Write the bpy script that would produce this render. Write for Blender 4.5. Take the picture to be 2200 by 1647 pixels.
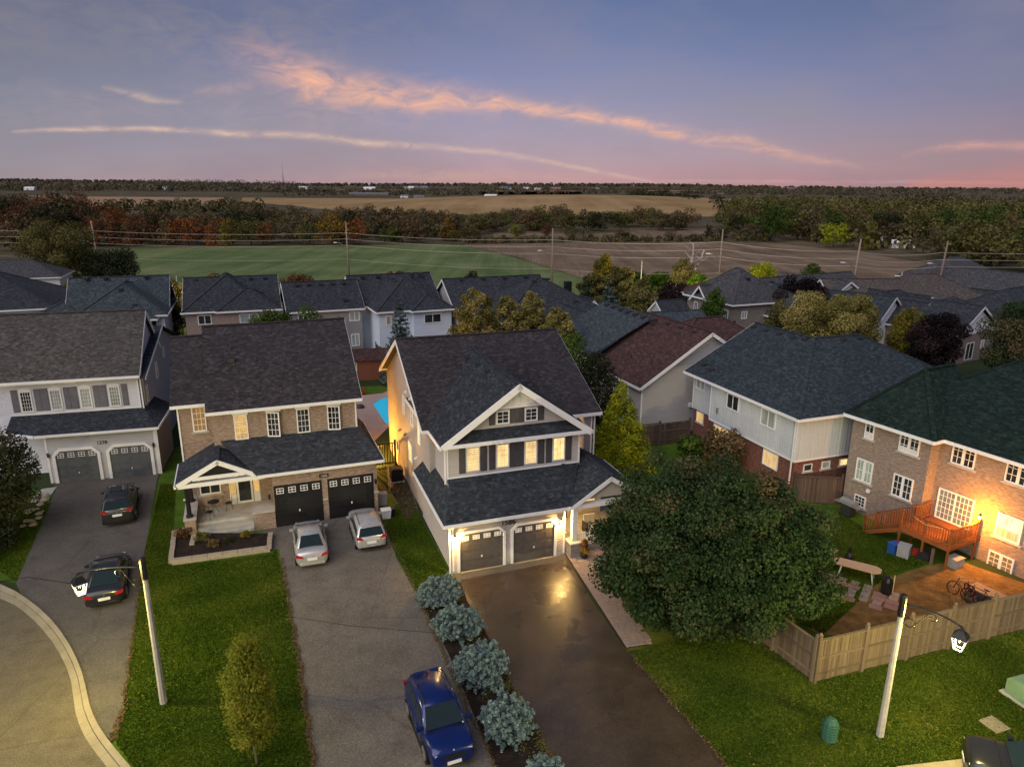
import bpy, math, random
import numpy as np
from mathutils import Vector, Matrix

random.seed(7)
rng = np.random.default_rng(11)
R = math.radians
S = bpy.context.scene
COL = S.collection
for o in list(bpy.data.objects):
    bpy.data.objects.remove(o)

# ------------------------------------------------------------------ camera
cam_d = bpy.data.cameras.new('camera')
cam_d.sensor_width = 36.0
cam_d.lens = 24.87
cam_d.clip_end = 40000
cam = bpy.data.objects.new('camera', cam_d)
COL.objects.link(cam)
cam.matrix_world = (Matrix.Translation((0, 0, 20)) @ Matrix.Rotation(R(90 - 15.6), 4, 'X')
                    @ Matrix.Rotation(R(0.35), 4, 'Z'))
S.camera = cam

# ------------------------------------------------------------------ exposure
S.render.engine = 'CYCLES'
S.view_settings.view_transform = 'Standard'
S.view_settings.look = 'None'
S.view_settings.exposure = 0.58
S.view_settings.gamma = 1.0
S.view_settings.use_curve_mapping = False
S.cycles.max_bounces = 6
S.cycles.transparent_max_bounces = 8
S.cycles.sample_clamp_indirect = 4.0

# ------------------------------------------------------------------ dusk sky
SUN_EL, SUN_AZ = 8.0, 215.0          # low western afterglow, behind the camera
world = bpy.data.worlds.new('World')
S.world = world
world.use_nodes = True
wt = world.node_tree
wt.nodes.clear()
wl = wt.links


def wn(kind, **kw):
    n = wt.nodes.new(kind)
    for k, v in kw.items():
        setattr(n, k, v)
    return n


def wmath(op, a, b=None, clamp=False):
    n = wn('ShaderNodeMath', operation=op)
    n.use_clamp = clamp
    for i, v in enumerate((a, b)):
        if v is None:
            continue
        if isinstance(v, (int, float)):
            n.inputs[i].default_value = v
        else:
            wl.new(v, n.inputs[i])
    return n.outputs[0]


def wramp(fac, stops, interp='LINEAR'):
    n = wn('ShaderNodeValToRGB')
    n.color_ramp.interpolation = interp
    el = n.color_ramp.elements
    while len(el) < len(stops):
        el.new(0.5)
    for e, (p, c) in zip(el, stops):
        e.position = p
        e.color = (c[0], c[1], c[2], 1)
    wl.new(fac, n.inputs[0])
    return n.outputs[0]


def wmix(fac, a, b, mode='MIX'):
    n = wn('ShaderNodeMix', data_type='RGBA', blend_type=mode)
    for i, v in ((0, fac), (6, a), (7, b)):
        if isinstance(v, (int, float)):
            n.inputs[i].default_value = v
        elif isinstance(v, tuple):
            n.inputs[i].default_value = (*v, 1)
        else:
            wl.new(v, n.inputs[i])
    return n.outputs[2]


tc = wn('ShaderNodeTexCoord')
sep = wn('ShaderNodeSeparateXYZ')
wl.new(tc.outputs['Generated'], sep.inputs[0])
sx, sy, sz = sep.outputs
az = wmath('ARCTAN2', sx, sy)                       # 0 straight ahead, + to the right (radians)
el_ = wmath('ARCSINE', sz)
azd = wmath('MULTIPLY', az, 57.2958)
eld = wmath('MULTIPLY', el_, 57.2958)
# height gradient: 0..90 degrees
eln = wmath('DIVIDE', wmath('MAXIMUM', eld, 0.0), 90.0)
grad_mid = wramp(eln, [(0.0, (.47, .27, .30)), (0.02, (.38, .27, .35)), (0.05, (.26, .235, .40)), (0.09, (.155, .175, .37)), (0.12, (.100, .130, .31)),
                       (0.15, (.075, .105, .26)), (0.3, (.065, .09, .20)), (1.0, (.08, .10, .19))])
grad_left = wramp(eln, [(0.0, (.33, .27, .29)), (0.025, (.24, .24, .32)), (0.06, (.14, .165, .26)), (0.12, (.08, .095, .175)),
                        (0.3, (.08, .095, .17)), (1.0, (.08, .10, .19))])
grad_right = wramp(eln, [(0.0, (.42, .17, .18)), (0.015, (.33, .16, .21)), (0.035, (.20, .13, .23)), (0.07, (.115, .10, .23)),
                         (0.13, (.058, .068, .18)), (0.3, (.065, .08, .17)), (1.0, (.08, .10, .19))])
fr = wmath('DIVIDE', wmath('SUBTRACT', azd, 6.0), 34.0, True)
fl = wmath('DIVIDE', wmath('SUBTRACT', -2.0, azd), 32.0, True)
sky = wmix(fr, grad_mid, grad_right)
sky = wmix(fl, sky, grad_left)

# soft veils of high cloud, stretched along the horizon
cv = wn('ShaderNodeCombineXYZ')
wl.new(azd, cv.inputs[0])
wl.new(wmath('MULTIPLY', eld, 2.6), cv.inputs[1])
nz = wn('ShaderNodeTexNoise')
nz.inputs['Scale'].default_value = 0.055
nz.inputs['Detail'].default_value = 5
nz.inputs['Roughness'].default_value = 0.55
wl.new(cv.outputs[0], nz.inputs['Vector'])
veil = wramp(nz.outputs[0], [(0.40, (0, 0, 0)), (0.62, (1, 1, 1))])
veilf = wmath('MULTIPLY', veil, wmath('SUBTRACT', 0.5, wmath('MULTIPLY', eln, 1.0), True))
sky = wmix(veilf, sky, (.23, .19, .25))

# fine wisps used to break up the streaks
nw = wn('ShaderNodeTexNoise')
nw.inputs['Scale'].default_value = 0.42
nw.inputs['Detail'].default_value = 8
nw.inputs['Roughness'].default_value = 0.62
nw.inputs['Distortion'].default_value = 0.7
wl.new(cv.outputs[0], nw.inputs['Vector'])
nb = wn('ShaderNodeTexNoise')
nb.inputs['Scale'].default_value = 0.16
nb.inputs['Detail'].default_value = 4
wl.new(cv.outputs[0], nb.inputs['Vector'])


def streak(sky, pts, col, strength, ragged=1.0):
    """pts: (azimuth deg, elevation deg, half width deg, density)"""
    def curve(idx, lo, hi):
        n = wn('ShaderNodeFloatCurve')
        c = n.mapping.curves[0]
        a0, a1 = pts[0][0], pts[-1][0]
        xs = [((p[0] - a0) / (a1 - a0), (p[idx] - lo) / (hi - lo)) for p in pts]
        c.points[0].location = xs[0]
        c.points[1].location = xs[-1]
        for x in xs[1:-1]:
            c.points.new(*x)
        n.mapping.update()
        t = wmath('DIVIDE', wmath('SUBTRACT', azd, a0), a1 - a0, True)
        wl.new(t, n.inputs['Value'])
        return wmath('ADD', wmath('MULTIPLY', n.outputs[0], hi - lo), lo)
    ec = curve(1, -2, 16)
    wc = curve(2, 0, 3)
    dc = curve(3, 0, 1)
    off = wmath('MULTIPLY', wmath('SUBTRACT', nb.outputs[0], 0.5), 1.6 * ragged)
    d = wmath('DIVIDE', wmath('SUBTRACT', wmath('ADD', eld, off), ec), wc)
    g = wmath('POWER', 2.718, wmath('MULTIPLY', wmath('MULTIPLY', d, d), -1.0))
    n2 = wmath('ADD', wmath('MULTIPLY', wmath('SUBTRACT', nw.outputs[0], 0.36), 2.6, True), .22)
    f = wmath('MULTIPLY', wmath('MULTIPLY', g, dc), n2)
    f = wmath('MULTIPLY', f, strength, True)
    return wmix(f, sky, col)


ORANGE = (.82, .40, .27)
PINK = (.56, .28, .27)
sky = streak(sky, [(-60, 9, 2, 0), (-38, 8.5, 3.0, .8), (-28, 9.5, 2.6, .9), (-18, 10.5, 2.2, .8), (-6, 11, 1.8, .4), (8, 12, 1.5, 0)], (.20, .17, .22), .75, 2.2)
sky = streak(sky, [(-40, 4.5, 1.2, 0), (-30, 4.8, 1.4, .7), (-12, 4.4, 1.2, .7), (4, 3.4, 1.0, .7), (16, 2.2, .8, .5), (30, 1.2, .6, 0)], (.33, .27, .34), .55, 1.8)
sky = streak(sky, [(-26, 8.5, 1.0, 0), (-16, 7.4, 2.2, .5), (-6, 6.0, 2.0, .5), (4, 5.0, 1.5, .5), (14, 3.6, 1.3, .5), (24, 1.8, 1.0, .3), (32, .8, .8, 0)], (.40, .27, .34), .45, 1.6)
sky = streak(sky, [(-21, 9.2, .6, 0), (-17.5, 8.0, 1.5, .5), (-13.9, 6.9, 1.3, 1), (-8.8, 6.4, 1.05, 1), (-3.6, 6.1, .75, .95),
                   (1.6, 5.55, .5, .95), (6.9, 4.9, .45, 1), (12.2, 3.95, .42, .9), (17.2, 3.05, .36, .7), (21.1, 2.2, .28, .5), (25.5, 1.4, .2, 0)],
             ORANGE, 1.0)
sky = streak(sky, [(-34, 3.0, .1, 0), (-31, 3.4, .16, .9), (-26.5, 3.55, .16, 1), (-21, 3.5, .2, 1), (-15.7, 3.5, .26, .9), (-10.7, 3.0, .24, .9),
                   (-5.5, 2.75, .2, .8), (0, 2.25, .2, .8), (5.3, 1.3, .18, .8), (10.8, .4, .12, .3)], (.62, .42, .36), 1.0, .35)
sky = streak(sky, [(-28.5, 6.1, .12, 0), (-26.5, 5.8, .22, 1), (-25.2, 5.55, .2, .9), (-23.4, 5.4, .1, 0)], (.55, .38, .34), .9, .5)
sky = streak(sky, [(-23, 6.0, .2, 0), (-21, 6.4, .32, .8), (-18.6, 6.6, .3, 0)], (.42, .28, .3), .8, .6)
sky = streak(sky, [(27.5, 2.1, .1, 0), (30, 2.55, .22, .8), (32, 2.75, .24, .9), (36, 2.5, .25, .6), (42, 2.0, .2, 0)], PINK, .9, .5)
sky = streak(sky, [(28, .1, .3, 0), (32, .5, .55, .9), (38, .5, .6, .7), (50, .2, .4, 0)], (.58, .20, .17), .85, .5)
sky = streak(sky, [(-14, .6, .3, 0), (-6, .75, .5, .7), (2, .5, .5, .6), (9, .5, .3, 0)], (.62, .36, .30), .7, .6)

nish = wn('ShaderNodeTexSky', sky_type='NISHITA')
nish.sun_disc = False
nish.sun_elevation = R(SUN_EL)
nish.sun_rotation = R(SUN_AZ)
nish.altitude = 250
nish.air_density = 1.2
nish.dust_density = 1.5
bg_a = wn('ShaderNodeBackground')
bg_a.inputs[1].default_value = 0.70
wl.new(sky, bg_a.inputs[0])
bg_b = wn('ShaderNodeBackground')
bg_b.inputs[1].default_value = 0.012
wl.new(nish.outputs[0], bg_b.inputs[0])
addw = wn('ShaderNodeAddShader')
wl.new(bg_a.outputs[0], addw.inputs[0])
wl.new(bg_b.outputs[0], addw.inputs[1])
wo = wn('ShaderNodeOutputWorld')
wl.new(addw.outputs[0], wo.inputs[0])

# broad soft afterglow from the western sky behind the camera
sun_d = bpy.data.lights.new('sun', 'SUN')
sun_d.energy = 1.5
sun_d.angle = R(70)
sun_d.color = (1.0, .93, .92)
sun = bpy.data.objects.new('sun', sun_d)
COL.objects.link(sun)
sd = Vector((math.sin(R(SUN_AZ)) * math.cos(R(44)), math.cos(R(SUN_AZ)) * math.cos(R(44)), math.sin(R(44))))
sun.rotation_euler = sd.to_track_quat('Z', 'Y').to_euler()

# ================================================================== materials
MATS = {}


class NT:
    def __init__(s, name, rough=0.7, spec=0.3):
        m = bpy.data.materials.new(name)
        m.use_nodes = True
        s.m, s.t = m, m.node_tree
        s.b = s.t.nodes['Principled BSDF']
        s.b.inputs['Roughness'].default_value = rough
        s.b.inputs['Specular IOR Level'].default_value = spec

    def n(s, kind, **kw):
        x = s.t.nodes.new(kind)
        for k, v in kw.items():
            if k.startswith('i_'):
                x.inputs[k[2:]].default_value = v
            else:
                setattr(x, k, v)
        return x

    def put(s, sock, v):
        if isinstance(v, (int, float)):
            sock.default_value = v
        elif isinstance(v, tuple):
            sock.default_value = (*v, 1) if len(v) == 3 else v
        else:
            s.t.links.new(v, sock)

    def math(s, op, a, b=0.0, clamp=False):
        x = s.n('ShaderNodeMath', operation=op)
        x.use_clamp = clamp
        s.put(x.inputs[0], a)
        s.put(x.inputs[1], b)
        return x.outputs[0]

    def ramp(s, fac, stops):
        x = s.n('ShaderNodeValToRGB')
        e = x.color_ramp.elements
        while len(e) < len(stops):
            e.new(.5)
        for q, (p, c) in zip(e, stops):
            q.position = p
            q.color = (*c, 1)
        s.put(x.inputs[0], fac)
        return x.outputs[0]

    def mix(s, f, a, b, mode='MIX'):
        x = s.n('ShaderNodeMix', data_type='RGBA', blend_type=mode)
        s.put(x.inputs[0], f)
        s.put(x.inputs[6], a)
        s.put(x.inputs[7], b)
        return x.outputs[2]

    def noise(s, vec, scale, detail=3, rough=.55, dist=0):
        x = s.n('ShaderNodeTexNoise')
        x.inputs['Scale'].default_value = scale
        x.inputs['Detail'].default_value = detail
        x.inputs['Roughness'].default_value = rough
        x.inputs['Distortion'].default_value = dist
        if vec is not None:
            s.t.links.new(vec, x.inputs['Vector'])
        return x.outputs[0]

    def obj(s):
        return s.n('ShaderNodeTexCoord').outputs['Object']

    def uv(s):
        return s.n('ShaderNodeTexCoord').outputs['UV']

    def geo(s):
        return s.n('ShaderNodeNewGeometry').outputs['Position']

    def stretch(s, vec, x, y, z):
        m = s.n('ShaderNodeMapping')
        m.inputs['Scale'].default_value = (x, y, z)
        s.t.links.new(vec, m.inputs['Vector'])
        return m.outputs[0]

    def bump(s, h, dist=.01, strength=1.0):
        x = s.n('ShaderNodeBump')
        x.inputs['Distance'].default_value = dist
        x.inputs['Strength'].default_value = strength
        s.t.links.new(h, x.inputs['Height'])
        s.t.links.new(x.outputs[0], s.b.inputs['Normal'])

    def col(s, c):
        s.put(s.b.inputs['Base Color'], c)

    def rough(s, c):
        s.put(s.b.inputs['Roughness'], c)


def vary(c, f):
    return tuple(max(0, min(1, x * f)) for x in c)


def M_plain(name, c, rough=.6, spec=.3, metal=0, wear=.12, scale=3.0):
    t = NT(name, rough, spec)
    t.b.inputs['Metallic'].default_value = metal
    t.col(t.ramp(t.noise(t.obj(), scale, 4), [(.3, vary(c, 1 - wear)), (.7, vary(c, 1 + wear))]))
    MATS[name] = t.m
    return t.m


def M_siding(name, c, lap=.15, vertical=False):
    t = NT(name, .6, .3)
    sp = t.n('ShaderNodeSeparateXYZ')
    t.t.links.new(t.uv(), sp.inputs[0])
    v = sp.outputs[0] if vertical else sp.outputs[1]
    f = t.math('FRACT', t.math('DIVIDE', v, lap))
    if vertical:      # board and batten: a raised strip on each joint
        h = t.math('GREATER_THAN', f, .82)
        t.bump(h, .02)
    else:
        h = t.math('SUBTRACT', 1.0, f)
        t.bump(h, .055)
    n = t.noise(t.stretch(t.uv(), .6, 6, 1), 1.2, 3)
    n2 = t.noise(t.obj(), .5, 2)
    a = t.ramp(n, [(.3, vary(c, .93)), (.7, vary(c, 1.05))])
    t.col(t.mix(t.math('MULTIPLY', n2, .25), a, vary(c, .8)))
    MATS[name] = t.m


def M_brick(name, c1, c2, mortar, bw=.25, bh=.095, ms=.012):
    t = NT(name, .85, .2)
    x = t.n('ShaderNodeTexBrick')
    t.t.links.new(t.uv(), x.inputs['Vector'])
    x.inputs['Scale'].default_value = 1
    x.inputs['Brick Width'].default_value = bw
    x.inputs['Row Height'].default_value = bh
    x.inputs['Mortar Size'].default_value = ms
    x.inputs['Mortar Smooth'].default_value = .2
    x.inputs['Color1'].default_value = (*c1, 1)
    x.inputs['Color2'].default_value = (*c2, 1)
    x.inputs['Mortar'].default_value = (*mortar, 1)
    n = t.noise(t.uv(), 3.0, 4)
    n8 = t.noise(t.stretch(t.uv(), 4, 10.5, 1), 1.0, 1)
    cc = t.mix(t.ramp(n8, [(.35, (0, 0, 0)), (.65, (.7, .7, .7))]), x.outputs[0], vary(c1, .62))
    t.col(t.mix(t.ramp(n, [(.3, (.0, .0, .0)), (.75, (.3, .3, .3))]), cc, vary(c1, .7)))
    t.bump(t.math('SUBTRACT', 1.0, x.outputs[1]), .012)
    MATS[name] = t.m


def M_shingle(name, c1, c2, c3=None, row=.143, w=.3):
    t = NT(name, .95, .12)
    x = t.n('ShaderNodeTexBrick')
    x.offset = .37
    x.squash_frequency = 3
    x.squash = .7
    uvn = t.uv()
    t.t.links.new(uvn, x.inputs['Vector'])
    x.inputs['Scale'].default_value = 1
    x.inputs['Brick Width'].default_value = w
    x.inputs['Row Height'].default_value = row
    x.inputs['Mortar Size'].default_value = .006
    x.inputs['Color1'].default_value = (*c1, 1)
    x.inputs['Color2'].default_value = (*c2, 1)
    x.inputs['Mortar'].default_value = (*vary(c1, .35), 1)
    wv = t.n('ShaderNodeTexVoronoi')
    wv.inputs['Scale'].default_value = 1
    t.t.links.new(t.stretch(uvn, 4.6, 7.0, 1), wv.inputs['Vector'])
    sp = t.n('ShaderNodeSeparateColor')
    t.t.links.new(wv.outputs['Color'], sp.inputs[0])
    blend = t.ramp(sp.outputs[0], [(.0, vary(c1, .35)), (.4, vary(c1, .85)), (.75, c2), (1.0, vary(c3 or vary(c2, 1.5), 1.25))])
    base = t.mix(.6, x.outputs[0], blend)
    n = t.noise(uvn, .35, 3)
    t.col(t.mix(t.ramp(n, [(.35, (0, 0, 0)), (.75, (.5, .5, .5))]), base, vary(c2, .7)))
    sv = t.n('ShaderNodeSeparateXYZ')
    t.t.links.new(uvn, sv.inputs[0])
    f = t.math('FRACT', t.math('DIVIDE', sv.outputs[1], row))
    h = t.math('ADD', t.math('SUBTRACT', 1.0, f), t.math('MULTIPLY', sp.outputs[1], .6))
    t.bump(h, .014)
    MATS[name] = t.m


def M_mottle(name, stops, scale=1.0, rough=.9, spec=.15, fine=40, bump=.01, world_=True, big=.12, wt_=(.5, .3, .2)):
    t = NT(name, rough, spec)
    v = t.geo() if world_ else t.obj()
    n = t.noise(v, scale, 6, .62)
    nf = t.noise(v, fine, 3, .7)
    nb_ = t.noise(v, big, 2)
    f = t.math('ADD', t.math('MULTIPLY', n, wt_[0]), t.math('ADD', t.math('MULTIPLY', nf, wt_[1]), t.math('MULTIPLY', nb_, wt_[2])))
    t.col(t.ramp(f, stops))
    t.bump(nf, bump)
    MATS[name] = t.m
    return t


def M_emit(name, c, strength):
    t = NT(name, .4)
    t.col((.02, .02, .02))
    t.put(t.b.inputs['Emission Color'], c)
    t.b.inputs['Emission Strength'].default_value = strength
    MATS[name] = t.m


def M_litpane(name, c, strength, slat=.0):
    """glass of a lit room: a glow seen through curtain folds or blind slats"""
    t = NT(name, .15, .5)
    t.col((.05, .04, .03))
    n = t.noise(t.stretch(t.uv(), 1.2, .5, 1), 2.2, 3)
    colr = t.ramp(n, [(.25, vary(c, .45)), (.5, vary(c, .85)), (.75, c)])
    if slat:
        sp = t.n('ShaderNodeSeparateXYZ')
        t.t.links.new(t.uv(), sp.inputs[0])
        f = t.math('FRACT', t.math('DIVIDE', sp.outputs[1], slat))
        s_ = t.math('ADD', t.math('MULTIPLY', t.math('GREATER_THAN', f, .28), .62), .38)
        mm = t.n('ShaderNodeVectorMath', operation='SCALE')
        t.put(mm.inputs[0], colr)
        t.put(mm.inputs['Scale'], s_)
        colr = mm.outputs[0]
    oi = t.n('ShaderNodeObjectInfo')
    m3 = t.n('ShaderNodeVectorMath', operation='SCALE')
    t.put(m3.inputs[0], colr)
    t.put(m3.inputs['Scale'], t.math('ADD', t.math('MULTIPLY', oi.outputs['Random'], .65), .62))
    colr = m3.outputs[0]
    t.put(t.b.inputs['Emission Color'], colr)
    t.b.inputs['Emission Strength'].default_value = strength
    MATS[name] = t.m


def M_leaf(name, stops, transl=.25):
    t = NT(name, .75, .12)
    a = t.n('ShaderNodeAttribute')
    a.attribute_name = 'tint'
    c = t.ramp(a.outputs['Fac'], stops)
    t.col(c)
    d = t.n('ShaderNodeBsdfTranslucent')
    t.put(d.inputs[0], c)
    mx = t.n('ShaderNodeMixShader')
    mx.inputs[0].default_value = transl
    t.t.links.new(t.b.outputs[0], mx.inputs[1])
    t.t.links.new(d.outputs[0], mx.inputs[2])
    t.t.links.new(mx.outputs[0], t.t.nodes['Material Output'].inputs[0])
    MATS[name] = t.m


def M_wood(name, c, rough=.8, sx_=1, sy_=9):
    t = NT(name, rough, .15)
    n = t.noise(t.stretch(t.uv(), sy_, sx_, 1), 2.5, 5, .65, .4)
    oi = t.n('ShaderNodeObjectInfo')
    k = t.math('ADD', t.math('MULTIPLY', n, .7), t.math('MULTIPLY', oi.outputs['Random'], .35))
    t.col(t.ramp(k, [(.2, vary(c, .5)), (.5, c), (.85, vary(c, 1.45))]))
    t.bump(n, .006)
    MATS[name] = t.m


M_plain('white', (.80, .80, .80), .5, wear=.04)
M_plain('white_dirty', (.55, .55, .53), .6)
M_plain('porch_white', (.72, .72, .70), .5, wear=.05)
M_siding('siding_cream', (.50, .465, .44))
M_siding('siding_warm', (.47, .42, .38))
M_siding('siding_white', (.66, .67, .70))
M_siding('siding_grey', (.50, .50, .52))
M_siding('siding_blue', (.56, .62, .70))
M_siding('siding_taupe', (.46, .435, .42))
M_siding('batten_white', (.60, .64, .66), .16, True)
M_siding('batten_beige', (.46, .43, .37), .2, True)
M_brick('brick_tan', (.36, .25, .19), (.46, .35, .28), (.40, .35, .30))
M_brick('brick_pink', (.38, .28, .24), (.44, .34, .30), (.46, .42, .38))
M_brick('brick_red', (.20, .065, .045), (.27, .10, .07), (.30, .25, .22))
M_brick('brick_brown', (.31, .235, .19), (.38, .30, .25), (.38, .34, .30))
M_brick('brick_grey', (.25, .22, .19), (.33, .30, .27), (.35, .33, .3), .3, .14)
M_shingle('shingle_brown', (.042, .037, .040), (.060, .053, .056), (.082, .075, .078))
M_shingle('shingle_slate', (.033, .039, .047), (.048, .055, .064), (.072, .079, .09))
M_shingle('shingle_weathered', (.075, .070, .066), (.10, .094, .088), (.13, .12, .115))
M_shingle('shingle_black', (.038, .042, .05), (.055, .060, .07), (.075, .08, .09))
M_shingle('shingle_bluegrey', (.050, .062, .072), (.070, .085, .096), (.10, .115, .125))
M_shingle('shingle_teal', (.034, .046, .054), (.050, .064, .073), (.07, .086, .095))
M_shingle('shingle_green', (.012, .024, .021), (.018, .034, .029), (.026, .044, .038))
M_shingle('shingle_red', (.070, .038, .036), (.096, .054, .051), (.12, .07, .064))
M_shingle('shingle_grey', (.062, .062, .068), (.09, .09, .095), (.12, .12, .125))
M_shingle('shingle_tan', (.085, .072, .064), (.12, .10, .09), (.15, .13, .118))
M_plain('metal_dark', (.03, .03, .033), .45, .4)
M_plain('metal_black', (.012, .012, .013), .4, .4)
M_plain('metal_grey', (.35, .36, .37), .4, .5, .6)
M_plain('shutter_grey', (.15, .15, .17), .6)
M_plain('shutter_charcoal', (.075, .07, .078), .6)
M_plain('door_brown', (.095, .085, .08), .55)
M_plain('door_black', (.014, .014, .016), .35, .5)
M_plain('door_grey', (.10, .11, .12), .6)
M_plain('concrete', (.40, .385, .35), .9, .15, wear=.2, scale=1.6)
M_plain('pole_concrete', (.36, .345, .30), .85, .15, wear=.15, scale=5)
M_plain('stone_sill', (.42, .39, .36), .85, .15)
M_plain('plastic_blue', (.02, .09, .35), .45)
M_plain('plastic_red', (.35, .03, .03), .45)
M_plain('plastic_grey', (.32, .33, .34), .5)
M_plain('plastic_white', (.7, .7, .7), .4)
M_plain('utility_green', (.03, .095, .065), .55)
M_plain('utility_sage', (.16, .26, .16), .55)
M_plain('rubber', (.012, .012, .012), .8, .2)
M_plain('rim', (.45, .45, .46), .3, .5, .8)
M_plain('rope_light', (.8, .6, .3), .5)
M_plain('pool_water_base', (.02, .35, .50), .1)
M_wood('wood_deck', (.21, .072, .024), .6)
M_wood('wood_fence', (.165, .125, .080))
M_wood('wood_fence_dark', (.10, .07, .055))
M_wood('wood_shed', (.17, .075, .05))
M_wood('wood_pole', (.26, .20, .16))
M_wood('bark', (.13, .11, .09), .9)
M_wood('bark_birch', (.48, .44, .37), .9)
M_wood('bark_dead', (.50, .42, .36), .9)
M_wood('table_wood', (.42, .28, .17), .6)
M_mottle('asphalt_road', [(.35, (.08, .07, .048)), (.5, (.14, .12, .082)), (.65, (.21, .185, .13))], 1.5, .9, fine=20, wt_=(.22, .62, .16))
M_mottle('asphalt_old', [(.34, (.070, .062, .052)), (.5, (.138, .122, .104)), (.66, (.235, .21, .18))], .8, .88, fine=20, wt_=(.22, .62, .16))
M_mottle('asphalt_dark', [(.34, (.055, .05, .046)), (.5, (.105, .096, .086)), (.66, (.165, .15, .135))], .7, .88, fine=20, wt_=(.22, .62, .16))
for nm_ in ('asphalt_old', 'asphalt_dark', 'asphalt_road'):
    m_ = MATS[nm_]
    tt = m_.node_tree
    bs = tt.nodes['Principled BSDF']
    src = bs.inputs['Base Color'].links[0].from_socket
    g_ = tt.nodes.new('ShaderNodeNewGeometry')
    n1 = tt.nodes.new('ShaderNodeTexNoise')
    n1.inputs['Scale'].default_value = .9
    n1.inputs['Detail'].default_value = 8
    n1.inputs['Roughness'].default_value = .7
    tt.links.new(g_.outputs['Position'], n1.inputs['Vector'])
    r1 = tt.nodes.new('ShaderNodeValToRGB')
    r1.color_ramp.elements[0].position, r1.color_ramp.elements[1].position = .52, .66
    tt.links.new(n1.outputs[0], r1.inputs[0])
    v1 = tt.nodes.new('ShaderNodeTexVoronoi')
    v1.feature = 'DISTANCE_TO_EDGE'
    v1.inputs['Scale'].default_value = .22
    n2_ = tt.nodes.new('ShaderNodeMix')
    n2_.data_type = 'VECTOR'
    n2_.inputs[0].default_value = .30
    tt.links.new(g_.outputs['Position'], n2_.inputs[4])
    tt.links.new(n1.outputs['Color'], n2_.inputs[5])
    tt.links.new(n2_.outputs[1], v1.inputs['Vector'])
    r2 = tt.nodes.new('ShaderNodeValToRGB')
    r2.color_ramp.elements[0].position, r2.color_ramp.elements[1].position = .0, .006
    r2.color_ramp.elements[0].color = (.45, .45, .45, 1)
    tt.links.new(v1.outputs['Distance'], r2.inputs[0])
    mx1 = tt.nodes.new('ShaderNodeMix')
    mx1.data_type, mx1.blend_type = 'RGBA', 'MULTIPLY'
    mx1.inputs[0].default_value = .45
    tt.links.new(src, mx1.inputs[6])
    tt.links.new(r2.outputs[0], mx1.inputs[7])
    mx2 = tt.nodes.new('ShaderNodeMix')
    mx2.data_type, mx2.blend_type = 'RGBA', 'MULTIPLY'
    tt.links.new(r1.outputs[0], mx2.inputs[0])
    tt.links.new(mx1.outputs[2], mx2.inputs[6])
    mx2.inputs[7].default_value = (.84, .83, .82, 1)
    tt.links.new(mx2.outputs[2], bs.inputs['Base Color'])
t_ = M_mottle('asphalt_sealed', [(.34, (.026, .018, .012)), (.5, (.056, .040, .027)), (.66, (.10, .074, .052))], .7, .4, spec=.5, fine=20, bump=.006, wt_=(.3, .5, .2))
t_.rough(t_.ramp(t_.noise(t_.geo(), .55, 4, .6, .5), [(.35, (.20, .20, .20)), (.62, (.46, .46, .46))]))
M_mottle('lawn', [(.3, (.022, .055, .005)), (.45, (.052, .11, .009)), (.6, (.10, .16, .016)), (.75, (.18, .19, .04))], .9, .95, fine=22, bump=.05)
M_mottle('lawn_dry', [(.3, (.042, .066, .008)), (.45, (.095, .12, .014)), (.6, (.16, .17, .026)), (.75, (.27, .22, .07))], .7, .95, fine=22, bump=.05)
M_mottle('yard_earth', [(.34, (.09, .048, .014)), (.5, (.20, .115, .035)), (.66, (.36, .22, .08))], 1.6, .95, fine=14, bump=.06)  # orange in the earth colour stands in for part of the deck lamp's light
M_mottle('mulch', [(.3, (.010, .008, .007)), (.5, (.028, .020, .016)), (.7, (.06, .045, .035))], 3, .95, fine=25, bump=.06)
M_mottle('gravel', [(.3, (.05, .045, .04)), (.5, (.13, .12, .105)), (.7, (.28, .26, .235))], 3, .95, fine=12, bump=.05)
M_mottle('pool_deck', [(.3, (.34, .24, .20)), (.6, (.46, .34, .29))], 1, .85, fine=30)
M_mottle('paver_red', [(.3, (.25, .13, .10)), (.6, (.34, .19, .15))], 2, .85, fine=9)
M_mottle('paver_tan', [(.3, (.22, .17, .145)), (.6, (.33, .26, .22))], 3, .85, fine=30, world_=True)
M_mottle('block_stone', [(.3, (.24, .20, .155)), (.6, (.38, .33, .26))], 3, .9, fine=22)
M_mottle('kerb_concrete', [(.3, (.22, .19, .13)), (.6, (.35, .31, .22))], 1.2, .9, fine=45)
# far country
M_mottle('country', [(.38, (.040, .042, .020)), (.5, (.085, .072, .038)), (.60, (.18, .13, .075))], .02, .95, fine=.5, bump=.2, big=.004)
M_mottle('town_ground', [(.35, (.020, .036, .012)), (.55, (.038, .058, .020)), (.7, (.065, .070, .03))], .15, .95, fine=6, bump=.05, big=.03)


def M_field(name, stops, ang, rows, scale=.05):
    """field with faint crop rows running at an angle"""
    t = NT(name, .95, .05)
    v = t.geo()
    m = t.n('ShaderNodeMapping')
    m.inputs['Rotation'].default_value = (0, 0, R(ang))
    m.inputs['Scale'].default_value = (1, .06, 1)
    t.t.links.new(v, m.inputs['Vector'])
    nr = t.noise(m.outputs[0], rows, 4, .7)
    nb_ = t.noise(v, scale, 4, .6)
    nf = t.noise(v, 1.2, 3, .7)
    f = t.math('ADD', t.math('MULTIPLY', nr, .34), t.math('ADD', t.math('MULTIPLY', nb_, .38), t.math('MULTIPLY', nf, .28)))
    t.col(t.ramp(f, stops))
    MATS[name] = t.m


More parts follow.
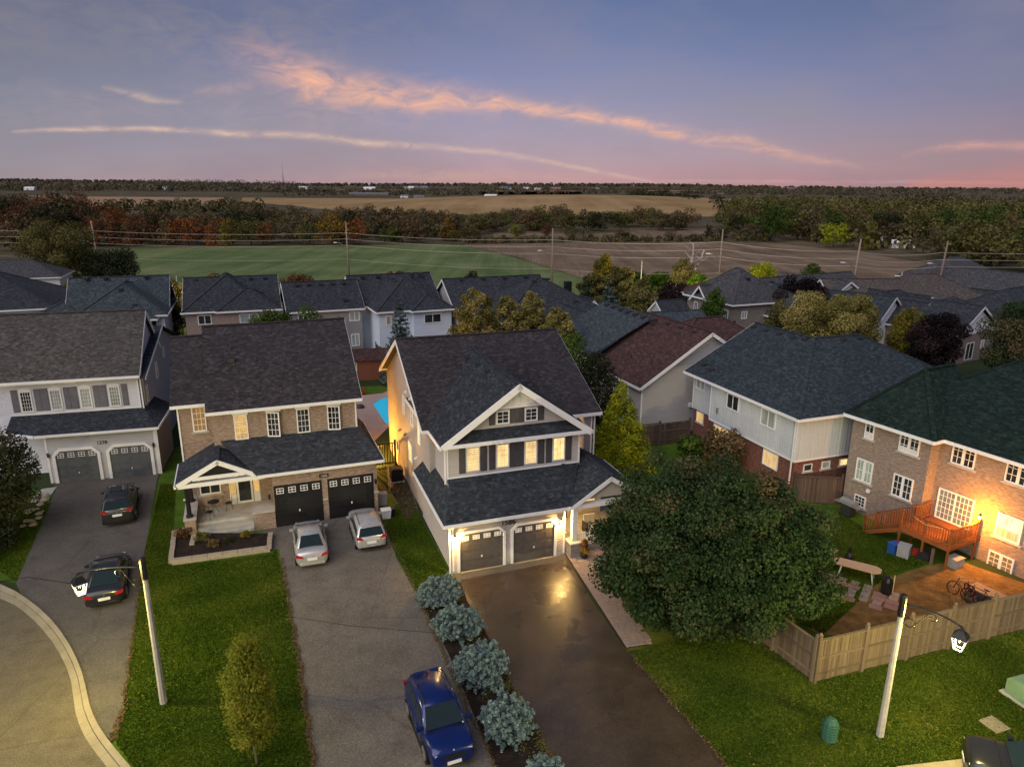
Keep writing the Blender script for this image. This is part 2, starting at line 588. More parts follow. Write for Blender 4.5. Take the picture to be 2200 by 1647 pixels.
M_field('field_green', [(0.38, (0.068, 0.103, 0.036)), (0.5, (0.121, 0.163, 0.059)), (0.62, (0.203, 0.226, 0.105))], 88, .25)
M_field('field_ploughed', [(0.38, (0.112, 0.077, 0.047)), (0.5, (0.189, 0.134, 0.087)), (0.62, (0.295, 0.220, 0.151))], 82, .22)
M_field('field_stubble', [(0.38, (0.230, 0.144, 0.063)), (0.5, (0.333, 0.218, 0.098)), (0.62, (0.437, 0.299, 0.149))], 70, .06, .01)
M_field('field_pink', [(.38, (.25, .15, .085)), (.5, (.35, .22, .13)), (.62, (.44, .30, .19))], 70, .05, .008)

t_ = NT('glass_dark', .06, .6)
t_.col(t_.ramp(t_.noise(t_.stretch(t_.obj(), 1, 1, .5), 1.1, 2), [(.35, (.012, .014, .018)), (.7, (.05, .055, .06))]))
MATS['glass_dark'] = t_.m
t_ = NT('glass_curtain', .15, .5)
t_.col(t_.ramp(t_.noise(t_.stretch(t_.uv(), 7, .4, 1), 1.5, 2), [(.3, (.22, .25, .25)), (.7, (.48, .52, .50))]))
MATS['glass_curtain'] = t_.m
t_ = NT('glass_car', .05, .6)
t_.col((.012, .022, .026))
MATS['glass_car'] = t_.m
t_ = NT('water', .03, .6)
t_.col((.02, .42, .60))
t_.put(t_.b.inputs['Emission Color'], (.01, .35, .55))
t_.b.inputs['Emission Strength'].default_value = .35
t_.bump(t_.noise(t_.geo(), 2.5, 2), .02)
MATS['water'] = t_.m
M_litpane('lit_blind', (1.0, .66, .27), 1.05, .12)
M_litpane('lit_warm', (1.0, .64, .25), .9)
M_litpane('lit_amber', (.85, .42, .12), .38, .09)
M_litpane('lit_yellow', (1.0, .60, .18), .85, .09)
M_litpane('lit_white', (1.0, .85, .55), 1.0)
M_litpane('lit_dim', (.55, .62, .45), .28)
M_litpane('lit_door', (.9, .75, .45), .45)
M_emit('lamp_glow', (1.0, .92, .72), .95)
M_emit('lamp_warm', (1.0, .66, .22), 22)
M_emit('lamp_orange', (1.0, .52, .08), 30)
M_emit('tail_red', (.8, .02, .02), .05)
M_plain('light_red', (.35, .012, .012), .15, .6)
M_plain('light_clear', (.55, .55, .55), .12, .6)


def M_car(name, c, metal=.3):
    t = NT(name, .28, .5)
    t.b.inputs['Metallic'].default_value = metal
    t.b.inputs['Coat Weight'].default_value = .6
    t.b.inputs['Coat Roughness'].default_value = .08
    t.col(t.ramp(t.noise(t.obj(), 1.3, 4), [(.35, vary(c, .9)), (.65, vary(c, 1.08))]))
    MATS[name] = t.m


M_car('car_silver', (.50, .50, .51), .5)
M_car('car_blue', (.002, .014, .11))
M_car('car_black', (.020, .021, .024))
M_car('car_grey', (.032, .034, .037), .4)

M_leaf('leaf_maple', [(0, (.012, .026, .008)), (.3, (.032, .064, .020)), (.6, (.062, .092, .034)), (.8, (.14, .115, .05)), (1, (.20, .12, .06))], .3)
M_leaf('leaf_lime', [(0, (.07, .095, .012)), (.5, (.16, .19, .020)), (1, (.28, .25, .035))], .4)
M_leaf('leaf_tan', [(0, (0.065, 0.055, 0.029)), (0.5, (0.137, 0.112, 0.058)), (1, (0.221, 0.176, 0.098))])
M_leaf('leaf_yellow', [(0, (.18, .22, .012)), (.5, (.38, .42, .022)), (1, (.56, .54, .03))], .45)  # leaf colour brightened to carry the lamp light on the yellow maple
M_leaf('leaf_gold', [(0, (.09, .095, .012)), (.5, (.19, .17, .022)), (1, (.30, .21, .04))], .35)
M_leaf('leaf_dark', [(0, (0.012, 0.017, 0.007)), (0.5, (0.034, 0.043, 0.017)), (1, (0.066, 0.066, 0.034))])
M_leaf('leaf_green', [(0, (.022, .048, .008)), (.5, (.055, .105, .014)), (1, (.11, .165, .026))])
M_leaf('leaf_bright', [(0, (.05, .10, .008)), (.5, (.10, .19, .014)), (1, (.18, .28, .02))])
M_leaf('leaf_olive', [(0, (0.057, 0.060, 0.016)), (0.5, (0.127, 0.121, 0.034)), (1, (0.230, 0.196, 0.069))])
M_leaf('leaf_birch', [(0, (0.117, 0.111, 0.029)), (0.5, (0.247, 0.215, 0.058)), (1, (0.403, 0.325, 0.104))])
M_leaf('leaf_brown', [(0, (0.075, 0.053, 0.022)), (0.5, (0.150, 0.104, 0.048)), (1, (0.237, 0.163, 0.081))])
M_leaf('leaf_orange', [(0, (.13, .042, .014)), (.5, (.27, .095, .03)), (1, (.36, .16, .05))])
M_leaf('leaf_rust', [(0, (.06, .026, .012)), (.5, (.135, .060, .028)), (1, (.20, .095, .045))])
M_leaf('leaf_amber', [(0, (.12, .07, .010)), (.5, (.22, .13, .018)), (1, (.32, .20, .03))])
M_leaf('leaf_purple', [(0, (.008, .005, .006)), (.6, (.022, .014, .015)), (1, (.05, .03, .028))])
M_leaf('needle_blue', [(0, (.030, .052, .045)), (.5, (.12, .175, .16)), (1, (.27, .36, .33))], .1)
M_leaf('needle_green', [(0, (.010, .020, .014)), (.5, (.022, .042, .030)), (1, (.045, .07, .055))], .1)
M_leaf('grass_blade', [(0, (.028, .062, .005)), (.5, (.085, .145, .010)), (.85, (.16, .20, .022)), (1, (.26, .23, .06))], .4)
M_leaf('scrub', [(0, (0.048, 0.046, 0.017)), (0.5, (0.102, 0.090, 0.036)), (1, (0.180, 0.144, 0.060))])
M_leaf('far_wood', [(0, (0.061, 0.065, 0.038)), (0.5, (0.124, 0.112, 0.070)), (1, (0.216, 0.156, 0.102))])  # lightened to put distance haze into the leaf colour

# ================================================================== mesh helpers
def tag(o, label=None, cat=None, group=None, kind=None):
    if label: o['label'] = label
    if cat: o['category'] = cat
    if group: o['group'] = group
    if kind: o['kind'] = kind
    return o


def empty(name, loc=(0, 0, 0), rz=0, label=None, cat=None, group=None):
    o = bpy.data.objects.new(name, None)
    o.empty_display_size = .3
    COL.objects.link(o)
    o.location = (loc[0], loc[1], loc[2] if len(loc) > 2 else 0)
    o.rotation_euler = (0, 0, R(rz))
    return tag(o, label, cat, group)


def place(x, y, deg=0, z=0):
    return Matrix.Translation((x, y, z)) @ Matrix.Rotation(R(deg), 4, 'Z')


class MB:
    def __init__(s, T=None):
        s.v, s.f, s.mi, s.T, s.cur, s.sm = [], [], [], T, 0, []

    def add(s, pts, faces, smooth=False):
        b = len(s.v)
        if s.T is not None:
            pts = [tuple(s.T @ Vector(p)) for p in pts]
        s.v.extend([tuple(p) for p in pts])
        for f in faces:
            s.f.append(tuple(b + i for i in f))
            s.mi.append(s.cur)
            s.sm.append(smooth)

    def box(s, x0, x1, y0, y1, z0, z1):
        s.add([(x0, y0, z0), (x1, y0, z0), (x1, y1, z0), (x0, y1, z0), (x0, y0, z1), (x1, y0, z1), (x1, y1, z1), (x0, y1, z1)],
              [(0, 3, 2, 1), (4, 5, 6, 7), (0, 1, 5, 4), (1, 2, 6, 5), (2, 3, 7, 6), (3, 0, 4, 7)])
        return s

    def slab(s, pts, th=.1):
        """polygon in 3-D thickened straight down"""
        n = len(pts)
        a = [Vector(p) for p in pts]
        nn = sum(((a[i].cross(a[(i + 1) % n])) for i in range(n)), Vector())
        if nn.z < 0:
            a = a[::-1]
        top = [tuple(p) for p in a]
        bot = [(p[0], p[1], p[2] - th) for p in a]
        fs = [tuple(range(n)), tuple(range(2 * n - 1, n - 1, -1))]
        for i in range(n):
            j = (i + 1) % n
            fs.append((j, i, n + i, n + j))
        s.add(top + bot, fs)
        return s

    def prof(s, poly, a0, a1, axis='y'):
        """polygon profile extruded along an axis; poly in (other horizontal, z)"""
        n = len(poly)
        if axis == 'y':
            P0 = [(p[0], a0, p[1]) for p in poly]
            P1 = [(p[0], a1, p[1]) for p in poly]
        elif axis == 'x':
            P0 = [(a0, p[0], p[1]) for p in poly]
            P1 = [(a1, p[0], p[1]) for p in poly]
        else:
            P0 = [(p[0], p[1], a0) for p in poly]
            P1 = [(p[0], p[1], a1) for p in poly]
        fs = [tuple(range(n)), tuple(range(2 * n - 1, n - 1, -1))]
        for i in range(n):
            j = (i + 1) % n
            fs.append((j, i, n + i, n + j))
        s.add(P0 + P1, fs)
        return s

    def beam(s, p0, p1, w=.1, h=.1, top=True):
        a, b = Vector(p0), Vector(p1)
        d = (b - a).normalized()
        side = d.cross(Vector((0, 0, 1)))
        if side.length < 1e-4:
            side = Vector((1, 0, 0))
        side.normalize()
        up = side.cross(d).normalized()
        o1 = up * (0 if top else h / 2)
        o2 = up * (-h if top else -h / 2)
        q = []
        for p in (a, b):
            for sx_, oo in ((-1, o2), (1, o2), (1, o1), (-1, o1)):
                q.append(tuple(p + side * (sx_ * w / 2) + oo))
        s.add(q, [(0, 3, 2, 1), (4, 5, 6, 7), (0, 1, 5, 4), (1, 2, 6, 5), (2, 3, 7, 6), (3, 0, 4, 7)])
        return s

    def tube(s, pts, r, n=6, cap=True, smooth=True):
        pts = [Vector(p) for p in pts]
        rs = r if isinstance(r, (list, tuple)) else [r] * len(pts)
        ring = []
        for i, p in enumerate(pts):
            d = (pts[min(i + 1, len(pts) - 1)] - pts[max(i - 1, 0)]).normalized()
            ref = Vector((0, 0, 1)) if abs(d.z) < .9 else Vector((1, 0, 0))
            a = d.cross(ref).normalized()
            b = d.cross(a).normalized()
            for k in range(n):
                t = 2 * math.pi * k / n
                ring.append(tuple(p + (a * math.cos(t) + b * math.sin(t)) * rs[i]))
        fs = []
        for i in range(len(pts) - 1):
            for k in range(n):
                fs.append((i * n + k, i * n + (k + 1) % n, (i + 1) * n + (k + 1) % n, (i + 1) * n + k))
        s.add(ring, fs, smooth)
        if cap:
            b = len(s.v) - len(ring)
            s.f.append(tuple(b + k for k in range(n - 1, -1, -1)))
            s.f.append(tuple(b + (len(pts) - 1) * n + k for k in range(n)))
            s.mi += [s.cur] * 2
            s.sm += [False] * 2
        return s

    def lathe(s, prof, n=16, c=(0, 0)):
        ring, fs = [], []
        for r, z in prof:
            for k in range(n):
                t = 2 * math.pi * k / n
                ring.append((c[0] + r * math.cos(t), c[1] + r * math.sin(t), z))
        for i in range(len(prof) - 1):
            for k in range(n):
                fs.append((i * n + k, i * n + (k + 1) % n, (i + 1) * n + (k + 1) % n, (i + 1) * n + k))
        fs.append(tuple(range(n - 1, -1, -1)))
        fs.append(tuple((len(prof) - 1) * n + k for k in range(n)))
        s.add(ring, fs)
        return s

    def mesh(s, name):
        me = bpy.data.meshes.new(name)
        me.from_pydata(s.v, [], s.f)
        me.polygons.foreach_set('material_index', s.mi)
        me.polygons.foreach_set('use_smooth', s.sm)
        uvl = me.uv_layers.new(name='uv')
        uv = []
        V = s.v
        for f in s.f:
            a, b, c = Vector(V[f[0]]), Vector(V[f[1]]), Vector(V[f[2]])
            nn = (b - a).cross(c - a)
            if nn.length < 1e-9 and len(f) > 3:
                nn = (c - a).cross(Vector(V[f[3]]) - a)
            if nn.length > 1e-12:
                nn.normalize()
            if abs(nn.z) > .985:
                for i in f:
                    uv += [V[i][0], V[i][1]]
            else:
                h = Vector((-nn.y, nn.x, 0))
                if h.length < 1e-6:
                    h = Vector((1, 0, 0))
                h.normalize()
                u = nn.cross(h)
                if u.z < 0:
                    u = -u
                for i in f:
                    p = V[i]
                    uv += [p[0] * h.x + p[1] * h.y, p[0] * u.x + p[1] * u.y + p[2] * u.z]
        uvl.data.foreach_set('uv', uv)
        me.update()
        return me

    def build(s, name, mats, parent=None, label=None, loc=None, kind=None):
        me = s.mesh(name)
        for m in (mats if isinstance(mats, (list, tuple)) else [mats]):
            me.materials.append(MATS[m])
        o = bpy.data.objects.new(name, me)
        COL.objects.link(o)
        if parent: o.parent = parent
        if loc: o.location = loc
        if label: o['label'] = label
        if kind: o['kind'] = kind
        return o


def copy_tree(o, parent=None):
    c = o.copy()
    COL.objects.link(c)
    if parent: c.parent = parent
    for ch in list(o.children):
        copy_tree(ch, c)
    return c


def share(src, name, parent, loc=(0, 0, 0), rot=(0, 0, 0), scale=(1, 1, 1)):
    o = bpy.data.objects.new(name, src.data)
    COL.objects.link(o)
    o.parent = parent
    o.location, o.rotation_euler, o.scale = loc, rot, scale
    return o


def flat(name, pts, z, mat_, kind='structure', th=None, parent=None):
    """flat ground sheet, or a kerb-like slab if th is given"""
    mb = MB()
    P = [(p[0], p[1], z) for p in pts]
    area = sum(P[i][0] * P[(i + 1) % len(P)][1] - P[(i + 1) % len(P)][0] * P[i][1] for i in range(len(P)))
    if area < 0:
        P = P[::-1]
    if th:
        mb.slab(P, th)
    else:
        mb.add(P, [tuple(range(len(P)))])
    o = mb.build(name, mat_, parent)
    if kind: o['kind'] = kind
    return o


def quads(name, C, N, size, mat_, tint, parent=None, aspect=1.0, U=None, kind=None, loc=None, droop=None):
    """many leaf-sized diamonds: centres C, normals N"""
    n = len(C)
    size = np.broadcast_to(np.asarray(size, float), (n,))
    N = N / np.maximum(np.linalg.norm(N, axis=1, keepdims=True), 1e-9)
    if U is None:
        U = rng.normal(size=(n, 3))
    A = np.cross(N, U)
    A /= np.maximum(np.linalg.norm(A, axis=1, keepdims=True), 1e-9)
    B = np.cross(N, A)
    a = A * size[:, None] * .5
    b = B * size[:, None] * .5 * aspect
    V = np.empty((n, 4, 3))
    V[:, 0] = C - b
    V[:, 1] = C + a * .8 + b * .1 + N * size[:, None] * .12
    V[:, 2] = C + b
    V[:, 3] = C - a * .8 + b * .1 + N * size[:, None] * .12
    me = bpy.data.meshes.new(name)
    me.vertices.add(n * 4)
    me.vertices.foreach_set('co', V.reshape(-1).astype(np.float32))
    me.loops.add(n * 4)
    me.loops.foreach_set('vertex_index', np.arange(n * 4, dtype=np.int32))
    me.polygons.add(n)
    me.polygons.foreach_set('loop_start', np.arange(0, n * 4, 4, dtype=np.int32))
    me.update(calc_edges=True)
    at = me.attributes.new('tint', 'FLOAT', 'FACE')
    at.data.foreach_set('value', np.clip(tint, 0, 1).astype(np.float32))
    me.materials.append(MATS[mat_])
    o = bpy.data.objects.new(name, me)
    COL.objects.link(o)
    if parent: o.parent = parent
    if kind: o['kind'] = kind
    if loc is not None: o.location = loc
    return o


def sphere_pts(n):
    d = rng.normal(size=(n, 3))
    return d / np.linalg.norm(d, axis=1, keepdims=True)


def crown_pts(n, clumps, shell=.45, up=.35):
    """points on the outer shells of clumps [(x,y,z,rx,ry,rz,tint)]"""
    cl = np.array(clumps, float)
    w = (cl[:, 3] * cl[:, 4] + cl[:, 3] * cl[:, 5] + cl[:, 4] * cl[:, 5])
    idx = rng.choice(len(cl), size=n, p=w / w.sum())
    d = sphere_pts(n)
    r = 1 - shell * rng.random(n) ** 1.6
    C = cl[idx, 0:3] + d * cl[idx, 3:6] * r[:, None]
    N = d * .7 + rng.normal(size=(n, 3)) * .55
    N[:, 2] += up
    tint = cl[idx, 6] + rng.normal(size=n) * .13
    return C, N, tint


def lump_crown(cx, cy, cz, rx, ry, rz, k, rsub=.34, tint=(.2, .7), jitter=.08, seed=None, topred=0):
    """sub clumps on the surface of an ellipsoid, plus a core"""
    g = np.random.default_rng(seed) if seed is not None else rng
    out = []
    i = np.arange(k) + .5
    ph = np.arccos(1 - 2 * i / k)
    th = math.pi * (1 + 5 ** .5) * i
    for p, t in zip(ph, th):
        d = np.array([math.cos(t) * math.sin(p), math.sin(t) * math.sin(p), math.cos(p)]) + g.normal(size=3) * jitter
        q = .74 + g.random() * .2
        s = rsub * (.7 + .6 * g.random())
        m = (rx + ry + rz) / 3
        tt = tint[0] + (tint[1] - tint[0]) * g.random() + topred * max(0, d[2]) * g.random()
        out.append((cx + d[0] * rx * q, cy + d[1] * ry * q, cz + d[2] * rz * q, m * s, m * s, m * s * .8, tt))
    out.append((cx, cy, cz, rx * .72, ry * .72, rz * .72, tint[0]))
    return out


def limbs(mb, base, top, r0, r1, branches, spread, seed=0, start=.35, n=6):
    g = random.Random(seed)
    b, t = Vector(base), Vector(top)
    pts = [b.lerp(t, k / 5) + Vector((g.uniform(-1, 1), g.uniform(-1, 1), 0)) * (.03 * (t - b).length * (k > 0)) for k in range(6)]
    mb.tube(pts, [r0 + (r1 - r0) * (k / 5) for k in range(6)], 7)
    for i in range(branches):
        f = start + (1 - start) * (i + .5) / branches
        p = b.lerp(t, f)
        a = i * 2.4 + g.uniform(-.5, .5)
        L = spread * (1.1 - .6 * f) * g.uniform(.7, 1.1)
        q = p + Vector((math.cos(a) * L * .55, math.sin(a) * L * .55, L * .3))
        e = p + Vector((math.cos(a) * L, math.sin(a) * L, L * .65))
        rr = (r0 + (r1 - r0) * f) * .5
        mb.tube([p, q, e], [rr, rr * .6, rr * .25], 5)
    return mb


def tree(name, label, cat, x, y, h, rx, mat_, leaf=.22, n=6000, k=26, ry=None, base=.28, z0=0, tint=(.2, .75), bark='bark', tr=.14,
         seed=None, group=None, shape='round', aspect=1.0, up=.35, rsub=.36, shell=.45, topred=0, sub=1.0):
    e = empty(name, (x, y, z0), 0, label, cat, group)
    sd_ = seed if seed is not None else int(abs(x * 7 + y * 13)) % 9999
    ry = ry or rx
    cz = h * (base + 1) / 2
    rz = h * (1 - base) / 2
    if shape == 'round':
        cl = lump_crown(0, 0, cz, rx, ry, rz, k, rsub, tint, seed=sd_, topred=topred)
    else:
        g = np.random.default_rng(sd_)
        cl = []
        for i in range(k):
            f = (i + .5) / k
            if shape == 'cone':
                w = (1 - f) ** .8
            else:            # column
                w = math.sin(math.pi * min(1, .12 + f * .86)) ** .6
            a = i * 2.4
            q_ = .45 + .45 * g.random()
            s = (rx * w * (.28 + .28 * g.random()) + .035 * h) * sub
            cl.append((math.cos(a) * rx * w * q_, math.sin(a) * ry * w * q_, h * base + (h * (1 - base)) * f * .95, s, s, s * .9,
                       tint[0] + (tint[1] - tint[0]) * g.random()))
    C, N, t = crown_pts(n, cl, shell, up)
    keep = (C[:, 2] > .12) & (C[:, 2] < h * 1.04)
    quads('crown', C[keep], N[keep], leaf * (.7 + .6 * rng.random(keep.sum())), mat_, t[keep], e, aspect)
    limbs(MB(), (0, 0, 0), (0, 0, h * .8), tr, tr * .3, 7, rx * .8, sd_).build('trunk', bark, e)
    return e


def spruce(name, label, x, y, h, r, mat_='needle_green', n=5000, size=.14, tiers=14, group=None, base=.06, cat='spruce', tint=(.3, .8)):
    """tiered conifer with drooping boughs"""
    e = empty(name, (x, y, 0), 0, label, cat, group)
    g = np.random.default_rng(int(abs(x * 31 + y * 17)) % 9999)
    Cs, Ns, Ts, Us = [], [], [], []
    boughs = []
    for t in range(tiers):
        f = (t + .3) / tiers
        nb_ = max(4, int(11 * (1 - f) + 4))
        for k in range(nb_):
            a = 2 * math.pi * (k + g.random() * .6 + t * .37) / nb_
            L = r * (1 - f) ** .85 * (.78 + .35 * g.random()) + .04
            boughs.append((a, L, h * (base + (1 - base) * f), tint[0] + (tint[1] - tint[0]) * g.random()))
    bo = np.array(boughs)
    w = bo[:, 1] + .1
    idx = g.choice(len(bo), size=n, p=w / w.sum())
    u = g.random(n) ** .6
    a = bo[idx, 0] + g.normal(size=n) * .10 / (.35 + u)
    L = bo[idx, 1] * u
    z = bo[idx, 2] - L * .22 + g.normal(size=n) * .03 * r + (u ** 3) * .1 * r
    C = np.stack([np.cos(a) * L, np.sin(a) * L, z], 1)
    N = np.stack([np.cos(a) * .35, np.sin(a) * .35, np.ones(n)], 1) + g.normal(size=(n, 3)) * .5
    U = np.stack([-np.sin(a), np.cos(a), np.zeros(n)], 1)
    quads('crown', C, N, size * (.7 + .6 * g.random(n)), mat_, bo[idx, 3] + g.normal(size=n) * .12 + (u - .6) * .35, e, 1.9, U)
    MB().tube([(0, 0, 0), (0, 0, h * .97)], [r * .07 + .04, .012], 7).build('trunk', 'bark', e)
    return e


# ================================================================== house kit
class House:
    def __init__(s, name, label, loc, ang, group=None, cat='house'):
        s.e = empty(name, loc, ang, label, cat, group)

    def box(s, name, x0, x1, y0, y1, z0, z1, m, parent=None, label=None):
        return MB().box(x0, x1, y0, y1, z0, z1).build(name, m, parent or s.e, label)

    def wall(s, x0, x1, y0, y1, z0, z1, m, name='wall'):
        return s.box(name, x0, x1, y0, y1, z0, z1, m)

    def gwall(s, x0, x1, y0, y1, ze, zr, m, axis='x', z0=0, mid=None):
        """walls with gable ends; axis = direction of the ridge"""
        if axis == 'x':
            mid = mid if mid is not None else (y0 + y1) / 2
            return MB().prof([(y0, z0), (y1, z0), (y1, ze), (mid, zr), (y0, ze)], x0, x1, 'x').build('wall', m, s.e)
        mid = mid if mid is not None else (x0 + x1) / 2
        return MB().prof([(x0, z0), (x1, z0), (x1, ze), (mid, zr), (x0, ze)], y0, y1, 'y').build('wall', m, s.e)

    def fascia(s, a, b, h=.19, w=.13, m='white', name='gutter'):
        return MB().beam((a[0], a[1], a[2] - .02), (b[0], b[1], b[2] - .02), w, h).build(name, m, s.e)

    def groof(s, x0, x1, y0, y1, ze, zr, m, axis='x', mid=None, th=.1, trim=True, ze2=None, ends=(1, 1)):
        ze2 = ze if ze2 is None else ze2
        mb = MB()
        if axis == 'x':
            mid = mid if mid is not None else (y0 + y1) / 2
            A, B, C_, D = (x0, y0, ze), (x1, y0, ze), (x1, mid, zr), (x0, mid, zr)
            E_, F_ = (x1, y1, ze2), (x0, y1, ze2)
        else:
            mid = mid if mid is not None else (x0 + x1) / 2
            A, B, C_, D = (x0, y1, ze), (x0, y0, ze), (mid, y0, zr), (mid, y1, zr)
            E_, F_ = (x1, y0, ze2), (x1, y1, ze2)
        mb.slab([A, B, C_, D], th)
        mb.slab([C_, E_, F_, D], th)
        o = mb.build('roof', m, s.e)
        MB().beam((C_[0], C_[1], C_[2] + .045), (D[0], D[1], D[2] + .045), .28, .06).build('ridge_cap', m, o)
        if trim:
            s.fascia(A, B)
            s.fascia(E_, F_)
            for ok, (P, Q, W) in zip(ends, ((A, D, F_), (B, C_, E_))):
                if ok:
                    for a, b in ((P, Q), (Q, W)):
                        MB().beam((a[0], a[1], a[2] - .03), (b[0], b[1], b[2] - .03), .06, .24).build('rake_board', 'white', s.e)
        return o

    def hroof(s, x0, x1, y0, y1, ze, pitch, m, th=.1, trim=True, hips=(1, 1), cap=True):
        """hip roof on a rectangle; hips=(left/front, right/back) False makes that end a gable"""
        w, d = x1 - x0, y1 - y0
        mb = MB()
        if w >= d:
            h = d / 2
            zr = ze + h * pitch
            a = (x0 + (h if hips[0] else 0), y0 + h, zr)
            b = (x1 - (h if hips[1] else 0), y0 + h, zr)
            P = [(x0, y0, ze), (x1, y0, ze), (x1, y1, ze), (x0, y1, ze)]
            mb.slab([P[0], P[1], b, a], th)
            mb.slab([P[2], P[3], a, b], th)
            if hips[0]: mb.slab([P[3], P[0], a], th)
            if hips[1]: mb.slab([P[1], P[2], b], th)
            hl = ([(P[0], a), (P[3], a)] if hips[0] else []) + ([(P[1], b), (P[2], b)] if hips[1] else [])
        else:
            h = w / 2
            zr = ze + h * pitch
            a = (x0 + h, y0 + (h if hips[0] else 0), zr)
            b = (x0 + h, y1 - (h if hips[1] else 0), zr)
            P = [(x0, y0, ze), (x1, y0, ze), (x1, y1, ze), (x0, y1, ze)]
            mb.slab([P[1], P[2], b, a], th)
            mb.slab([P[3], P[0], a, b], th)
            if hips[0]: mb.slab([P[0], P[1], a], th)
            if hips[1]: mb.slab([P[2], P[3], b], th)
            hl = ([(P[0], a), (P[1], a)] if hips[0] else []) + ([(P[2], b), (P[3], b)] if hips[1] else [])
        o = mb.build('roof', m, s.e)
        if cap:
            c = MB()
            for p, q in hl + [(a, b)]:
                if (Vector(p) - Vector(q)).length > .1:
                    c.beam((p[0], p[1], p[2] + .045), (q[0], q[1], q[2] + .045), .26, .06)
            c.build('ridge_cap', m, o)
        if trim:
            for i in range(4):
                s.fascia(P[i], P[(i + 1) % 4])
        return o

    def shed(s, pts, m, trim=None, th=.1):
        o = MB().slab(pts, th).build('roof', m, s.e)
        for i in (trim or []):
            s.fascia(pts[i], pts[(i + 1) % len(pts)])
        return o

    def vents(s, pts, m='metal_dark', sz=.36):
        for p in pts:
            MB().box(-sz / 2, sz / 2, -sz / 2, sz / 2, -.1, .16).build('roof_vent', m, s.e, loc=p)

    def pipe(s, p, h=.5):
        MB().tube([(0, 0, -.1), (0, 0, h)], .05, 6).build('vent_pipe', 'metal_dark', s.e, loc=p)

    def downspout(s, x, y, z0, z1, m='white'):
        MB().box(x - .045, x + .045, y - .06, y, z0, z1).build('downspout', m, s.e)

    def trim(s, x, y, z0, z1, m='white', w=.1):
        MB().box(x - w / 2, x + w / 2, y - .03, y + .02, z0, z1).build('corner_trim', m, s.e)

    def window(s, F, x, z, w, h, pane='glass_dark', cols=2, rows=1, frame='white', fw=.07, mw=.025, sill=None, head=0, label=None, open_=0):
        """F: face matrix (x along the wall, -y outward); x,z lower left corner"""
        T = F @ Matrix.Translation((x, 0, z))
        if open_:
            T = T @ Matrix.Rotation(open_, 4, 'Z')
        f = MB(T)
        f.box(0, w, -.07, -.005, 0, fw)
        f.box(0, w, -.07, -.005, h - fw, h)
        f.box(0, fw, -.07, -.005, fw, h - fw)
        f.box(w - fw, w, -.07, -.005, fw, h - fw)
        o = f.build('window', frame, s.e, label)
        MB(T).box(fw - .005, w - fw + .005, -.025, -.012, fw - .005, h - fw + .005).build('pane', pane, o)
        if cols > 1 or rows > 1:
            mb = MB(T)
            for c in range(1, cols):
                cx = fw + (w - 2 * fw) * c / cols
                ww = fw * .8 if (cols == 2 and rows == 1) else mw
                mb.box(cx - ww / 2, cx + ww / 2, -.05, -.026, fw, h - fw)
            for r in range(1, rows):
                cz_ = fw + (h - 2 * fw) * r / rows
                mb.box(fw, w - fw, -.044, -.0265, cz_ - mw / 2, cz_ + mw / 2)
            mb.build('muntin', frame, o)
        if sill:
            MB(F @ Matrix.Translation((x, 0, z))).box(-.12, w + .12, -.09, -.003, -.12, -.002).build('sill', sill, o)
        if head:
            MB(F @ Matrix.Translation((x, 0, z))).box(-.06, w + .06, -.10, -.003, h + .002, h + head).build('lintel', frame, o)
        return o

    def pair(s, F, x, z, w, h, pane='glass_dark', rows=3, sill='stone_sill', cols=2, lower=None):
        """double casement with colonial bars"""
        o = s.window(F, x, z, w, h, pane, 1, 1, fw=.08, sill=sill)
        T = F @ Matrix.Translation((x, 0, z))
        MB(T).box(w / 2 - .08, w / 2 + .08, -.066, -.026, .08, h - .08).build('mullion', 'white', o)
        mb = MB(T)
        for x0 in (.08, w / 2 + .08):
            ww = w / 2 - .16
            for c in range(1, cols):
                mb.box(x0 + ww * c / cols - .014, x0 + ww * c / cols + .014, -.05, -.0262, .08, h - .08)
            for r in range(1, rows):
                zz = .08 + (h - .16) * r / rows
                mb.box(x0, x0 + ww, -.046, -.0264, zz - .014, zz + .014)
        mb.build('muntin', 'white', o)
        return o

    def laps(s, F, L_, z0, z1, m, step=.15, gable=None):
        """drip edges of lapped boards; gable=(left x, right x, peak z) narrows them above z1"""
        mb = MB(F)
        z = z0
        while z < z1:
            mb.box(0.02, L_ - .02, -.020, -.001, z, z + .03)
            z += step
        if gable:
            a, b, zp = gable
            mid = (a + b) / 2
            while z < zp - .15:
                k = (z + .05 - z1) / (zp - z1)
                mb.box(a + (mid - a) * k, b + (mid - b) * k, -.020, -.001, z, z + .03)
                z += step
        return mb.build('siding_lap', m, s.e)

    def shutter(s, F, x, z, w, h, m='shutter_grey'):
        mb = MB(F @ Matrix.Translation((x, 0, z)))
        mb.box(0, w, -.03, -.004, 0, h)
        for z0, z1 in ((.06, h * .46), (h * .52, h - .06)):
            mb.box(.06, w - .06, -.045, -.031, z0, z1)
        return mb.build('shutter', m, s.e)

    def garage_door(s, F, x, z, w, h, m, trimm='white', chamfer=.35, lites='glass_dark', tw=.16, wins=4, trim=True):
        T = F @ Matrix.Translation((x, 0, z))
        n = 4
        back = MB(T).box(0, w, -.02, -.004, 0, h).build('garage_door', m, s.e)
        ph = h / n
        for r in range(n):
            mb = MB(T)
            mb.box(.01, w - .01, -.05, -.021, r * ph + .008, (r + 1) * ph - .008)
            if r < n - 1:
                for c in range(4):
                    cw = w / 4
                    mb.box(c * cw + .07, (c + 1) * cw - .07, -.062, -.051, r * ph + .11, (r + 1) * ph - .11)
            mb.build('panel', m, back)
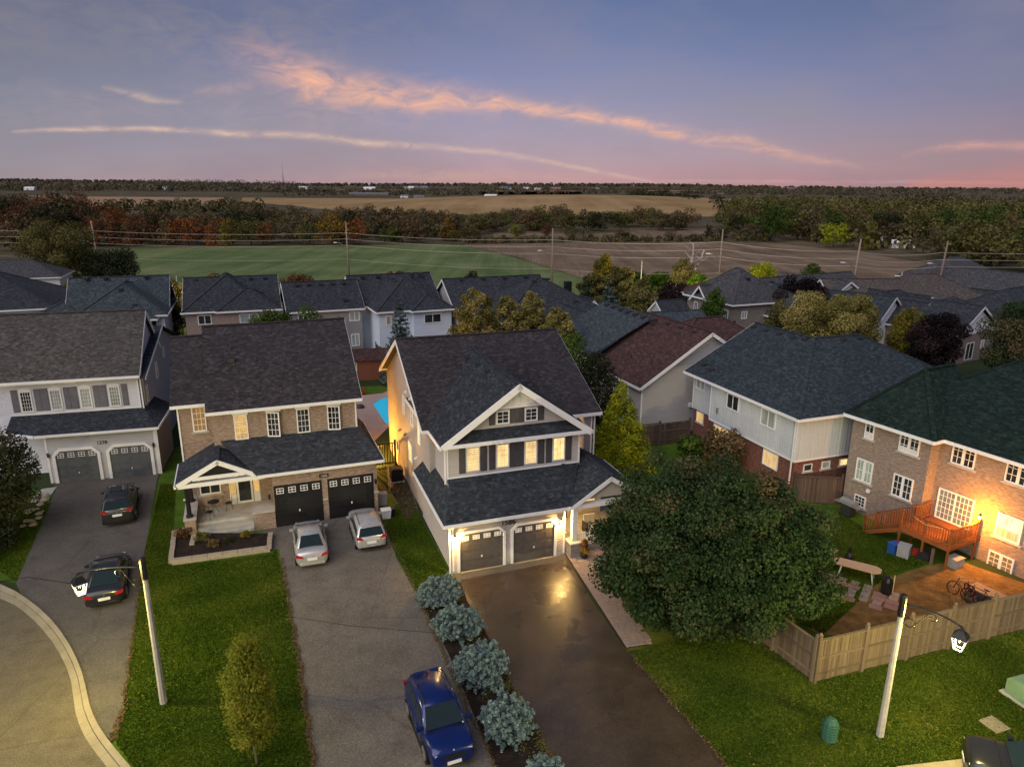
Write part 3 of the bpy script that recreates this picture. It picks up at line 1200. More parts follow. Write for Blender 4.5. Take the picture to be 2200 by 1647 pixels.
        for c in range(wins):
            cw = w / wins
            x0, x1 = c * cw + cw * .22, (c + 1) * cw - cw * .22
            z0, z1 = (n - 1) * ph + .17, h - .17
            mb = MB(T)
            mb.cur = 0
            mb.box(x0, x1, -.055, -.0505, z0, z1)
            mb.cur = 1
            for a in (x0, (x0 + x1) / 2, x1):
                mb.box(a - .018, a + .018, -.078, -.0555, z0 - .022, z1 + .022)
            for a in (z0, (z0 + z1) / 2, z1):
                mb.box(x0 - .02, x1 + .02, -.075, -.0557, a - .018, a + .018)
            mb.build('garage_window', [lites, 'white'], back)
        MB(T).box(w * .5 - .04, w * .5 + .04, -.09, -.063, ph * 1.3, ph * 1.5).build('handle', 'plastic_white', back)
        if trim:
            mb = MB(T)
            cf = chamfer
            out = [(-tw, 0), (-tw, h + tw - cf * 1.0), (-tw + cf, h + tw), (w + tw - cf, h + tw), (w + tw, h + tw - cf), (w + tw, 0)]
            inn = [(0, 0), (0, h - cf * .75), (cf * .75, h), (w - cf * .75, h), (w, h - cf * .75), (w, 0)]
            for i in range(5):
                q = [out[i], out[i + 1], inn[i + 1], inn[i]]
                mb.prof(q, -.12, -.005, 'y')
            for a, b in ((0, 1), (1, -1)):
                pass
            mb.prof([(0, h - cf * .75), (cf * .75, h), (0, h)], -.064, -.006, 'y') if cf else None
            mb.prof([(w, h - cf * .75), (w, h), (w - cf * .75, h)], -.064, -.006, 'y') if cf else None
            mb.build('door_trim', trimm, s.e)
        return back

    def lantern(s, F, x, z, lit=None):
        T = F @ Matrix.Translation((x, 0, z))
        o = MB(T).box(-.05, .05, -.06, -.003, -.02, .2).build('wall_lantern', 'metal_black', s.e)
        mb = MB(T)
        mb.cur = 0
        mb.lathe([(.11, .22), (.04, .31), (.01, .34)], 6, (0, -.16))
        mb.lathe([(.02, -.03), (.06, .0), (.065, .02)], 6, (0, -.16))
        mb.cur = 1
        mb.lathe([(.05, .021), (.085, .215)], 6, (0, -.16))
        mb.build('lantern_head', ['metal_black', lit or 'glass_car'], o)
        return o


def point(name, loc, power, color, r=.06):
    d = bpy.data.lights.new(name, 'POINT')
    d.energy, d.color, d.shadow_soft_size = power, color, r
    o = bpy.data.objects.new(name, d)
    COL.objects.link(o)
    o.location = loc
    return o


def wpos(e, x, y, z):
    a = e.rotation_euler.z
    return (e.location.x + x * math.cos(a) - y * math.sin(a), e.location.y + x * math.sin(a) + y * math.cos(a), e.location.z + z)


def text_mesh(body, size, mat_, T, parent, depth=.015, name='house_number'):
    cu = bpy.data.curves.new(name, 'FONT')
    cu.body, cu.size, cu.extrude = body, size, depth
    cu.align_x = 'CENTER'
    ob = bpy.data.objects.new(name, cu)
    COL.objects.link(ob)
    dg = bpy.context.evaluated_depsgraph_get()
    me = bpy.data.meshes.new_from_object(ob.evaluated_get(dg))
    bpy.data.objects.remove(ob)
    me.transform(T @ Matrix.Rotation(R(90), 4, 'X'))
    me.materials.clear()
    me.materials.append(MATS[mat_])
    o = bpy.data.objects.new(name, me)
    COL.objects.link(o)
    o.parent = parent
    return o


I4 = Matrix.Identity(4)

# ================================================================== ground
def grid_ground():
    """terrain sheet with gentle far hills, reaching the horizon"""
    xs = np.unique(np.concatenate([np.linspace(-9000, 9000, 61), np.linspace(-2400, 2400, 61)]))
    ys = np.unique(np.concatenate([np.linspace(-300, 900, 13), np.linspace(900, 4000, 50), np.linspace(4000, 14000, 24)]))
    V, F = [], []
    for y in ys:
        for x in xs:
            k = max(0, min(1, (y - 1100) / 2200))
            z = k * (4 + 4 * math.sin(x * .0019 + 1.3) * math.cos(y * .0011) + 3 * math.sin(x * .0052 + y * .003))
            far = max(0, min(1, (y - 4500) / 3500))
            z += far * (12 + 12 * math.sin(x * .0009 + .5) - x * .0016)
            V.append((x, y, z - .03))
    nx = len(xs)
    for j in range(len(ys) - 1):
        for i in range(nx - 1):
            F.append((j * nx + i, j * nx + i + 1, (j + 1) * nx + i + 1, (j + 1) * nx + i))
    mb = MB()
    mb.add(V, F, True)
    o = mb.build('ground', 'country')
    o['kind'] = 'structure'


def hill_z(x, y):
    k = max(0, min(1, (y - 1100) / 2200))
    z = k * (4 + 4 * math.sin(x * .0019 + 1.3) * math.cos(y * .0011) + 3 * math.sin(x * .0052 + y * .003))
    far = max(0, min(1, (y - 4500) / 3500))
    return z + far * (12 + 12 * math.sin(x * .0009 + .5) - x * .0016)


grid_ground()
flat('town_ground', [(-140, -30), (140, -30), (150, 128), (40, 134), (-60, 124), (-140, 108)], .0, 'town_ground')
flat('lawn', [(-14.28, 38.76), (-12.75, 35.18), (-11.62, 32.35), (-9.22, 26.43), (-6.97, 20.56), (-5.92, 18.11), (-11.45, 18.07), (-13.80, 20.57), (-14.76, 21.59), (-15.24, 23.26), (-17.63, 28.70), (-20.82, 36.12),
              (-24.88, 46.31), (-26.42, 52.39), (-24.96, 52.41)], .010, 'lawn').name = 'front_lawn'
flat('lawn', [(-8.59, 41.73), (-6.36, 35.26), (-4.50, 31.15), (-2.64, 32.45), (-3.13, 33.82), (-5.98, 41.09), (-7.17, 43.90), (-8.89, 43.87)], .010, 'lawn').name = 'side_lawn'
flat('lawn', [(5.19, 27.37), (7.82, 20.67), (9.01, 17.87), (21.91, 19.01), (35.00, 31.16), (24.21, 29.05), (12.74, 25.25), (11.88, 27.11), (8.9, 33.6), (7.6, 36.5), (5.0, 36.8), (5.25, 35.40)], .012, 'lawn_dry').name = 'corner_lawn'
flat('lawn', [(-35.86, 34.90), (-25.69, 32.55), (-30.16, 43.56), (-32.81, 44.28), (-40.93, 40.61)], .010, 'lawn').name = 'left_lawn'
flat('yard', [(5, 60), (13, 60), (21, 44), (26, 34), (25.0, 29.6), (13.2, 25.6), (9, 33), (7, 44)], .008, 'lawn').name = 'back_yard'
flat('yard_bare', [(22.86, 34.85), (24.98, 35.38), (27.48, 32.70), (24.73, 29.31), (14.43, 28.49), (13.99, 29.02), (16.10, 30.56), (19.82, 33.38)], .014, 'yard_earth').name = 'bare_earth'
flat('yard_gravel', [(-8.39, 44.64), (-6.56, 39.79), (-5.78, 40.43), (-7.42, 47.94), (-9.27, 48.80)], .016, 'gravel').name = 'gravel_strip'

# roads and driveways
flat('road', [(-60, -25), (-60, 40), (-38.22, 37.57), (-25.96, 31.76), (-23.85, 30.54), (-21.68, 28.84), (-19.77, 27.03), (-18.15, 25.29), (-16.88, 23.51), (-15.81, 22.27), (-14.71, 21.25), (-13.66, 20.30), (-9.29, 16.19), (-2, -2), (-2, -25)], .006, 'asphalt_road')
flat('driveway', [(-30.97, 44.46), (-32.00, 45.54), (-25.32, 47.48), (-24.97, 46.22), (-20.77, 36.12), (-17.59, 28.70), (-15.20, 23.26), (-14.85, 21.81), (-15.94, 22.51), (-17.92, 25.29), (-21.20, 28.66), (-24.42, 31.14), (-25.69, 32.55)], .018, 'asphalt_dark').name = 'left_driveway'
flat('driveway', [(-14.97, 38.33), (-14.28, 38.94), (-8.41, 41.12), (-6.36, 35.26), (-4.54, 31.15), (-2.79, 27.13), (-0.50, 20.61), (0.38, 17.81), (-5.83, 17.77), (-6.97, 20.56), (-9.22, 26.43), (-11.62, 32.35), (-12.80, 35.18), (-13.19, 36.22), (-13.85, 36.21)],
     .018, 'asphalt_old').name = 'middle_driveway'
flat('mulch_bed', [(-4.54, 31.15), (-2.79, 33.54), (-2.19, 31.18), (-1.24, 28.87), (0.17, 24.73), (1.66, 20.63), (2.48, 17.99), (0.38, 17.81), (-0.50, 20.61), (-2.79, 27.13)], .022, 'mulch')
flat('driveway', [(-2.88, 33.73), (3.05, 35.89), (4.08, 31.24), (5.19, 27.37), (7.82, 20.67), (8.86, 17.87), (2.46, 17.82), (1.66, 20.63), (0.17, 24.73), (-1.24, 28.87), (-2.19, 31.18)], .018, 'asphalt_sealed').name = 'right_driveway'
flat('patch', [(-3.04, 33.63), (3.00, 35.83), (3.16, 35.22), (-2.82, 32.99)], .024, 'asphalt_dark').name = 'asphalt_apron'

# tar seams across the middle driveway
MB().tube([(*(-10.55, 29.70), .02), (*(-7.38, 28.98), .02), (*(-3.38, 28.49), .02)], .012, 4).build('driveway_seam', 'mulch', kind='structure')
MB().tube([(*(-26.57, 32.63), .02), (*(-25.43, 33.09), .02), (*(-22.59, 32.45), .02), (*(-22.79, 33.83), .02)], .02, 4).build('driveway_crack', 'mulch', kind='structure')

# concrete kerb of the court, in cast sections
outer = [(-30.34, 33.74), (-26.35, 32.32), (-24.00, 30.94), (-21.80, 29.28), (-19.76, 27.36), (-18.05, 25.43), (-16.73, 23.64), (-15.70, 22.47), (-14.54, 21.41), (-13.20, 20.30), (-11.58, 18.95)]
inner = [(-29.45, 32.59), (-25.52, 31.13), (-23.65, 30.06), (-21.67, 28.51), (-19.89, 26.84), (-18.38, 25.14), (-17.06, 23.25), (-15.96, 21.99), (-14.82, 20.97), (-13.54, 19.90), (-11.92, 18.59)]


def smooth(pts, n):
    out = []
    P = [Vector((*p, 0)) for p in pts]
    for i in range(len(P) - 1):
        p0, p1, p2, p3 = P[max(i - 1, 0)], P[i], P[i + 1], P[min(i + 2, len(P) - 1)]
        for k in range(n):
            t = k / n
            out.append(.5 * ((2 * p1) + (p2 - p0) * t + (2 * p0 - 5 * p1 + 4 * p2 - p3) * t * t + (3 * p1 - p0 - 3 * p2 + p3) * t ** 3))
    out.append(P[-1])
    return out


kerb = empty('kerb', (0, 0, 0), 0, 'pale concrete kerb and gutter curving round the court', 'kerb')
kerb['kind'] = 'structure'
so, si = smooth(outer, 2), smooth(inner, 2)
for i in range(len(so) - 1):
    a0, a1, b0, b1 = so[i], so[i + 1], si[i], si[i + 1]
    g_ = .012
    a1_, b1_ = a1.lerp(a0, g_), b1.lerp(b0, g_)
    m0, m1 = a0.lerp(b0, .45), a1_.lerp(b1_, .45)
    MB().slab([(*m0.xy, .03), (*m1.xy, .03), (*b1_.xy, .02), (*b0.xy, .02)], .1).build('gutter_section', 'kerb_concrete', kerb)
    MB().slab([(*a0.xy, .10), (*a1_.xy, .10), (*m1.lerp(a1_, .1).xy, .06), (*m0.lerp(a0, .1).xy, .06)], .14).build('kerb_section', 'kerb_concrete', kerb)
MB().slab([(*(13.83, 20.72), .1), (*(16.75, 21.13), .1), (*(17.09, 19.73), .1), (*(13.66, 19.32), .1)], .15).build('kerb', 'kerb_concrete', kind='structure')

# paver walk beside the sealed driveway: each paver a piece
walk = empty('paver_walk', (*(3.05, 35.89), 0), 0, None, None)
walk['kind'] = 'structure'
wa, wb = Vector((*(3.05, 35.89), 0)), Vector((*(5.20, 27.44), 0))
wd = (wb - wa).normalized()
wn_ = Vector((-wd.y, wd.x, 0))
L_ = (wb - wa).length
row = 0
t0 = 0.0
pm = [MB().box(0, w_, 0, .2, 0, .05).mesh('paver') for w_ in (.19, .29, .39)]
for m_ in pm:
    m_.materials.append(MATS['paver_tan'])
ang_w = math.atan2(wn_.y, wn_.x)
while t0 < L_:
    wdt = 1.05 if t0 > 2.2 else 3.2
    u = 0
    while u < wdt:
        k = random.choice((0, 1, 1, 2))
        p = wa + wd * t0 + wn_ * (u + .05)
        o = bpy.data.objects.new('paver', pm[k])
        COL.objects.link(o)
        o.parent = walk
        o.location = (p.x - wa.x, p.y - wa.y, .0 + random.uniform(0, .006))
        o.rotation_euler = (0, 0, ang_w)
        u += (.19, .29, .39)[k] + .022
    t0 += .222
_q = lambda a, b: tuple((wa + wd * a + wn_ * b).xy)
flat('paver_base', [_q(0, 0), _q(L_, 0), _q(L_, 1.12), _q(2.2, 1.12), _q(2.2, 3.3), _q(0, 3.3)], .016, 'mulch')

# ================================================================== house 1586
C = House('house', 'cream sided two storey house with lit windows and white front gable, number 1586', (*(-3.13, 33.72), 0), 19.4)
e = C.e
FR = place(0, 0, 0)
C.wall(0, 6.5, 0, 7.2, -.1, 3.0, 'siding_warm')
C.box('foundation', -.03, 6.53, -.03, .1, -.1, .14, 'concrete')
C.gwall(.1, 10.55, 5.3, 19.7, 6.42, 10.15, 'siding_cream')
C.wall(.43, 8.4, 2.5, 5.3, 3.0, 6.42, 'siding_cream')
MB().prof([(1.0, 6.9), (7.9, 6.9), (4.45, 9.30)], 2.5, 6, 'y').build('gable_wall', 'siding_cream', e)
C.groof(-.4, 11.0, 4.9, 20.1, 6.5, 10.3, 'shingle_brown')
C.groof(-.02, 8.95, 1.95, 11.5, 6.5, 9.62, 'shingle_slate', 'y', ends=(0, 0))
for a, b in (((-.02, 1.93, 6.52), (4.465, 1.93, 9.64)), ((4.465, 1.93, 9.64), (8.95, 1.93, 6.52))):
    MB().beam(a, b, .1, .34).build('rake_board', 'white', e)
# skirt roof under the gable and frieze
C.shed([(.2, 1.95, 6.55), (8.75, 1.95, 6.55), (8.3, 2.55, 7.12), (.7, 2.55, 7.12)], 'shingle_slate')
C.fascia((.1, 1.93, 6.56), (8.85, 1.93, 6.56), .2, .12)
C.box('frieze', .43, 8.4, 2.44, 2.497, 6.28, 6.44, 'white')
C.box('band', .43, 8.4, 2.45, 2.497, 4.36, 4.5, 'siding_white')
FU = place(0, 2.5, 0)
# truss panel at the peak
MB(FU).prof([(2.9, 8.27), (6.0, 8.27), (4.45, 9.36)], -.07, -.004, 'y').build('gable_panel', 'porch_white', e)
MB(FU).box(2.7, 6.2, -.12, -.072, 8.16, 8.29).build('gable_board', 'white', e)
for sx0, sx1 in ((3.35, 4.3), (4.6, 5.55)):
    q = [(sx0, 8.42), (sx1, 8.42), (sx1 if sx0 < 4 else sx0, 9.0)]
    for i in range(3):
        a, b = q[i], q[(i + 1) % 3]
        MB(FU).beam((a[0], -.09, a[1]), (b[0], -.09, b[1]), .03, .05).build('gable_moulding', 'white', e)
for x in (3.28, 4.96):
    C.window(FU, x, 7.26, .76, .78, 'glass_dark', 2, 3)
for x, w in ((2.86, .36), (4.09, .41), (4.52, .41), (5.76, .36)):
    C.shutter(FU, x, 7.24, w, .84, 'shutter_charcoal')
for i, x in enumerate((1.54, 3.28, 4.97, 6.7)):
    C.window(FU, x, 4.68, .76, 1.42, 'lit_blind' if i < 3 else 'lit_warm', 3, 4, head=.16, mw=.012, fw=.06)
for x, w in ((1.12, .37), (2.36, .37), (2.86, .37), (4.09, .41), (4.52, .41), (5.8, .38), (6.28, .38), (7.52, .37)):
    C.shutter(FU, x, 4.6, w, 1.5, 'shutter_charcoal')
for x in (.46, 8.37):
    C.trim(x, 2.5, 4.3, 6.4)
C.trim(10.5, 5.3, 3.4, 6.4)
C.downspout(.32, 2.5, 4.1, 6.4)
C.downspout(10.68, 5.28, .2, 6.3)
FM = place(0, 5.3, 0)
C.window(FM, 9.35, 5.35, .62, .9, 'lit_amber', 2, 3)
C.window(FM, 9.35, 3.9, .62, 1.0, 'lit_amber', 2, 2)
# lower roof: front slope, left hip slope
C.shed([(-.5, -.4, 3.1), (6.95, -.4, 3.1), (6.95, .2, 3.36), (8.4, 2.5, 4.4), (.43, 2.5, 4.4), (.43, 1.65, 4.0)], 'shingle_slate', None)
C.shed([(-.5, -.4, 3.1), (.43, 1.65, 4.0), (.43, 7.3, 4.0), (-.5, 7.3, 3.1)], 'shingle_slate', None)
C.fascia((-.5, -.42, 3.1), (6.9, -.42, 3.1), .17, .1)
C.fascia((-.52, 7.3, 3.1), (-.52, -.45, 3.1), .17, .1)
MB().beam((8.05, .5, 3.6), (7.35, 2.5, 4.46), .22, .03).build('valley_flashing', 'metal_dark', e)
# garage front
C.garage_door(FR, .42, .05, 2.42, 2.22, 'door_brown', lites='lit_door', tw=.14)
C.garage_door(FR, 3.42, .05, 2.42, 2.22, 'door_brown', lites='lit_door', tw=.14)
for x in (.45, 3.45):
    C.box('threshold', x, x + 2.36, -.16, -.005, -.02, .055, 'kerb_concrete')
text_mesh('1586', .42, 'metal_black', FR @ Matrix.Translation((3.14, -.04, 2.40)), e)
C.trim(.06, 0, .1, 2.95)
C.trim(6.45, 0, .1, 2.95)
C.box('frieze', 0, 6.5, -.03, -.003, 2.86, 2.99, 'white')
C.downspout(-.12, .0, .05, 2.9)
C.lantern(FR, .13, 2.02, 'lamp_warm')
C.lantern(FR, 6.2, 2.02, 'lamp_warm')
for x in (.13, 6.2):
    p = wpos(e, x, -.30, 2.12)
    point('garage_lamp_light', p, 175, (1.0, .58, .17), .05)
# left wall, windows, hoods, meter
FL = place(.1, 19.7, -90)


def lx(y): return 19.7 - y


for y0, z0, w, h, pn in ((13.2, 5.0, .62, 1.3, 'lit_dim'), (10.55, 5.0, .75, 1.35, 'lit_dim'), (8.35, 4.5, .62, 1.85, 'lit_warm'), (11.6, 2.2, 1.1, 1.3, 'lit_warm')):
    C.window(FL, lx(y0), z0, w, h, pn, 1, 2, fw=.08)
C.window(FL, lx(16.2), 1.2, .8, .8, 'glass_dark', 2, 1)
for y, z, m_ in ((11.9, 6.75, 'plastic_white'), (10.3, 6.75, 'plastic_white'), (14.6, 3.2, 'metal_grey'), (12.6, 3.55, 'metal_grey'), (8.9, 3.2, 'plastic_white')):
    MB(FL @ Matrix.Translation((lx(y), 0, z))).prof([(0, 0), (-.2, 0), (-.17, .06), (0, .17)], -.11, .11, 'x').build('vent_hood', m_, e)
# golden flood lamp on the side wall towards the rear
point('patio_flood_light', wpos(e, -2.3, 17.6, 1.1), 1700, (1.0, .46, .06), .08)
pfl = empty('flood_lamp', wpos(e, -2.6, 18.75, 0), 19.4, 'low garden flood lamp behind the slatted gate lighting the cream wall', 'lamp')
MB().box(-.03, .03, -.03, .03, 0, 1.1).build('post', 'metal_black', pfl)
MB().box(-.12, .12, .0, .05, 1.1, 1.3).build('lamp_head', 'lamp_orange', pfl)
C.vents([(3.85, 10.1, 9.15), (3.95, 8.1, 9.2), (4.0, 6.3, 9.2)], 'shingle_slate', .42)
C.pipe((6.9, 7.4, 7.8), .55)
C.laps(place(0, 0, 0), 6.5, .16, 2.84, 'siding_warm')
C.laps(place(.43, 2.5, 0), 7.97, 4.55, 6.26, 'siding_cream')
C.laps(place(1.0, 2.5, 0), 6.9, 7.12, 7.13, 'siding_cream', gable=(.1, 6.8, 9.3))
C.laps(place(0, 7.2, -90), 7.2, .1, 2.95, 'siding_cream')
C.laps(place(.1, 19.7, -90), 14.4, .1, 6.4, 'siding_cream', gable=(0, 14.4, 10.1))
C.laps(place(.43, 5.3, -90), 2.8, 4.0, 6.4, 'siding_cream')
# entry porch
C.groof(6.6, 11.4, -.5, 5.3, 3.12, 4.62, 'shingle_slate', 'y', ends=(0, 1))
MB(place(0, -.28, 0)).prof([(7.0, 3.32), (11.0, 3.32), (9.0, 4.5)], 0, .1, 'y').build('gable_wall', 'batten_beige', e)
C.box('porch_beam', 6.75, 11.2, -.42, -.05, 2.86, 3.1, 'white')
for x in (6.95, 11.0):
    C.box('porch_column', x - .14, x + .14, -.36, -.08, .9, 2.86, 'porch_white')
    C.box('column_pier', x - .32, x + .32, -.6, .1, -.05, .86, 'brick_grey')
    C.box('pier_cap', x - .38, x + .38, -.66, .16, .862, .93, 'stone_sill')
C.box('porch_floor', 6.5, 11.2, .1, 5.3, -.1, .35, 'concrete')
C.wall(6.5, 10.5, 3.6, 5.3, 0, 3.05, 'siding_warm')
C.box('entry_door', 7.3, 8.2, 3.54, 3.597, .36, 2.45, 'door_brown')
C.window(place(0, 3.6, 0), 8.6, .95, 1.5, 1.5, 'lit_warm', 2, 2)
rail = MB()
for x in np.arange(7.4, 10.7, .13):
    rail.box(x - .02, x + .02, -.22, -.18, .5, 1.25)
for x, y in [(6.62, yy) for yy in np.arange(.3, 3.4, .16)]:
    rail.box(x - .02, x + .02, y - .02, y + .02, .5, 1.2)
rail.box(7.2, 10.8, -.24, -.16, 1.25, 1.31)
rail.box(6.56, 6.68, .15, 3.5, 1.2, 1.27)
rail.build('porch_railing', 'white', e)
C.lantern(place(0, 3.6, 0), 6.9, 2.0, 'lamp_warm')
point('porch_lamp_light', wpos(e, 7.6, 2.4, 2.55), 150, (1.0, .6, .2), .08)
# chairs on the porch behind the railing
pc = empty('porch_chair', wpos(e, 8.8, 1.4, .35), 19.4, 'pale cushioned armchair on the lit porch of the cream house', 'chair')
MB().box(-.35, .35, -.35, .35, .28, .45).build('seat', 'white_dirty', pc)
MB().box(-.35, .35, .25, .36, .45, 1.0).build('backrest', 'white_dirty', pc)
for sx_ in (-1, 1):
    MB().box(sx_ * .38 - .04, sx_ * .38 + .04, -.35, .35, .0, .62).build('armrest', 'metal_dark', pc)
# planter with yellow flowers at the walk
fp = empty('flower_pot', (*(4.08, 35.38), .05), 0, 'dark pot of yellow flowers at the corner of the garage of the cream house', 'planter')
MB().lathe([(.12, 0), (.2, .1), (.22, .3), (.19, .34)], 12).build('pot', 'metal_black', fp)
Cq, Nq, tq = crown_pts(500, [(0, 0, .55, .26, .26, .22, .8), (.1, -.1, .45, .2, .2, .15, .5)])
quads('flowers', Cq, Nq, .06, 'leaf_amber', tq + .2, fp)
Cq, Nq, tq = crown_pts(260, [(0, 0, .85, .18, .18, .3, .5)])
quads('stems', Cq, Nq, .08, 'leaf_rust', tq, fp, 3)

# ================================================================== house 1582
B = House('house', 'tan brick two storey house with black garage doors and small front porch, number 1582', (*(-14.22, 38.94), 0), 21)
e = B.e
B.wall(0, 6.2, 0, 7, -.1, 3.5, 'brick_tan')
B.gwall(-3.05, 5.55, 2.5, 14.5, 6.9, 10.8, 'brick_tan', z0=3.3)
B.wall(-3.0, 5.5, 3.7, 14.4, -.1, 3.3, 'brick_tan')
B.wall(-5.0, -3.06, 3.6, 13.2, -.1, 7.25, 'brick_tan')
MB().prof([(3.6, 7.25), (13.2, 7.25), (8.5, 10.2)], -5.0, -3.06, 'x').build('gable_wall', 'brick_tan', e)
B.wall(-4.4, 0, 3.0, 3.6, 0, 3.9, 'brick_tan')
B.groof(-3.35, 5.85, 2.1, 14.9, 7.0, 11.0, 'shingle_brown', mid=8.5, ends=(0, 1))
B.groof(-5.3, -3.36, 3.15, 13.85, 7.3, 10.42, 'shingle_brown', mid=8.5, ends=(0, 0))
B.shed([(-.8, -.3, 3.62), (6.62, -.3, 3.62), (5.6, 2.5, 5.02), (-2.7, 2.5, 5.02)], 'shingle_black')
B.shed([(6.62, -.3, 3.62), (6.62, 7.2, 3.62), (5.56, 7.2, 4.75), (5.56, 2.6, 5.02)], 'shingle_black')
B.fascia((-.8, -.32, 3.62), (6.62, -.32, 3.62), .17, .1)
B.fascia((6.64, -.3, 3.62), (6.64, 7.2, 3.62), .17, .1)
B.groof(-5.25, -.55, .1, 3.7, 3.45, 4.72, 'shingle_black', 'y', ends=(0, 0))
MB().beam((-2.9, 2.49, 4.95), (5.55, 2.47, 5.07), .05, .12).build('step_flashing', 'metal_grey', e)
# porch gable: open truss
for a, b in (((-5.2, .08, 3.5), (-2.9, .08, 4.72)), ((-2.9, .08, 4.72), (-.6, .08, 3.5))):
    MB().beam(a, b, .1, .26).build('rake_board', 'white', e)
MB().box(-4.3, -1.5, .02, .12, 3.62, 3.82).build('truss_board', 'white', e)
MB().prof([(-4.6, 3.6), (-1.2, 3.6), (-2.9, 4.5)], .3, .36, 'y').build('gable_wall', 'door_black', e)  # black panel put in for the shade inside the open gable
B.box('porch_beam', -5.1, -.4, .05, .35, 3.22, 3.46, 'white')
FU = place(0, 2.5, 0)
for i, x in enumerate((-1.85, .05, 1.8, 3.68)):
    pn = ('lit_yellow', 'glass_dark', 'glass_dark', 'glass_dark')[i]
    B.window(FU, x, 4.98, .78, 1.58, pn, 3, 4, head=.26, sill='stone_sill', mw=.025, open_=(0, -.35, 0, -.25)[i])
MB(FU).box(1.88, 2.5, -.024, -.0235, 5.9, 6.48).build('roller_blind', 'white_dirty', e)
B.window(place(0, 3.6, 0), -4.2, 5.42, .78, 1.6, 'lit_amber', 3, 4, head=.24, sill='stone_sill', mw=.025)
FR = place(0, 0, 0)
for x in (.03, 3.16):
    B.garage_door(FR, x, .0, 2.78, 2.68, 'door_black', trim=False)
B.box('pier_cap', 2.84, 3.13, -.1, -.003, 1.35, 1.45, 'stone_sill')
B.box('pier_cap', 5.97, 6.26, -.1, -.003, 1.35, 1.45, 'stone_sill')
MB(FR).box(2.7, 3.25, -.04, -.003, 2.82, 3.06).build('number_plate', 'metal_black', e)
text_mesh('1582', .21, 'white_dirty', FR @ Matrix.Translation((2.98, -.045, 2.87)), e)
B.lantern(FR, -.25, 1.95)
B.lantern(FR, 6.08, 2.0)
B.downspout(5.45, 2.48, 5.0, 6.8)
B.downspout(-4.95, 3.58, 3.6, 7.1)
B.vents([(-1.7, 5.6, 9.23)], 'metal_dark', .4)
B.pipe((-1.65, 6.5, 9.75), .35)
# porch: slab, steps, walls, post
B.box('porch_floor', -4.4, 0, .9, 3.0, -.05, .6, 'concrete')
B.box('step', -4.4, -1.25, .45, .897, -.05, .42, 'concrete')
B.box('step', -4.4, -1.25, .0, .447, -.05, .2, 'concrete')
B.box('porch_wall', -5.0, -4.42, .3, 3.6, -.05, 1.12, 'brick_tan')
B.box('wall_cap', -5.06, -4.36, .24, 3.6, 1.122, 1.2, 'stone_sill')
B.box('porch_wall', -1.22, -.003, -.1, .897, -.05, 1.12, 'brick_tan')
B.box('wall_cap', -1.3, -.003, -.18, .95, 1.122, 1.2, 'stone_sill')
MB().lathe([(.2, 1.2), (.2, 1.32), (.13, 1.36), (.12, 3.1), (.18, 3.2)], 14, (-4.72, .62)).build('porch_column', 'metal_black', e)
MB().lathe([(.2, 1.2), (.2, 1.32), (.13, 1.36), (.12, 3.1), (.18, 3.2)], 14, (-4.72, 2.9)).build('porch_column', 'metal_black', e)
FD = place(0, 3.0, 0)
dr = MB(FD).box(-2.1, -1.15, -.05, -.004, .6, 2.95).build('front_door', 'porch_white', e)
MB(FD).box(-1.98, -1.27, -.058, -.051, .75, 2.3).build('pane', 'glass_dark', dr)
MB(FD).box(-1.98, -1.27, -.058, -.051, 2.42, 2.85).build('transom', 'lit_dim', dr)
for x in (-2.52, -1.1):
    MB(FD).box(x, x + .38, -.045, -.004, .6, 2.95).build('sidelite_frame', 'porch_white', e)
    MB(FD).box(x + .05, x + .33, -.055, -.046, 1.25, 2.85).build('sidelite', 'lit_yellow', e)
B.window(FD, -4.2, 1.5, 1.2, 1.2, 'glass_dark', 2, 1, sill='stone_sill')
point('porch_glow', wpos(e, -1.7, 1.9, 2.9), 22, (1.0, .7, .32), .1)

# bistro set
bt = empty('bistro_table', wpos(e, -3.45, 2.1, .6), 0, 'round black metal bistro table on the brick porch', 'table')
MB().lathe([(.34, .70), (.35, .72), (.34, .735)], 18).build('table_top', 'metal_black', bt)
for k in range(3):
    a = k * 2.1
    MB().tube([(.05 * math.cos(a), .05 * math.sin(a), .7), (.1 * math.cos(a), .1 * math.sin(a), .35), (.3 * math.cos(a), .3 * math.sin(a), 0)], .014, 5).build('leg', 'metal_black', bt)


def bistro_chair(x, y, rz, lab):
    c = empty('bistro_chair', wpos(B.e, x, y, .6), rz, lab, 'chair', 'bistro chairs on the brick porch')
    MB().lathe([(.2, .43), (.21, .45), (.2, .465)], 14).build('seat', 'metal_black', c)
    for sx_ in (-1, 1):
        for sy_ in (-1, 1):
            MB().tube([(sx_ * .14, sy_ * .14, .44), (sx_ * .2, sy_ * .2, 0)], .012, 5).build('leg', 'metal_black', c)
    MB().tube([(-.17, .17, .44), (-.17, .2, .85), (0, .22, .95), (.17, .2, .85), (.17, .17, .44)], .013, 5).build('backrest', 'metal_black', c)


bistro_chair(-2.6, 2.25, -70, 'black wire bistro chair between the table and the front door')
bistro_chair(-3.7, 1.3, 160, 'black wire bistro chair on the step side of the table')

# garden bed of stone blocks
bed = empty('garden_bed', (*(-18.47, 34.26), 0), 0, 'raised garden bed of tan stone blocks in front of the brick porch', 'garden bed')
bl = MB().box(-.19, .19, -.13, .13, 0, .15).mesh('block')
bl.materials.append(MATS['block_stone'])
loop = [(-18.54, 34.51), (-19.85, 37.80), (-18.75, 38.70), None, (-14.21, 37.87), (-13.69, 36.05), (-18.54, 34.51)]
b0 = Vector((*(-18.47, 34.26), 0))


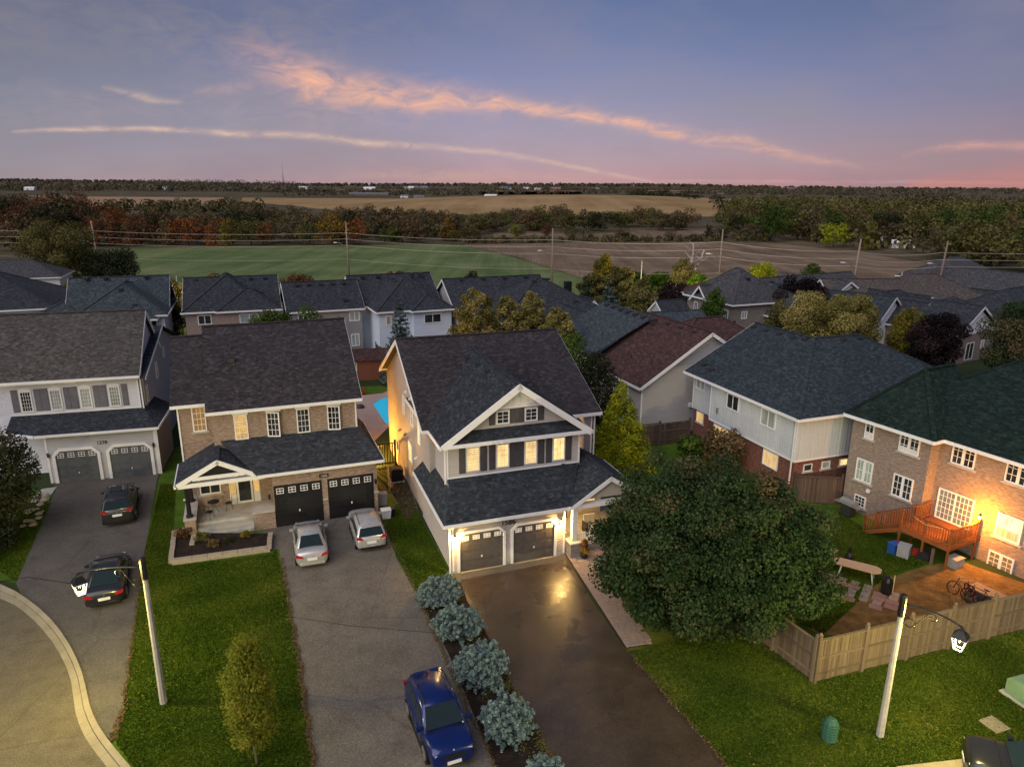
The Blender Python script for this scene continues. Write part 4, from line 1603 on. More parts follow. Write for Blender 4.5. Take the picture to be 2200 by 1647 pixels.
def blocks(a, b, h=2):
    a, b = Vector((*a, 0)), Vector((*b, 0))
    n = max(1, int((b - a).length / .39))
    for r in range(h):
        for k in range(n):
            p = a.lerp(b, (k + .5 + (.25 if r % 2 else -.1)) / n)
            o = bpy.data.objects.new('block', bl)
            COL.objects.link(o)
            o.parent = bed
            o.location = (p.x - b0.x + random.uniform(-.01, .01), p.y - b0.y, r * .152)
            o.rotation_euler = (0, 0, math.atan2(b.y - a.y, b.x - a.x) + random.uniform(-.03, .03))


for i in range(len(loop) - 1):
    if loop[i] and loop[i + 1]:
        blocks(loop[i], loop[i + 1])
blocks((-18.14, 36.16), (-18.65, 37.82), 2)
so_ = flat('soil', [(p[0] - b0.x, p[1] - b0.y) for p in ((-18.53, 34.71), (-19.74, 37.80), (-14.28, 37.76), (-13.85, 36.21))], .2, 'mulch', None, .15, bed)
for (u, m_, n_, s_, lab) in (((-19.10, 37.24), 'leaf_rust', 700, .42, 'reddish brown shrub at the left end of the garden bed'),
                             ((-17.75, 36.81), 'leaf_olive', 700, .42, 'olive green rounded shrub in the garden bed, left of centre'),
                             ((-16.90, 36.17), 'leaf_brown', 600, .33, 'pinkish brown low shrub at the front of the garden bed'),
                             ((-16.23, 36.61), 'leaf_dark', 350, .24, 'small dark green plant near the middle of the garden bed'),
                             ((-15.43, 37.29), 'leaf_gold', 500, .3, 'pale yellow green shrub at the right end of the garden bed')):
    sh = empty('shrub', (u[0], u[1], .18), 0, lab, 'shrub')
    Cq, Nq, tq = crown_pts(n_, lump_crown(0, 0, s_ * .75, s_, s_, s_ * .8, 8, .4, (.3, .8)))
    quads('foliage', Cq, Nq, .075, m_, tq, sh)
    MB().tube([(0, 0, 0), (0, 0, s_)], .03, 5).build('stem', 'bark', sh)

# ================================================================== house 1578
A = House('house', 'grey sided two storey house with grey garage doors and arched windows, number 1578', (*(-31.80, 45.23), 0), 15.5)
e = A.e
A.wall(0, 6.9, 0, 5, -.3, 3.5, 'siding_grey')
A.wall(6.6, 6.93, .25, 5.2, -.3, 3.45, 'brick_brown')
A.wall(-10, 5.8, 2, 2.6, 3, 6.85, 'siding_white')
A.wall(-10, 0, 2.2, 10, -.3, 6.8, 'siding_white')
A.gwall(-10, 5.78, 2.6, 9.4, 6.85, 10.7, 'siding_white', z0=0, mid=6.0)
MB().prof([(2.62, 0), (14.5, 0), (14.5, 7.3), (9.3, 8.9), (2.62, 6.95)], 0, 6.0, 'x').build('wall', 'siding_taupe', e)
A.groof(-10.5, 6.05, 1.55, 9.6, 6.95, 10.9, 'shingle_weathered', mid=6.0, ze2=7.4, ends=(0, 1))
A.shed([(2, 1.6, 6.78), (6.4, 1.6, 6.78), (6.4, 9.3, 9.08), (-6, 9.3, 9.08)], 'shingle_slate')
A.shed([(-6, 9.3, 9.08), (6.4, 9.3, 9.08), (6.4, 15, 7.2), (-6, 15, 7.2)], 'shingle_slate')
MB().beam((6.4, 1.6, 6.76), (6.4, 9.3, 9.06), .06, .2).build('rake_board', 'white', e)
A.shed([(-.4, -.4, 3.65), (7.2, -.4, 3.65), (5.85, 2.0, 4.45), (.6, 2.0, 4.45)], 'shingle_slate')
A.shed([(7.2, -.4, 3.65), (7.2, 5.2, 3.65), (5.85, 5.2, 4.45), (5.85, 2.05, 4.45)], 'shingle_slate')
A.shed([(-2.4, 2.0, 4.45), (.62, 2.0, 4.45), (-.4, -.4, 3.65), (-2.4, .6, 3.7)], 'shingle_slate')
A.fascia((-.4, -.42, 3.65), (7.2, -.42, 3.65), .17, .1)
A.fascia((7.22, -.4, 3.65), (7.22, 5.2, 3.65), .17, .1)
A.fascia((-2.4, .6, 3.7), (-.42, -.45, 3.66), .17, .1)
FU = place(0, 2.0, 0)
for i, x in enumerate((-1.7, .12, 1.98, 3.82)):
    A.window(FU, x, 4.66, .74, 1.5, ('glass_dark', 'glass_curtain', 'glass_curtain', 'lit_dim')[i], 4, 5, mw=.02, fw=.08)
    arc = [(x + .37 + .42 * math.cos(t), 6.17 + .2 * math.sin(t)) for t in np.linspace(0, math.pi, 9)]
    MB(FU).prof(arc, -.06, -.004, 'y').build('arch_head', 'white', e)
for x, w in ((-2.2, .42), (-.82, .43), (-.37, .43), (1.0, .43), (1.45, .43), (2.85, .43), (3.3, .43), (4.66, .4)):
    A.shutter(FU, x, 4.68, w, 1.6, 'shutter_grey')
A.box('frieze', -10, 5.8, 1.955, 1.997, 6.55, 6.83, 'white')
A.box('band', -2.4, 5.8, 1.955, 1.997, 4.4, 4.52, 'white')
A.trim(5.75, 2.0, 4.4, 6.8)
A.downspout(5.95, 1.98, 4.3, 6.8)
FR = place(0, 0, 0)
A.garage_door(FR, .52, -.25, 2.58, 2.55, 'door_grey', lites='glass_dark', tw=.2, chamfer=.45)
A.garage_door(FR, 3.86, -.25, 2.58, 2.55, 'door_grey', lites='glass_dark', tw=.2, chamfer=.45)
text_mesh('1578', .34, 'metal_black', FR @ Matrix.Translation((3.48, -.03, 2.58)), e)
A.trim(.05, 0, -.2, 3.5, w=.14)
A.trim(6.85, 0, -.2, 3.5, w=.14)
A.downspout(6.98, .02, -.2, 3.5)
A.lantern(FR, .12, 1.95)
A.lantern(FR, 6.72, 2.1)
A.laps(place(0, 0, 0), 6.9, -.2, 3.4, 'siding_grey')
A.laps(place(-10, 2.0, 0), 15.8, 4.55, 6.5, 'siding_white')
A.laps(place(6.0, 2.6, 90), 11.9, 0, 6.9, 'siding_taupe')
FRt = place(6.0, 2.6, 90)
for y, z, w, h, pn in ((.4, 4.5, .5, 1.3, 'glass_dark'), (4.2, 5.3, .6, 1.3, 'glass_curtain'), (7.6, 6.2, .6, .9, 'glass_dark')):
    A.window(FRt, y, z, w, h, pn, 1, 2)
point('side_glow', (-23.4, 52.5, 3.6), 18, (1.0, .72, .42), .1)

# ================================================================== red roofed house
D = House('house', 'house with a dark red shingle roof and broad grey vinyl gable wall', (10.5, 55.1, -1.8), 21.6)
e = D.e
e.scale = (1.09, 1.09, 1.09)
D.gwall(0, 11.4, 0, 8.4, 5.72, 9.2, 'siding_taupe', 'y')
D.groof(-.4, 11.8, -.4, 8.7, 5.75, 9.5, 'shingle_red', 'y', ends=(0, 1))
D.hroof(4.5, 17.5, 2.2, 12.5, 5.8, .62, 'shingle_red')
D.wall(10, 17, 2.8, 12, 0, 5.8, 'siding_taupe')
D.trim(.05, 0, 0, 5.6)
D.laps(place(0, 0, 0), 11.4, 1.7, 5.7, 'siding_taupe', gable=(0, 11.4, 9.1))
D.laps(place(0, 8.4, -90), 8.4, 1.7, 5.6, 'siding_taupe')
D.vents([(5.3, 1.2, 9.15), (5.3, 3.0, 9.15), (5.3, 4.8, 9.15), (5.3, 6.6, 9.15), (1.0, 8.2, 6.6), (.6, 7.2, 6.4)], 'metal_dark', .42)
D.pipe((1.5, 4.2, 6.9), .3)
FLd = place(0, 8.4, -90)
D.window(FLd, 8.4 - 3.3, 4.25, 1.5, 1.15, 'glass_curtain', 2, 1, fw=.1)
D.window(FLd, 8.4 - 3.6, 1.2, 1.5, 1.15, 'glass_dark', 2, 1, fw=.1)
MB(place(0, 0, 0)).prof([(0, 0), (-.25, 0), (-.22, .2), (0, .3)], 4.25, 4.55, 'x').build('vent_hood', 'plastic_white', e, loc=(0, 0, 3.7))
D.shed([(-2.0, 1.0, 2.55), (-.02, 1.0, 2.9), (-.02, 5.0, 2.9), (-2.0, 5.0, 2.55)], 'white_dirty')

# ================================================================== white board and batten house
E = House('house', 'white board and batten house with dark hipped roof on a red brick base', (18.33, 42.87, 1.3), -70)
e = E.e
e.scale = (.935, .935, .935)
E.wall(-13.1, -.15, .75, 13, -1.8, 1.62, 'brick_red')
E.wall(-10, 0, 0, 14, 1.62, 4.88, 'batten_white')
E.wall(-13.3, -10, .6, 14, 1.62, 4.88, 'batten_white')
E.wall(-9.8, -.12, .15, .74, -1.8, 1.6, 'brick_red')
E.wall(-13, -.2, 13, 17.3, -1.8, 4.8, 'batten_white')
MB().prof([(.6, 4.88), (12.9, 4.88), (6.6, 8.3)], -13.28, -12.9, 'x').build('gable_wall', 'batten_white', e)
rz_ = 8.66
mb = MB()
mb.slab([(-13.4, -.4, 4.95), (.4, -.4, 4.95), (-6.65, 6.65, rz_), (-13.6, 6.65, rz_)])
mb.slab([(.4, -.4, 4.95), (.4, 18.2, 4.95), (-6.65, 11.15, rz_), (-6.65, 6.65, rz_)])
mb.slab([(-13.6, 6.65, rz_), (-6.65, 6.65, rz_), (-13.7, 13.6, 4.95), (-13.6, 13.7, 4.95)])
mb.slab([(-6.65, 6.65, rz_), (-6.65, 11.15, rz_), (-13.7, 18.2, 4.95), (-13.7, 13.6, 4.95)])
mb.slab([(-6.65, 11.15, rz_), (.4, 18.2, 4.95), (-13.7, 18.2, 4.95)])
ro = mb.build('roof', 'shingle_teal', e)
for p, q in (((.4, -.4, 4.95), (-6.65, 6.65, rz_)), ((-6.65, 6.65, rz_), (-6.65, 11.15, rz_)), ((-13.6, 6.65, rz_), (-6.65, 6.65, rz_)), ((-6.65, 11.15, rz_), (.4, 18.2, 4.95))):
    MB().beam((p[0], p[1], p[2] + .045), (q[0], q[1], q[2] + .045), .28, .06).build('ridge_cap', 'shingle_teal', ro)
E.fascia((-13.4, -.42, 4.95), (.42, -.42, 4.95))
E.fascia((.42, -.42, 4.95), (.42, 18.2, 4.95))
MB().beam((-13.42, -.4, 4.93), (-13.6, 6.65, rz_), .06, .22).build('rake_board', 'white', e)
E.trim(-.05, 0, 1.6, 4.85)
E.trim(-9.95, 0, 1.6, 4.85)
E.trim(-13.25, .6, 1.6, 4.85)
E.box('skirt_board', -10, 0, -.03, -.003, 1.62, 1.76, 'white')
E.box('skirt_board', .003, .03, -.03, 14, 1.62, 1.76, 'white')
E.downspout(-.2, -.02, 0, 4.8)
FE = place(0, 0, 0)
for F_m, x_a, x_b, y_f in ((place(0, 0, 0), -9.9, -.1, 0), (place(0, .6, 0), -13.2, -10.1, 0), (place(0, 0, 90), .15, 14, 0)):
    mb = MB(F_m)
    for x in np.arange(x_a, x_b, .28):
        mb.box(x, x + .045, -.022, -.001, 1.78, 4.86)
    mb.build('batten', 'batten_white', e)
E.window(FE, -7.85, 3.3, 1.5, 1.25, 'glass_dark', 2, 1, fw=.09)
E.window(FE, -3.8, 3.25, 1.6, 1.3, 'glass_curtain', 2, 1, fw=.09)
E.window(place(0, .6, 0), -12.9, 3.5, 1.25, 1.0, 'glass_curtain', 2, 1, fw=.09)
E.window(place(0, .75, 0), -12.7, .55, 1.0, .95, 'lit_yellow', 2, 1, fw=.06, sill='stone_sill')
E.window(place(0, .15, 0), -9.4, .0, 2.0, 1.5, 'lit_warm', 3, 1, fw=.09)
E.window(place(0, .15, 0), -3.3, .3, 1.6, 1.2, 'lit_warm', 2, 1, fw=.09)
FEr = place(-.15, 0, 90)
for i, y in enumerate((1.0, 2.6, 4.2)):
    E.window(FEr, y, .75, .75, .55, ('glass_dark', 'lit_dim', 'lit_warm')[i], 1, 1, fw=.06, sill='stone_sill')
E.box('vent_box', -8.95, -8.75, -.14, -.003, 2.5, 2.95, 'metal_grey').name = 'meter_box'
E.vents([(-13.0, 6.1, 8.35), (-11.4, 6.1, 8.35), (-9.8, 6.1, 8.35), (-8.2, 6.1, 8.35), (-7.1, 6.3, 8.45), (-6.2, 9.2, 8.4), (-6.2, 10.8, 8.4),
         (-12.3, .8, 5.6), (-11.0, .6, 5.5)], 'metal_dark', .42)

# ================================================================== green roofed brick house with the deck
Fh = House('house', 'brown brick house with dark green hip roof and a red wooden deck', (*(21.62, 42.50), 0), -62.5)
e = Fh.e
Fh.wall(0, 5.1, 0, 12, -.5, 6.25, 'brick_brown')
Fh.wall(5.1, 19, .9, 16, -.5, 6.25, 'brick_brown')
mb = MB()
ze, za = 6.3, 9.5
mb.slab([(-.4, -.4, ze), (5.45, -.4, ze), (2.52, 2.5, za)])
mb.slab([(5.45, -.4, ze), (5.45, 5.4, ze), (2.52, 5.4, za), (2.52, 2.5, za)])
mb.slab([(-.4, -.4, ze), (2.52, 2.5, za), (2.52, 5.4, za), (-.4, 5.4, ze)])
mb.slab([(-.4, .5, ze), (22, .5, ze), (14, 8.5, 11.6), (7.6, 8.5, 11.6)])
mb.slab([(-.4, .5, ze), (7.6, 8.5, 11.6), (-.4, 16.5, ze)])
mb.slab([(22, 16.5, ze), (-.4, 16.5, ze), (7.6, 8.5, 11.6), (14, 8.5, 11.6)])
ro = mb.build('roof', 'shingle_green', e)
for p, q in (((-.4, -.4, ze), (2.52, 2.5, za)), ((5.45, -.4, ze), (2.52, 2.5, za)), ((2.52, 2.5, za), (2.52, 5.3, za)), ((3.5, 4.4, 8.9), (7.6, 8.5, 11.6)), ((7.6, 8.5, 11.6), (14, 8.5, 11.6))):
    MB().beam((p[0], p[1], p[2] + .045), (q[0], q[1], q[2] + .045), .28, .06).build('ridge_cap', 'shingle_green', ro)
Fh.fascia((-.42, -.42, ze), (5.45, -.42, ze))
Fh.fascia((5.45, -.42, ze), (5.45, .5, ze))
Fh.fascia((5.45, .48, ze), (22, .48, ze))
Fh.fascia((-.42, 12, ze), (-.42, -.42, ze))
F0, F1 = place(0, 0, 0), place(0, .9, 0)
Fh.window(F0, .9, 5.0, .62, 1.25, 'glass_dark', 2, 3, sill='stone_sill')
MB(F0).box(.98, 1.44, -.072, -.024, 5.08, 5.42).build('window_unit', 'plastic_white', e)
o = Fh.pair(F0, 3.2, 4.95, 1.25, 1.3)
MB(F0).box(3.3, 4.35, -.072, -.024, 5.03, 5.3).build('window_unit', 'plastic_white', e)
Fh.pair(F0, .66, 2.15, 1.15, 1.45, 'lit_dim', 2)
Fh.pair(F0, 3.2, 2.1, 1.25, 1.4, 'glass_dark')
Fh.window(F0, .85, .45, .8, .75, 'glass_dark', 3, 3, sill='stone_sill')
Fh.pair(F1, 5.8, 4.95, 1.3, 1.3)
Fh.pair(F1, 8.7, 4.95, 1.3, 1.3)
Fh.pair(F1, 12.0, 4.95, 1.3, 1.3)
o = Fh.window(F1, 8.75, 1.75, 1.3, 1.4, 'lit_white', 2, 1, fw=.1, sill='stone_sill')
MB(F1).box(8.85, 9.95, -.06, -.026, 1.85, 2.3).build('curtain', 'glass_curtain', o)
Fh.pair(F1, 8.7, -.1, 1.3, .95, 'lit_amber', 3)
MB(F1).box(8.2, 10.8, -.35, -.003, -.35, -.2).build('window_well', 'rope_light', e)
# sliding door
sdn = MB(F1)
sdn.box(5.45, 7.5, -.06, -.004, 1.42, 1.5)
sdn.box(5.45, 7.5, -.06, -.004, 3.2, 3.28)
for x in (5.45, 6.42, 7.42):
    sdn.box(x, x + .08, -.06, -.004, 1.5, 3.2)
sd_o = sdn.build('patio_door', 'white', e)
MB(F1).box(5.53, 7.42, -.02, -.01, 1.5, 3.2).build('pane', 'lit_dim', sd_o)
mb = MB(F1)
for x0 in (5.53, 6.5):
    for c in range(1, 4):
        mb.box(x0 + c * .225 - .012, x0 + c * .225 + .012, -.035, -.021, 1.5, 3.2)
    for r in range(1, 5):
        mb.box(x0, x0 + .9, -.033, -.0212, 1.5 + r * .34 - .012, 1.5 + r * .34 + .012)
mb.build('muntin', 'white', sd_o)
Fh.lantern(F1, 7.95, 2.35, 'lamp_orange')
point('deck_lamp_light', wpos(e, 8.2, -.1, 2.6), 560, (1.0, .35, .03), .07)
Fh.vents([(2.3, 2.9, 8.95), (1.2, .9, 7.2), (6.4, 7.2, 10.6), (10.5, 7.4, 10.85)], 'metal_dark', .5)
for x, z in ((1.6, 1.6), (10.7, .35)):
    MB(F0 if x < 5 else F1).box(x, x + .22, -.1, -.003, z, z + .22).build('vent_hood', 'plastic_white', e)
# deck
dk = empty('deck', wpos(e, 5.3, .88, 0), -62.5, 'red stained wooden deck with baluster railings and a stair behind the brown brick house', 'deck')
W_, Dp = 2.8, 2.85      # local: x 0..W_, y 0..-Dp
for k in range(10):
    y1_ = -k * .285
    MB().box(0, W_, y1_ - .275, y1_, 1.34, 1.38).build('floor_board', 'wood_deck', dk)
for a, b in (((0, -Dp), (W_, -Dp)), ((W_, -Dp), (W_, 0)), ((0, -Dp), (0, 0))):
    MB().beam((a[0], a[1], 1.335), (b[0], b[1], 1.335), .05, .24).build('rim_board', 'wood_deck', dk)
bal = MB().box(-.02, .02, -.02, .02, 0, .78).mesh('baluster')
bal.materials.append(MATS['wood_deck'])


def railing(p, q, zp, zq, skip0=False):
    P_, Q_ = Vector((*p, 0)), Vector((*q, 0))
    n = int((Q_ - P_).length / .145)
    for h_, w_ in ((.98, .11), (.16, .05)):
        MB().beam((*p, zp + h_), (*q, zq + h_), w_, .05).build('rail', 'wood_deck', dk)
    for k in range(1, n):
        o = bpy.data.objects.new('baluster', bal)
        COL.objects.link(o)
        o.parent = dk
        f = P_.lerp(Q_, k / n)
        o.location = (f.x, f.y, zp + (zq - zp) * k / n + .14)


railing((0, -Dp), (W_, -Dp), 1.38, 1.38)
railing((W_, -Dp), (W_, -.5), 1.38, 1.38)
railing((0, -Dp), (-2.2, -Dp), 1.38, .1)
railing((0, -1.6), (0, -.1), 1.38, 1.38)
railing((0, -1.75), (-2.2, -1.75), 1.38, .1)
for x, y, z1 in ((0, -Dp, 2.45), (W_, -Dp, 2.45), (W_, -.4, 2.45), (0, -1.65, 2.45), (-2.2, -Dp, 1.1), (-2.2, -1.75, 1.1), (W_ * .5, -Dp, 2.4)):
    MB().box(x - .05, x + .05, y - .05, y + .05, 0, z1).build('post', 'wood_deck', dk)
for k in range(6):
    MB().box(-.35 * (k + 1), -.35 * k - .01, -Dp + .05, -1.78, 1.38 - .22 * (k + 1), 1.42 - .22 * (k + 1)).build('stair_tread', 'wood_deck', dk)
for y in (-Dp, -1.75):
    MB().beam((0, y, 1.3), (-2.3, y, .05), .05, .24).build('stringer', 'wood_deck', dk)
MB().tube([(0.2, -Dp - .02, 2.36), (1.4, -Dp - .05, 2.1), (2.7, -Dp - .02, 2.36)], .012, 4).build('rope_light', 'rope_light', dk)

# ================================================================== houses of the next streets
def back_house(label, loc, ang, wallm, roofm, boxes, roofs, wins=(), vents=(), group='houses of the next street'):
    H_ = House('house', label, (loc[0], loc[1], 0), ang, group)
    for b in boxes:
        if b[0] == 'w':
            H_.wall(*b[1:7], b[7] if len(b) > 7 else wallm)
        else:   # gable walls: x0,x1,y0,y1,ze,zr,axis
            H_.gwall(*b[1:7], b[8] if len(b) > 8 else wallm, b[7])
    for r in roofs:
        m_ = roofm
        if r[0] == 'h':
            H_.hroof(*r[1:7], m_)
        else:
            H_.groof(*r[1:7], m_, r[7], ends=r[8] if len(r) > 8 else (1, 1))
    for w in wins:  # face, x, z, w, h, pane
        H_.window(w[0], *w[1:5], w[5] if len(w) > 5 else 'glass_dark', 2, 1, fw=.1)
    H_.vents(vents, 'metal_dark', .45)
    return H_


def fr_(y=0): return place(0, y, 0)


back_house('white sided house with black hip roof at the far left of the second row', (-55.3, 84.4), 22, 'siding_white', 'shingle_black',
           [('w', -15, 0, 0, 15, 0, 5.5)], [('h', -15.4, .4, -.4, 15.4, 5.6, .5)],
           [(fr_(), -3.6, 4.1, 1.4, 1.1), (fr_(), -12, 4.1, 1.5, 1.1), (place(0, 0, 90), 1.2, 3.9, .7, 1.2), (place(0, 0, 90), 5.6, 3.9, .7, 1.2)], [(-10, 3, 7.4), (-6.5, 6.5, 9)])
back_house('house with cross hipped slate blue roof left of the gap in the second row', (-40, 80.3), 20, 'siding_white', 'shingle_bluegrey',
           [('w', -9, 0, 0, 12, 0, 5.5), ('w', -15, -9, 2, 10, 0, 4.4), ('g', -10.6, -.3, 5, 12, 5.5, 8.6, 'x')],
           [('h', -9.4, .4, -.4, 12, 5.6, .64), ('h', -15.5, -7, 1.6, 10.4, 4.5, .5), ('g', -10.8, .2, 4.4, 12.6, 5.6, 9.1, 'x'), ('h', -5.2, -.6, -1.2, 3.5, 5.3, .6)],
           [(fr_(), -2.0, 3.9, 1.2, 1.2), (place(0, 0, 90), 6, 3.8, .7, 1.2)], [(-8.8, 8.0, 9), (-6.8, 8, 9), (-2.4, 8, 9), (-4.6, 3.4, 8.1), (-3, 1, 6.6)])
back_house('pinkish brick house with black cross hip roof behind the tan brick house', (-38.2, 81.6), 20, 'brick_pink', 'shingle_black',
           [('w', 0, 10.4, 0, 13, 0, 5.5), ('w', 3.8, 10.4, -.5, 2, 0, 5.5)],
           [('g', -.4, 10.8, 1.6, 13.2, 5.6, 8.7, 'x'), ('h', -.4, 9.6, -.4, 12.6, 5.6, .72), ('h', 3.4, 10.8, -.9, 6, 5.6, .62)],
           [(fr_(), 1.3, 4.0, 1.5, 1.15), (fr_(-.5), 5.9, 4.0, 2.2, 1.15, 'glass_curtain')], [(7.5, 6.6, 8.4), (9.2, 6.6, 8.4), (1.0, 6.8, 8.4)])
back_house('taupe sided house with plain slate roof and a two storey rear wall', (-26.2, 82.3), 22.5, 'siding_taupe', 'shingle_black',
           [('g', 0, 8.4, 0, 8.8, 5.5, 8.2, 'x')], [('g', -.4, 8.8, -.4, 9.2, 5.6, 8.5, 'x')],
           [(fr_(), .9, 4.0, 1.2, 1.2), (fr_(), 6.9, 4.0, 1.25, 1.15, 'glass_curtain'), (fr_(), 7.0, .9, 1.0, 1.5, 'glass_curtain')],
           [(1.4, 3.6, 8.2), (2.8, 3.6, 8.2), (4.2, 3.6, 8.2), (5.6, 3.6, 8.2), (7.0, 3.6, 8.2), (6.6, .8, 6.5)])
back_house('pale blue sided house with hipped slate roof and wide upstairs window behind the pool yard', (-15.8, 82.8), 24, 'siding_blue', 'shingle_black',
           [('w', 0, 4.0, 0, 12, 0, 5.5), ('w', 4.0, 8.8, -.7, 10, 2.2, 5.5), ('w', 4.1, 8.7, -.4, 9, 0, 2.2, 'brick_red'), ('g', -1.6, 8.8, 5, 13, 5.5, 8.5, 'x')],
           [('h', -.4, 9.2, -.4, 11.4, 5.6, .70), ('g', -2.0, 9.2, 4.4, 13.4, 5.6, 8.9, 'x'), ('h', 3.7, 9.25, -1.1, 4.4, 5.58, .55)],
           [(fr_(), .8, 3.9, 1.3, 1.1, 'glass_curtain'), (fr_(-.7), 5.3, 3.9, 2.2, 1.15)], [(0, 8.2, 8.7), (2, 8.2, 8.7), (6.4, 8, 8.8), (7.6, 8, 8.8), (3.2, 5, 8.7)])
back_house('white gabled house with slate roof partly behind the birches', (-6.9, 86.4), 22, 'siding_white', 'shingle_black',
           [('g', 0, 13, 0, 9.6, 5.2, 8.3, 'x')], [('g', -.4, 13.4, -.4, 10, 5.3, 8.5, 'x')], [], [(2, 4.3, 8.3), (5, 4.3, 8.3), (8, 4.3, 8.3), (11, 4.3, 8.3)])
L_h = back_house('bungalow with big black hip roof and small white front gable', (-1, 80), 20, 'brick_red', 'shingle_black',
                 [('w', 0, 14, 0, 14, 0, 5), ('g', 4.9, 11.1, -5, 2, 4.1, 6.2, 'y', 'siding_white'), ('g', 12.2, 14.6, 4.4, 8, 4.6, 6.1, 'y', 'siding_white')],
                 [('h', -.4, 14.4, -.4, 14.4, 5.0, .56), ('g', 4.5, 11.5, -5.4, 3, 4.1, 6.5, 'y'), ('g', 11.8, 15, 3.9, 8, 4.6, 6.3, 'y')],
                 [(place(0, 4.4, 0), 13.1, 4.5, .55, .95)], [(6, 6, 8.7), (7.5, 6.4, 8.8), (8.6, 7.6, 8.6), (5, 3, 6.8), (8, 1.6, 6.2), (10, 2.2, 6.5)])
MB().box(-.4, .4, -.4, .4, 0, 1.4).build('chimney', 'metal_black', L_h.e, loc=(12.2, 9.4, 6.6))
back_house('house with large blue grey shingle roof behind the red roofed house', (6.7, 63.0), 19, 'siding_white', 'shingle_bluegrey',
           [('g', 0, 12, 0, 8.2, 5.1, 8.2, 'y'), ('w', 9, 16.2, 3, 12, 0, 5)],
           [('g', -.4, 12.4, -1.2, 8.6, 5.2, 8.5, 'y', (1, 0)), ('g', 5, 17.0, 2.6, 12.4, 5.1, 7.3, 'x')], [],
           [(5.6, y, 8.35) for y in (-1.8, -.3, 1.2, 2.7, 4.2, 5.7, 7.2)])
Hs = back_house('grey brick two storey house with tall hipped roof and white columned entry', (28.3, 88.8), 22, 'brick_grey', 'shingle_grey',
                [('w', -.5, 8, 0, 9.6, 0, 5.7), ('w', 5, 8, -2.5, 2, 0, 4.6)],
                [('h', -1, 8.5, -.5, 10.1, 5.8, .82)], [(fr_(), .9, 3.8, .9, 1.0, 'glass_curtain'), (place(-.5, 9, -90), 7.4, 3.6, .8, 1.3), (place(-.5, 9, -90), 4.6, 3.2, .8, 1.7, 'glass_curtain'), (place(-.5, 9, -90), 1.0, 3.6, .8, 1.4)],
                [(3.6, 2.6, 8.5), (7, 2, 8)], 'houses by the far street')
Hs.groof(-1.0, 6, 4.6, 8.6, 5.3, 7.4, 'shingle_grey', 'x')
Hs.groof(4.5, 9.5, -3.2, 4, 4.2, 7.2, 'shingle_grey', 'y')
MB().prof([(4.9, 0), (9.1, 0), (9.1, 4.2), (7, 6.9), (4.9, 4.2)], -2.9, -2.6, 'y').build('gable_wall', 'brick_grey', Hs.e)
Hs.groof(-5.2, .2, 8.4, 12.2, 3.4, 5.0, 'shingle_black', 'x')
MB().prof([(8.6, 3.4), (12.0, 3.4), (10.3, 4.85)], -5.0, -4.8, 'x').build('gable_wall', 'siding_white', Hs.e)
for y in (8.7, 10.3, 11.9):
    Hs.box('porch_column', -5.1, -4.8, y - .14, y + .14, 0, 3.35, 'white')
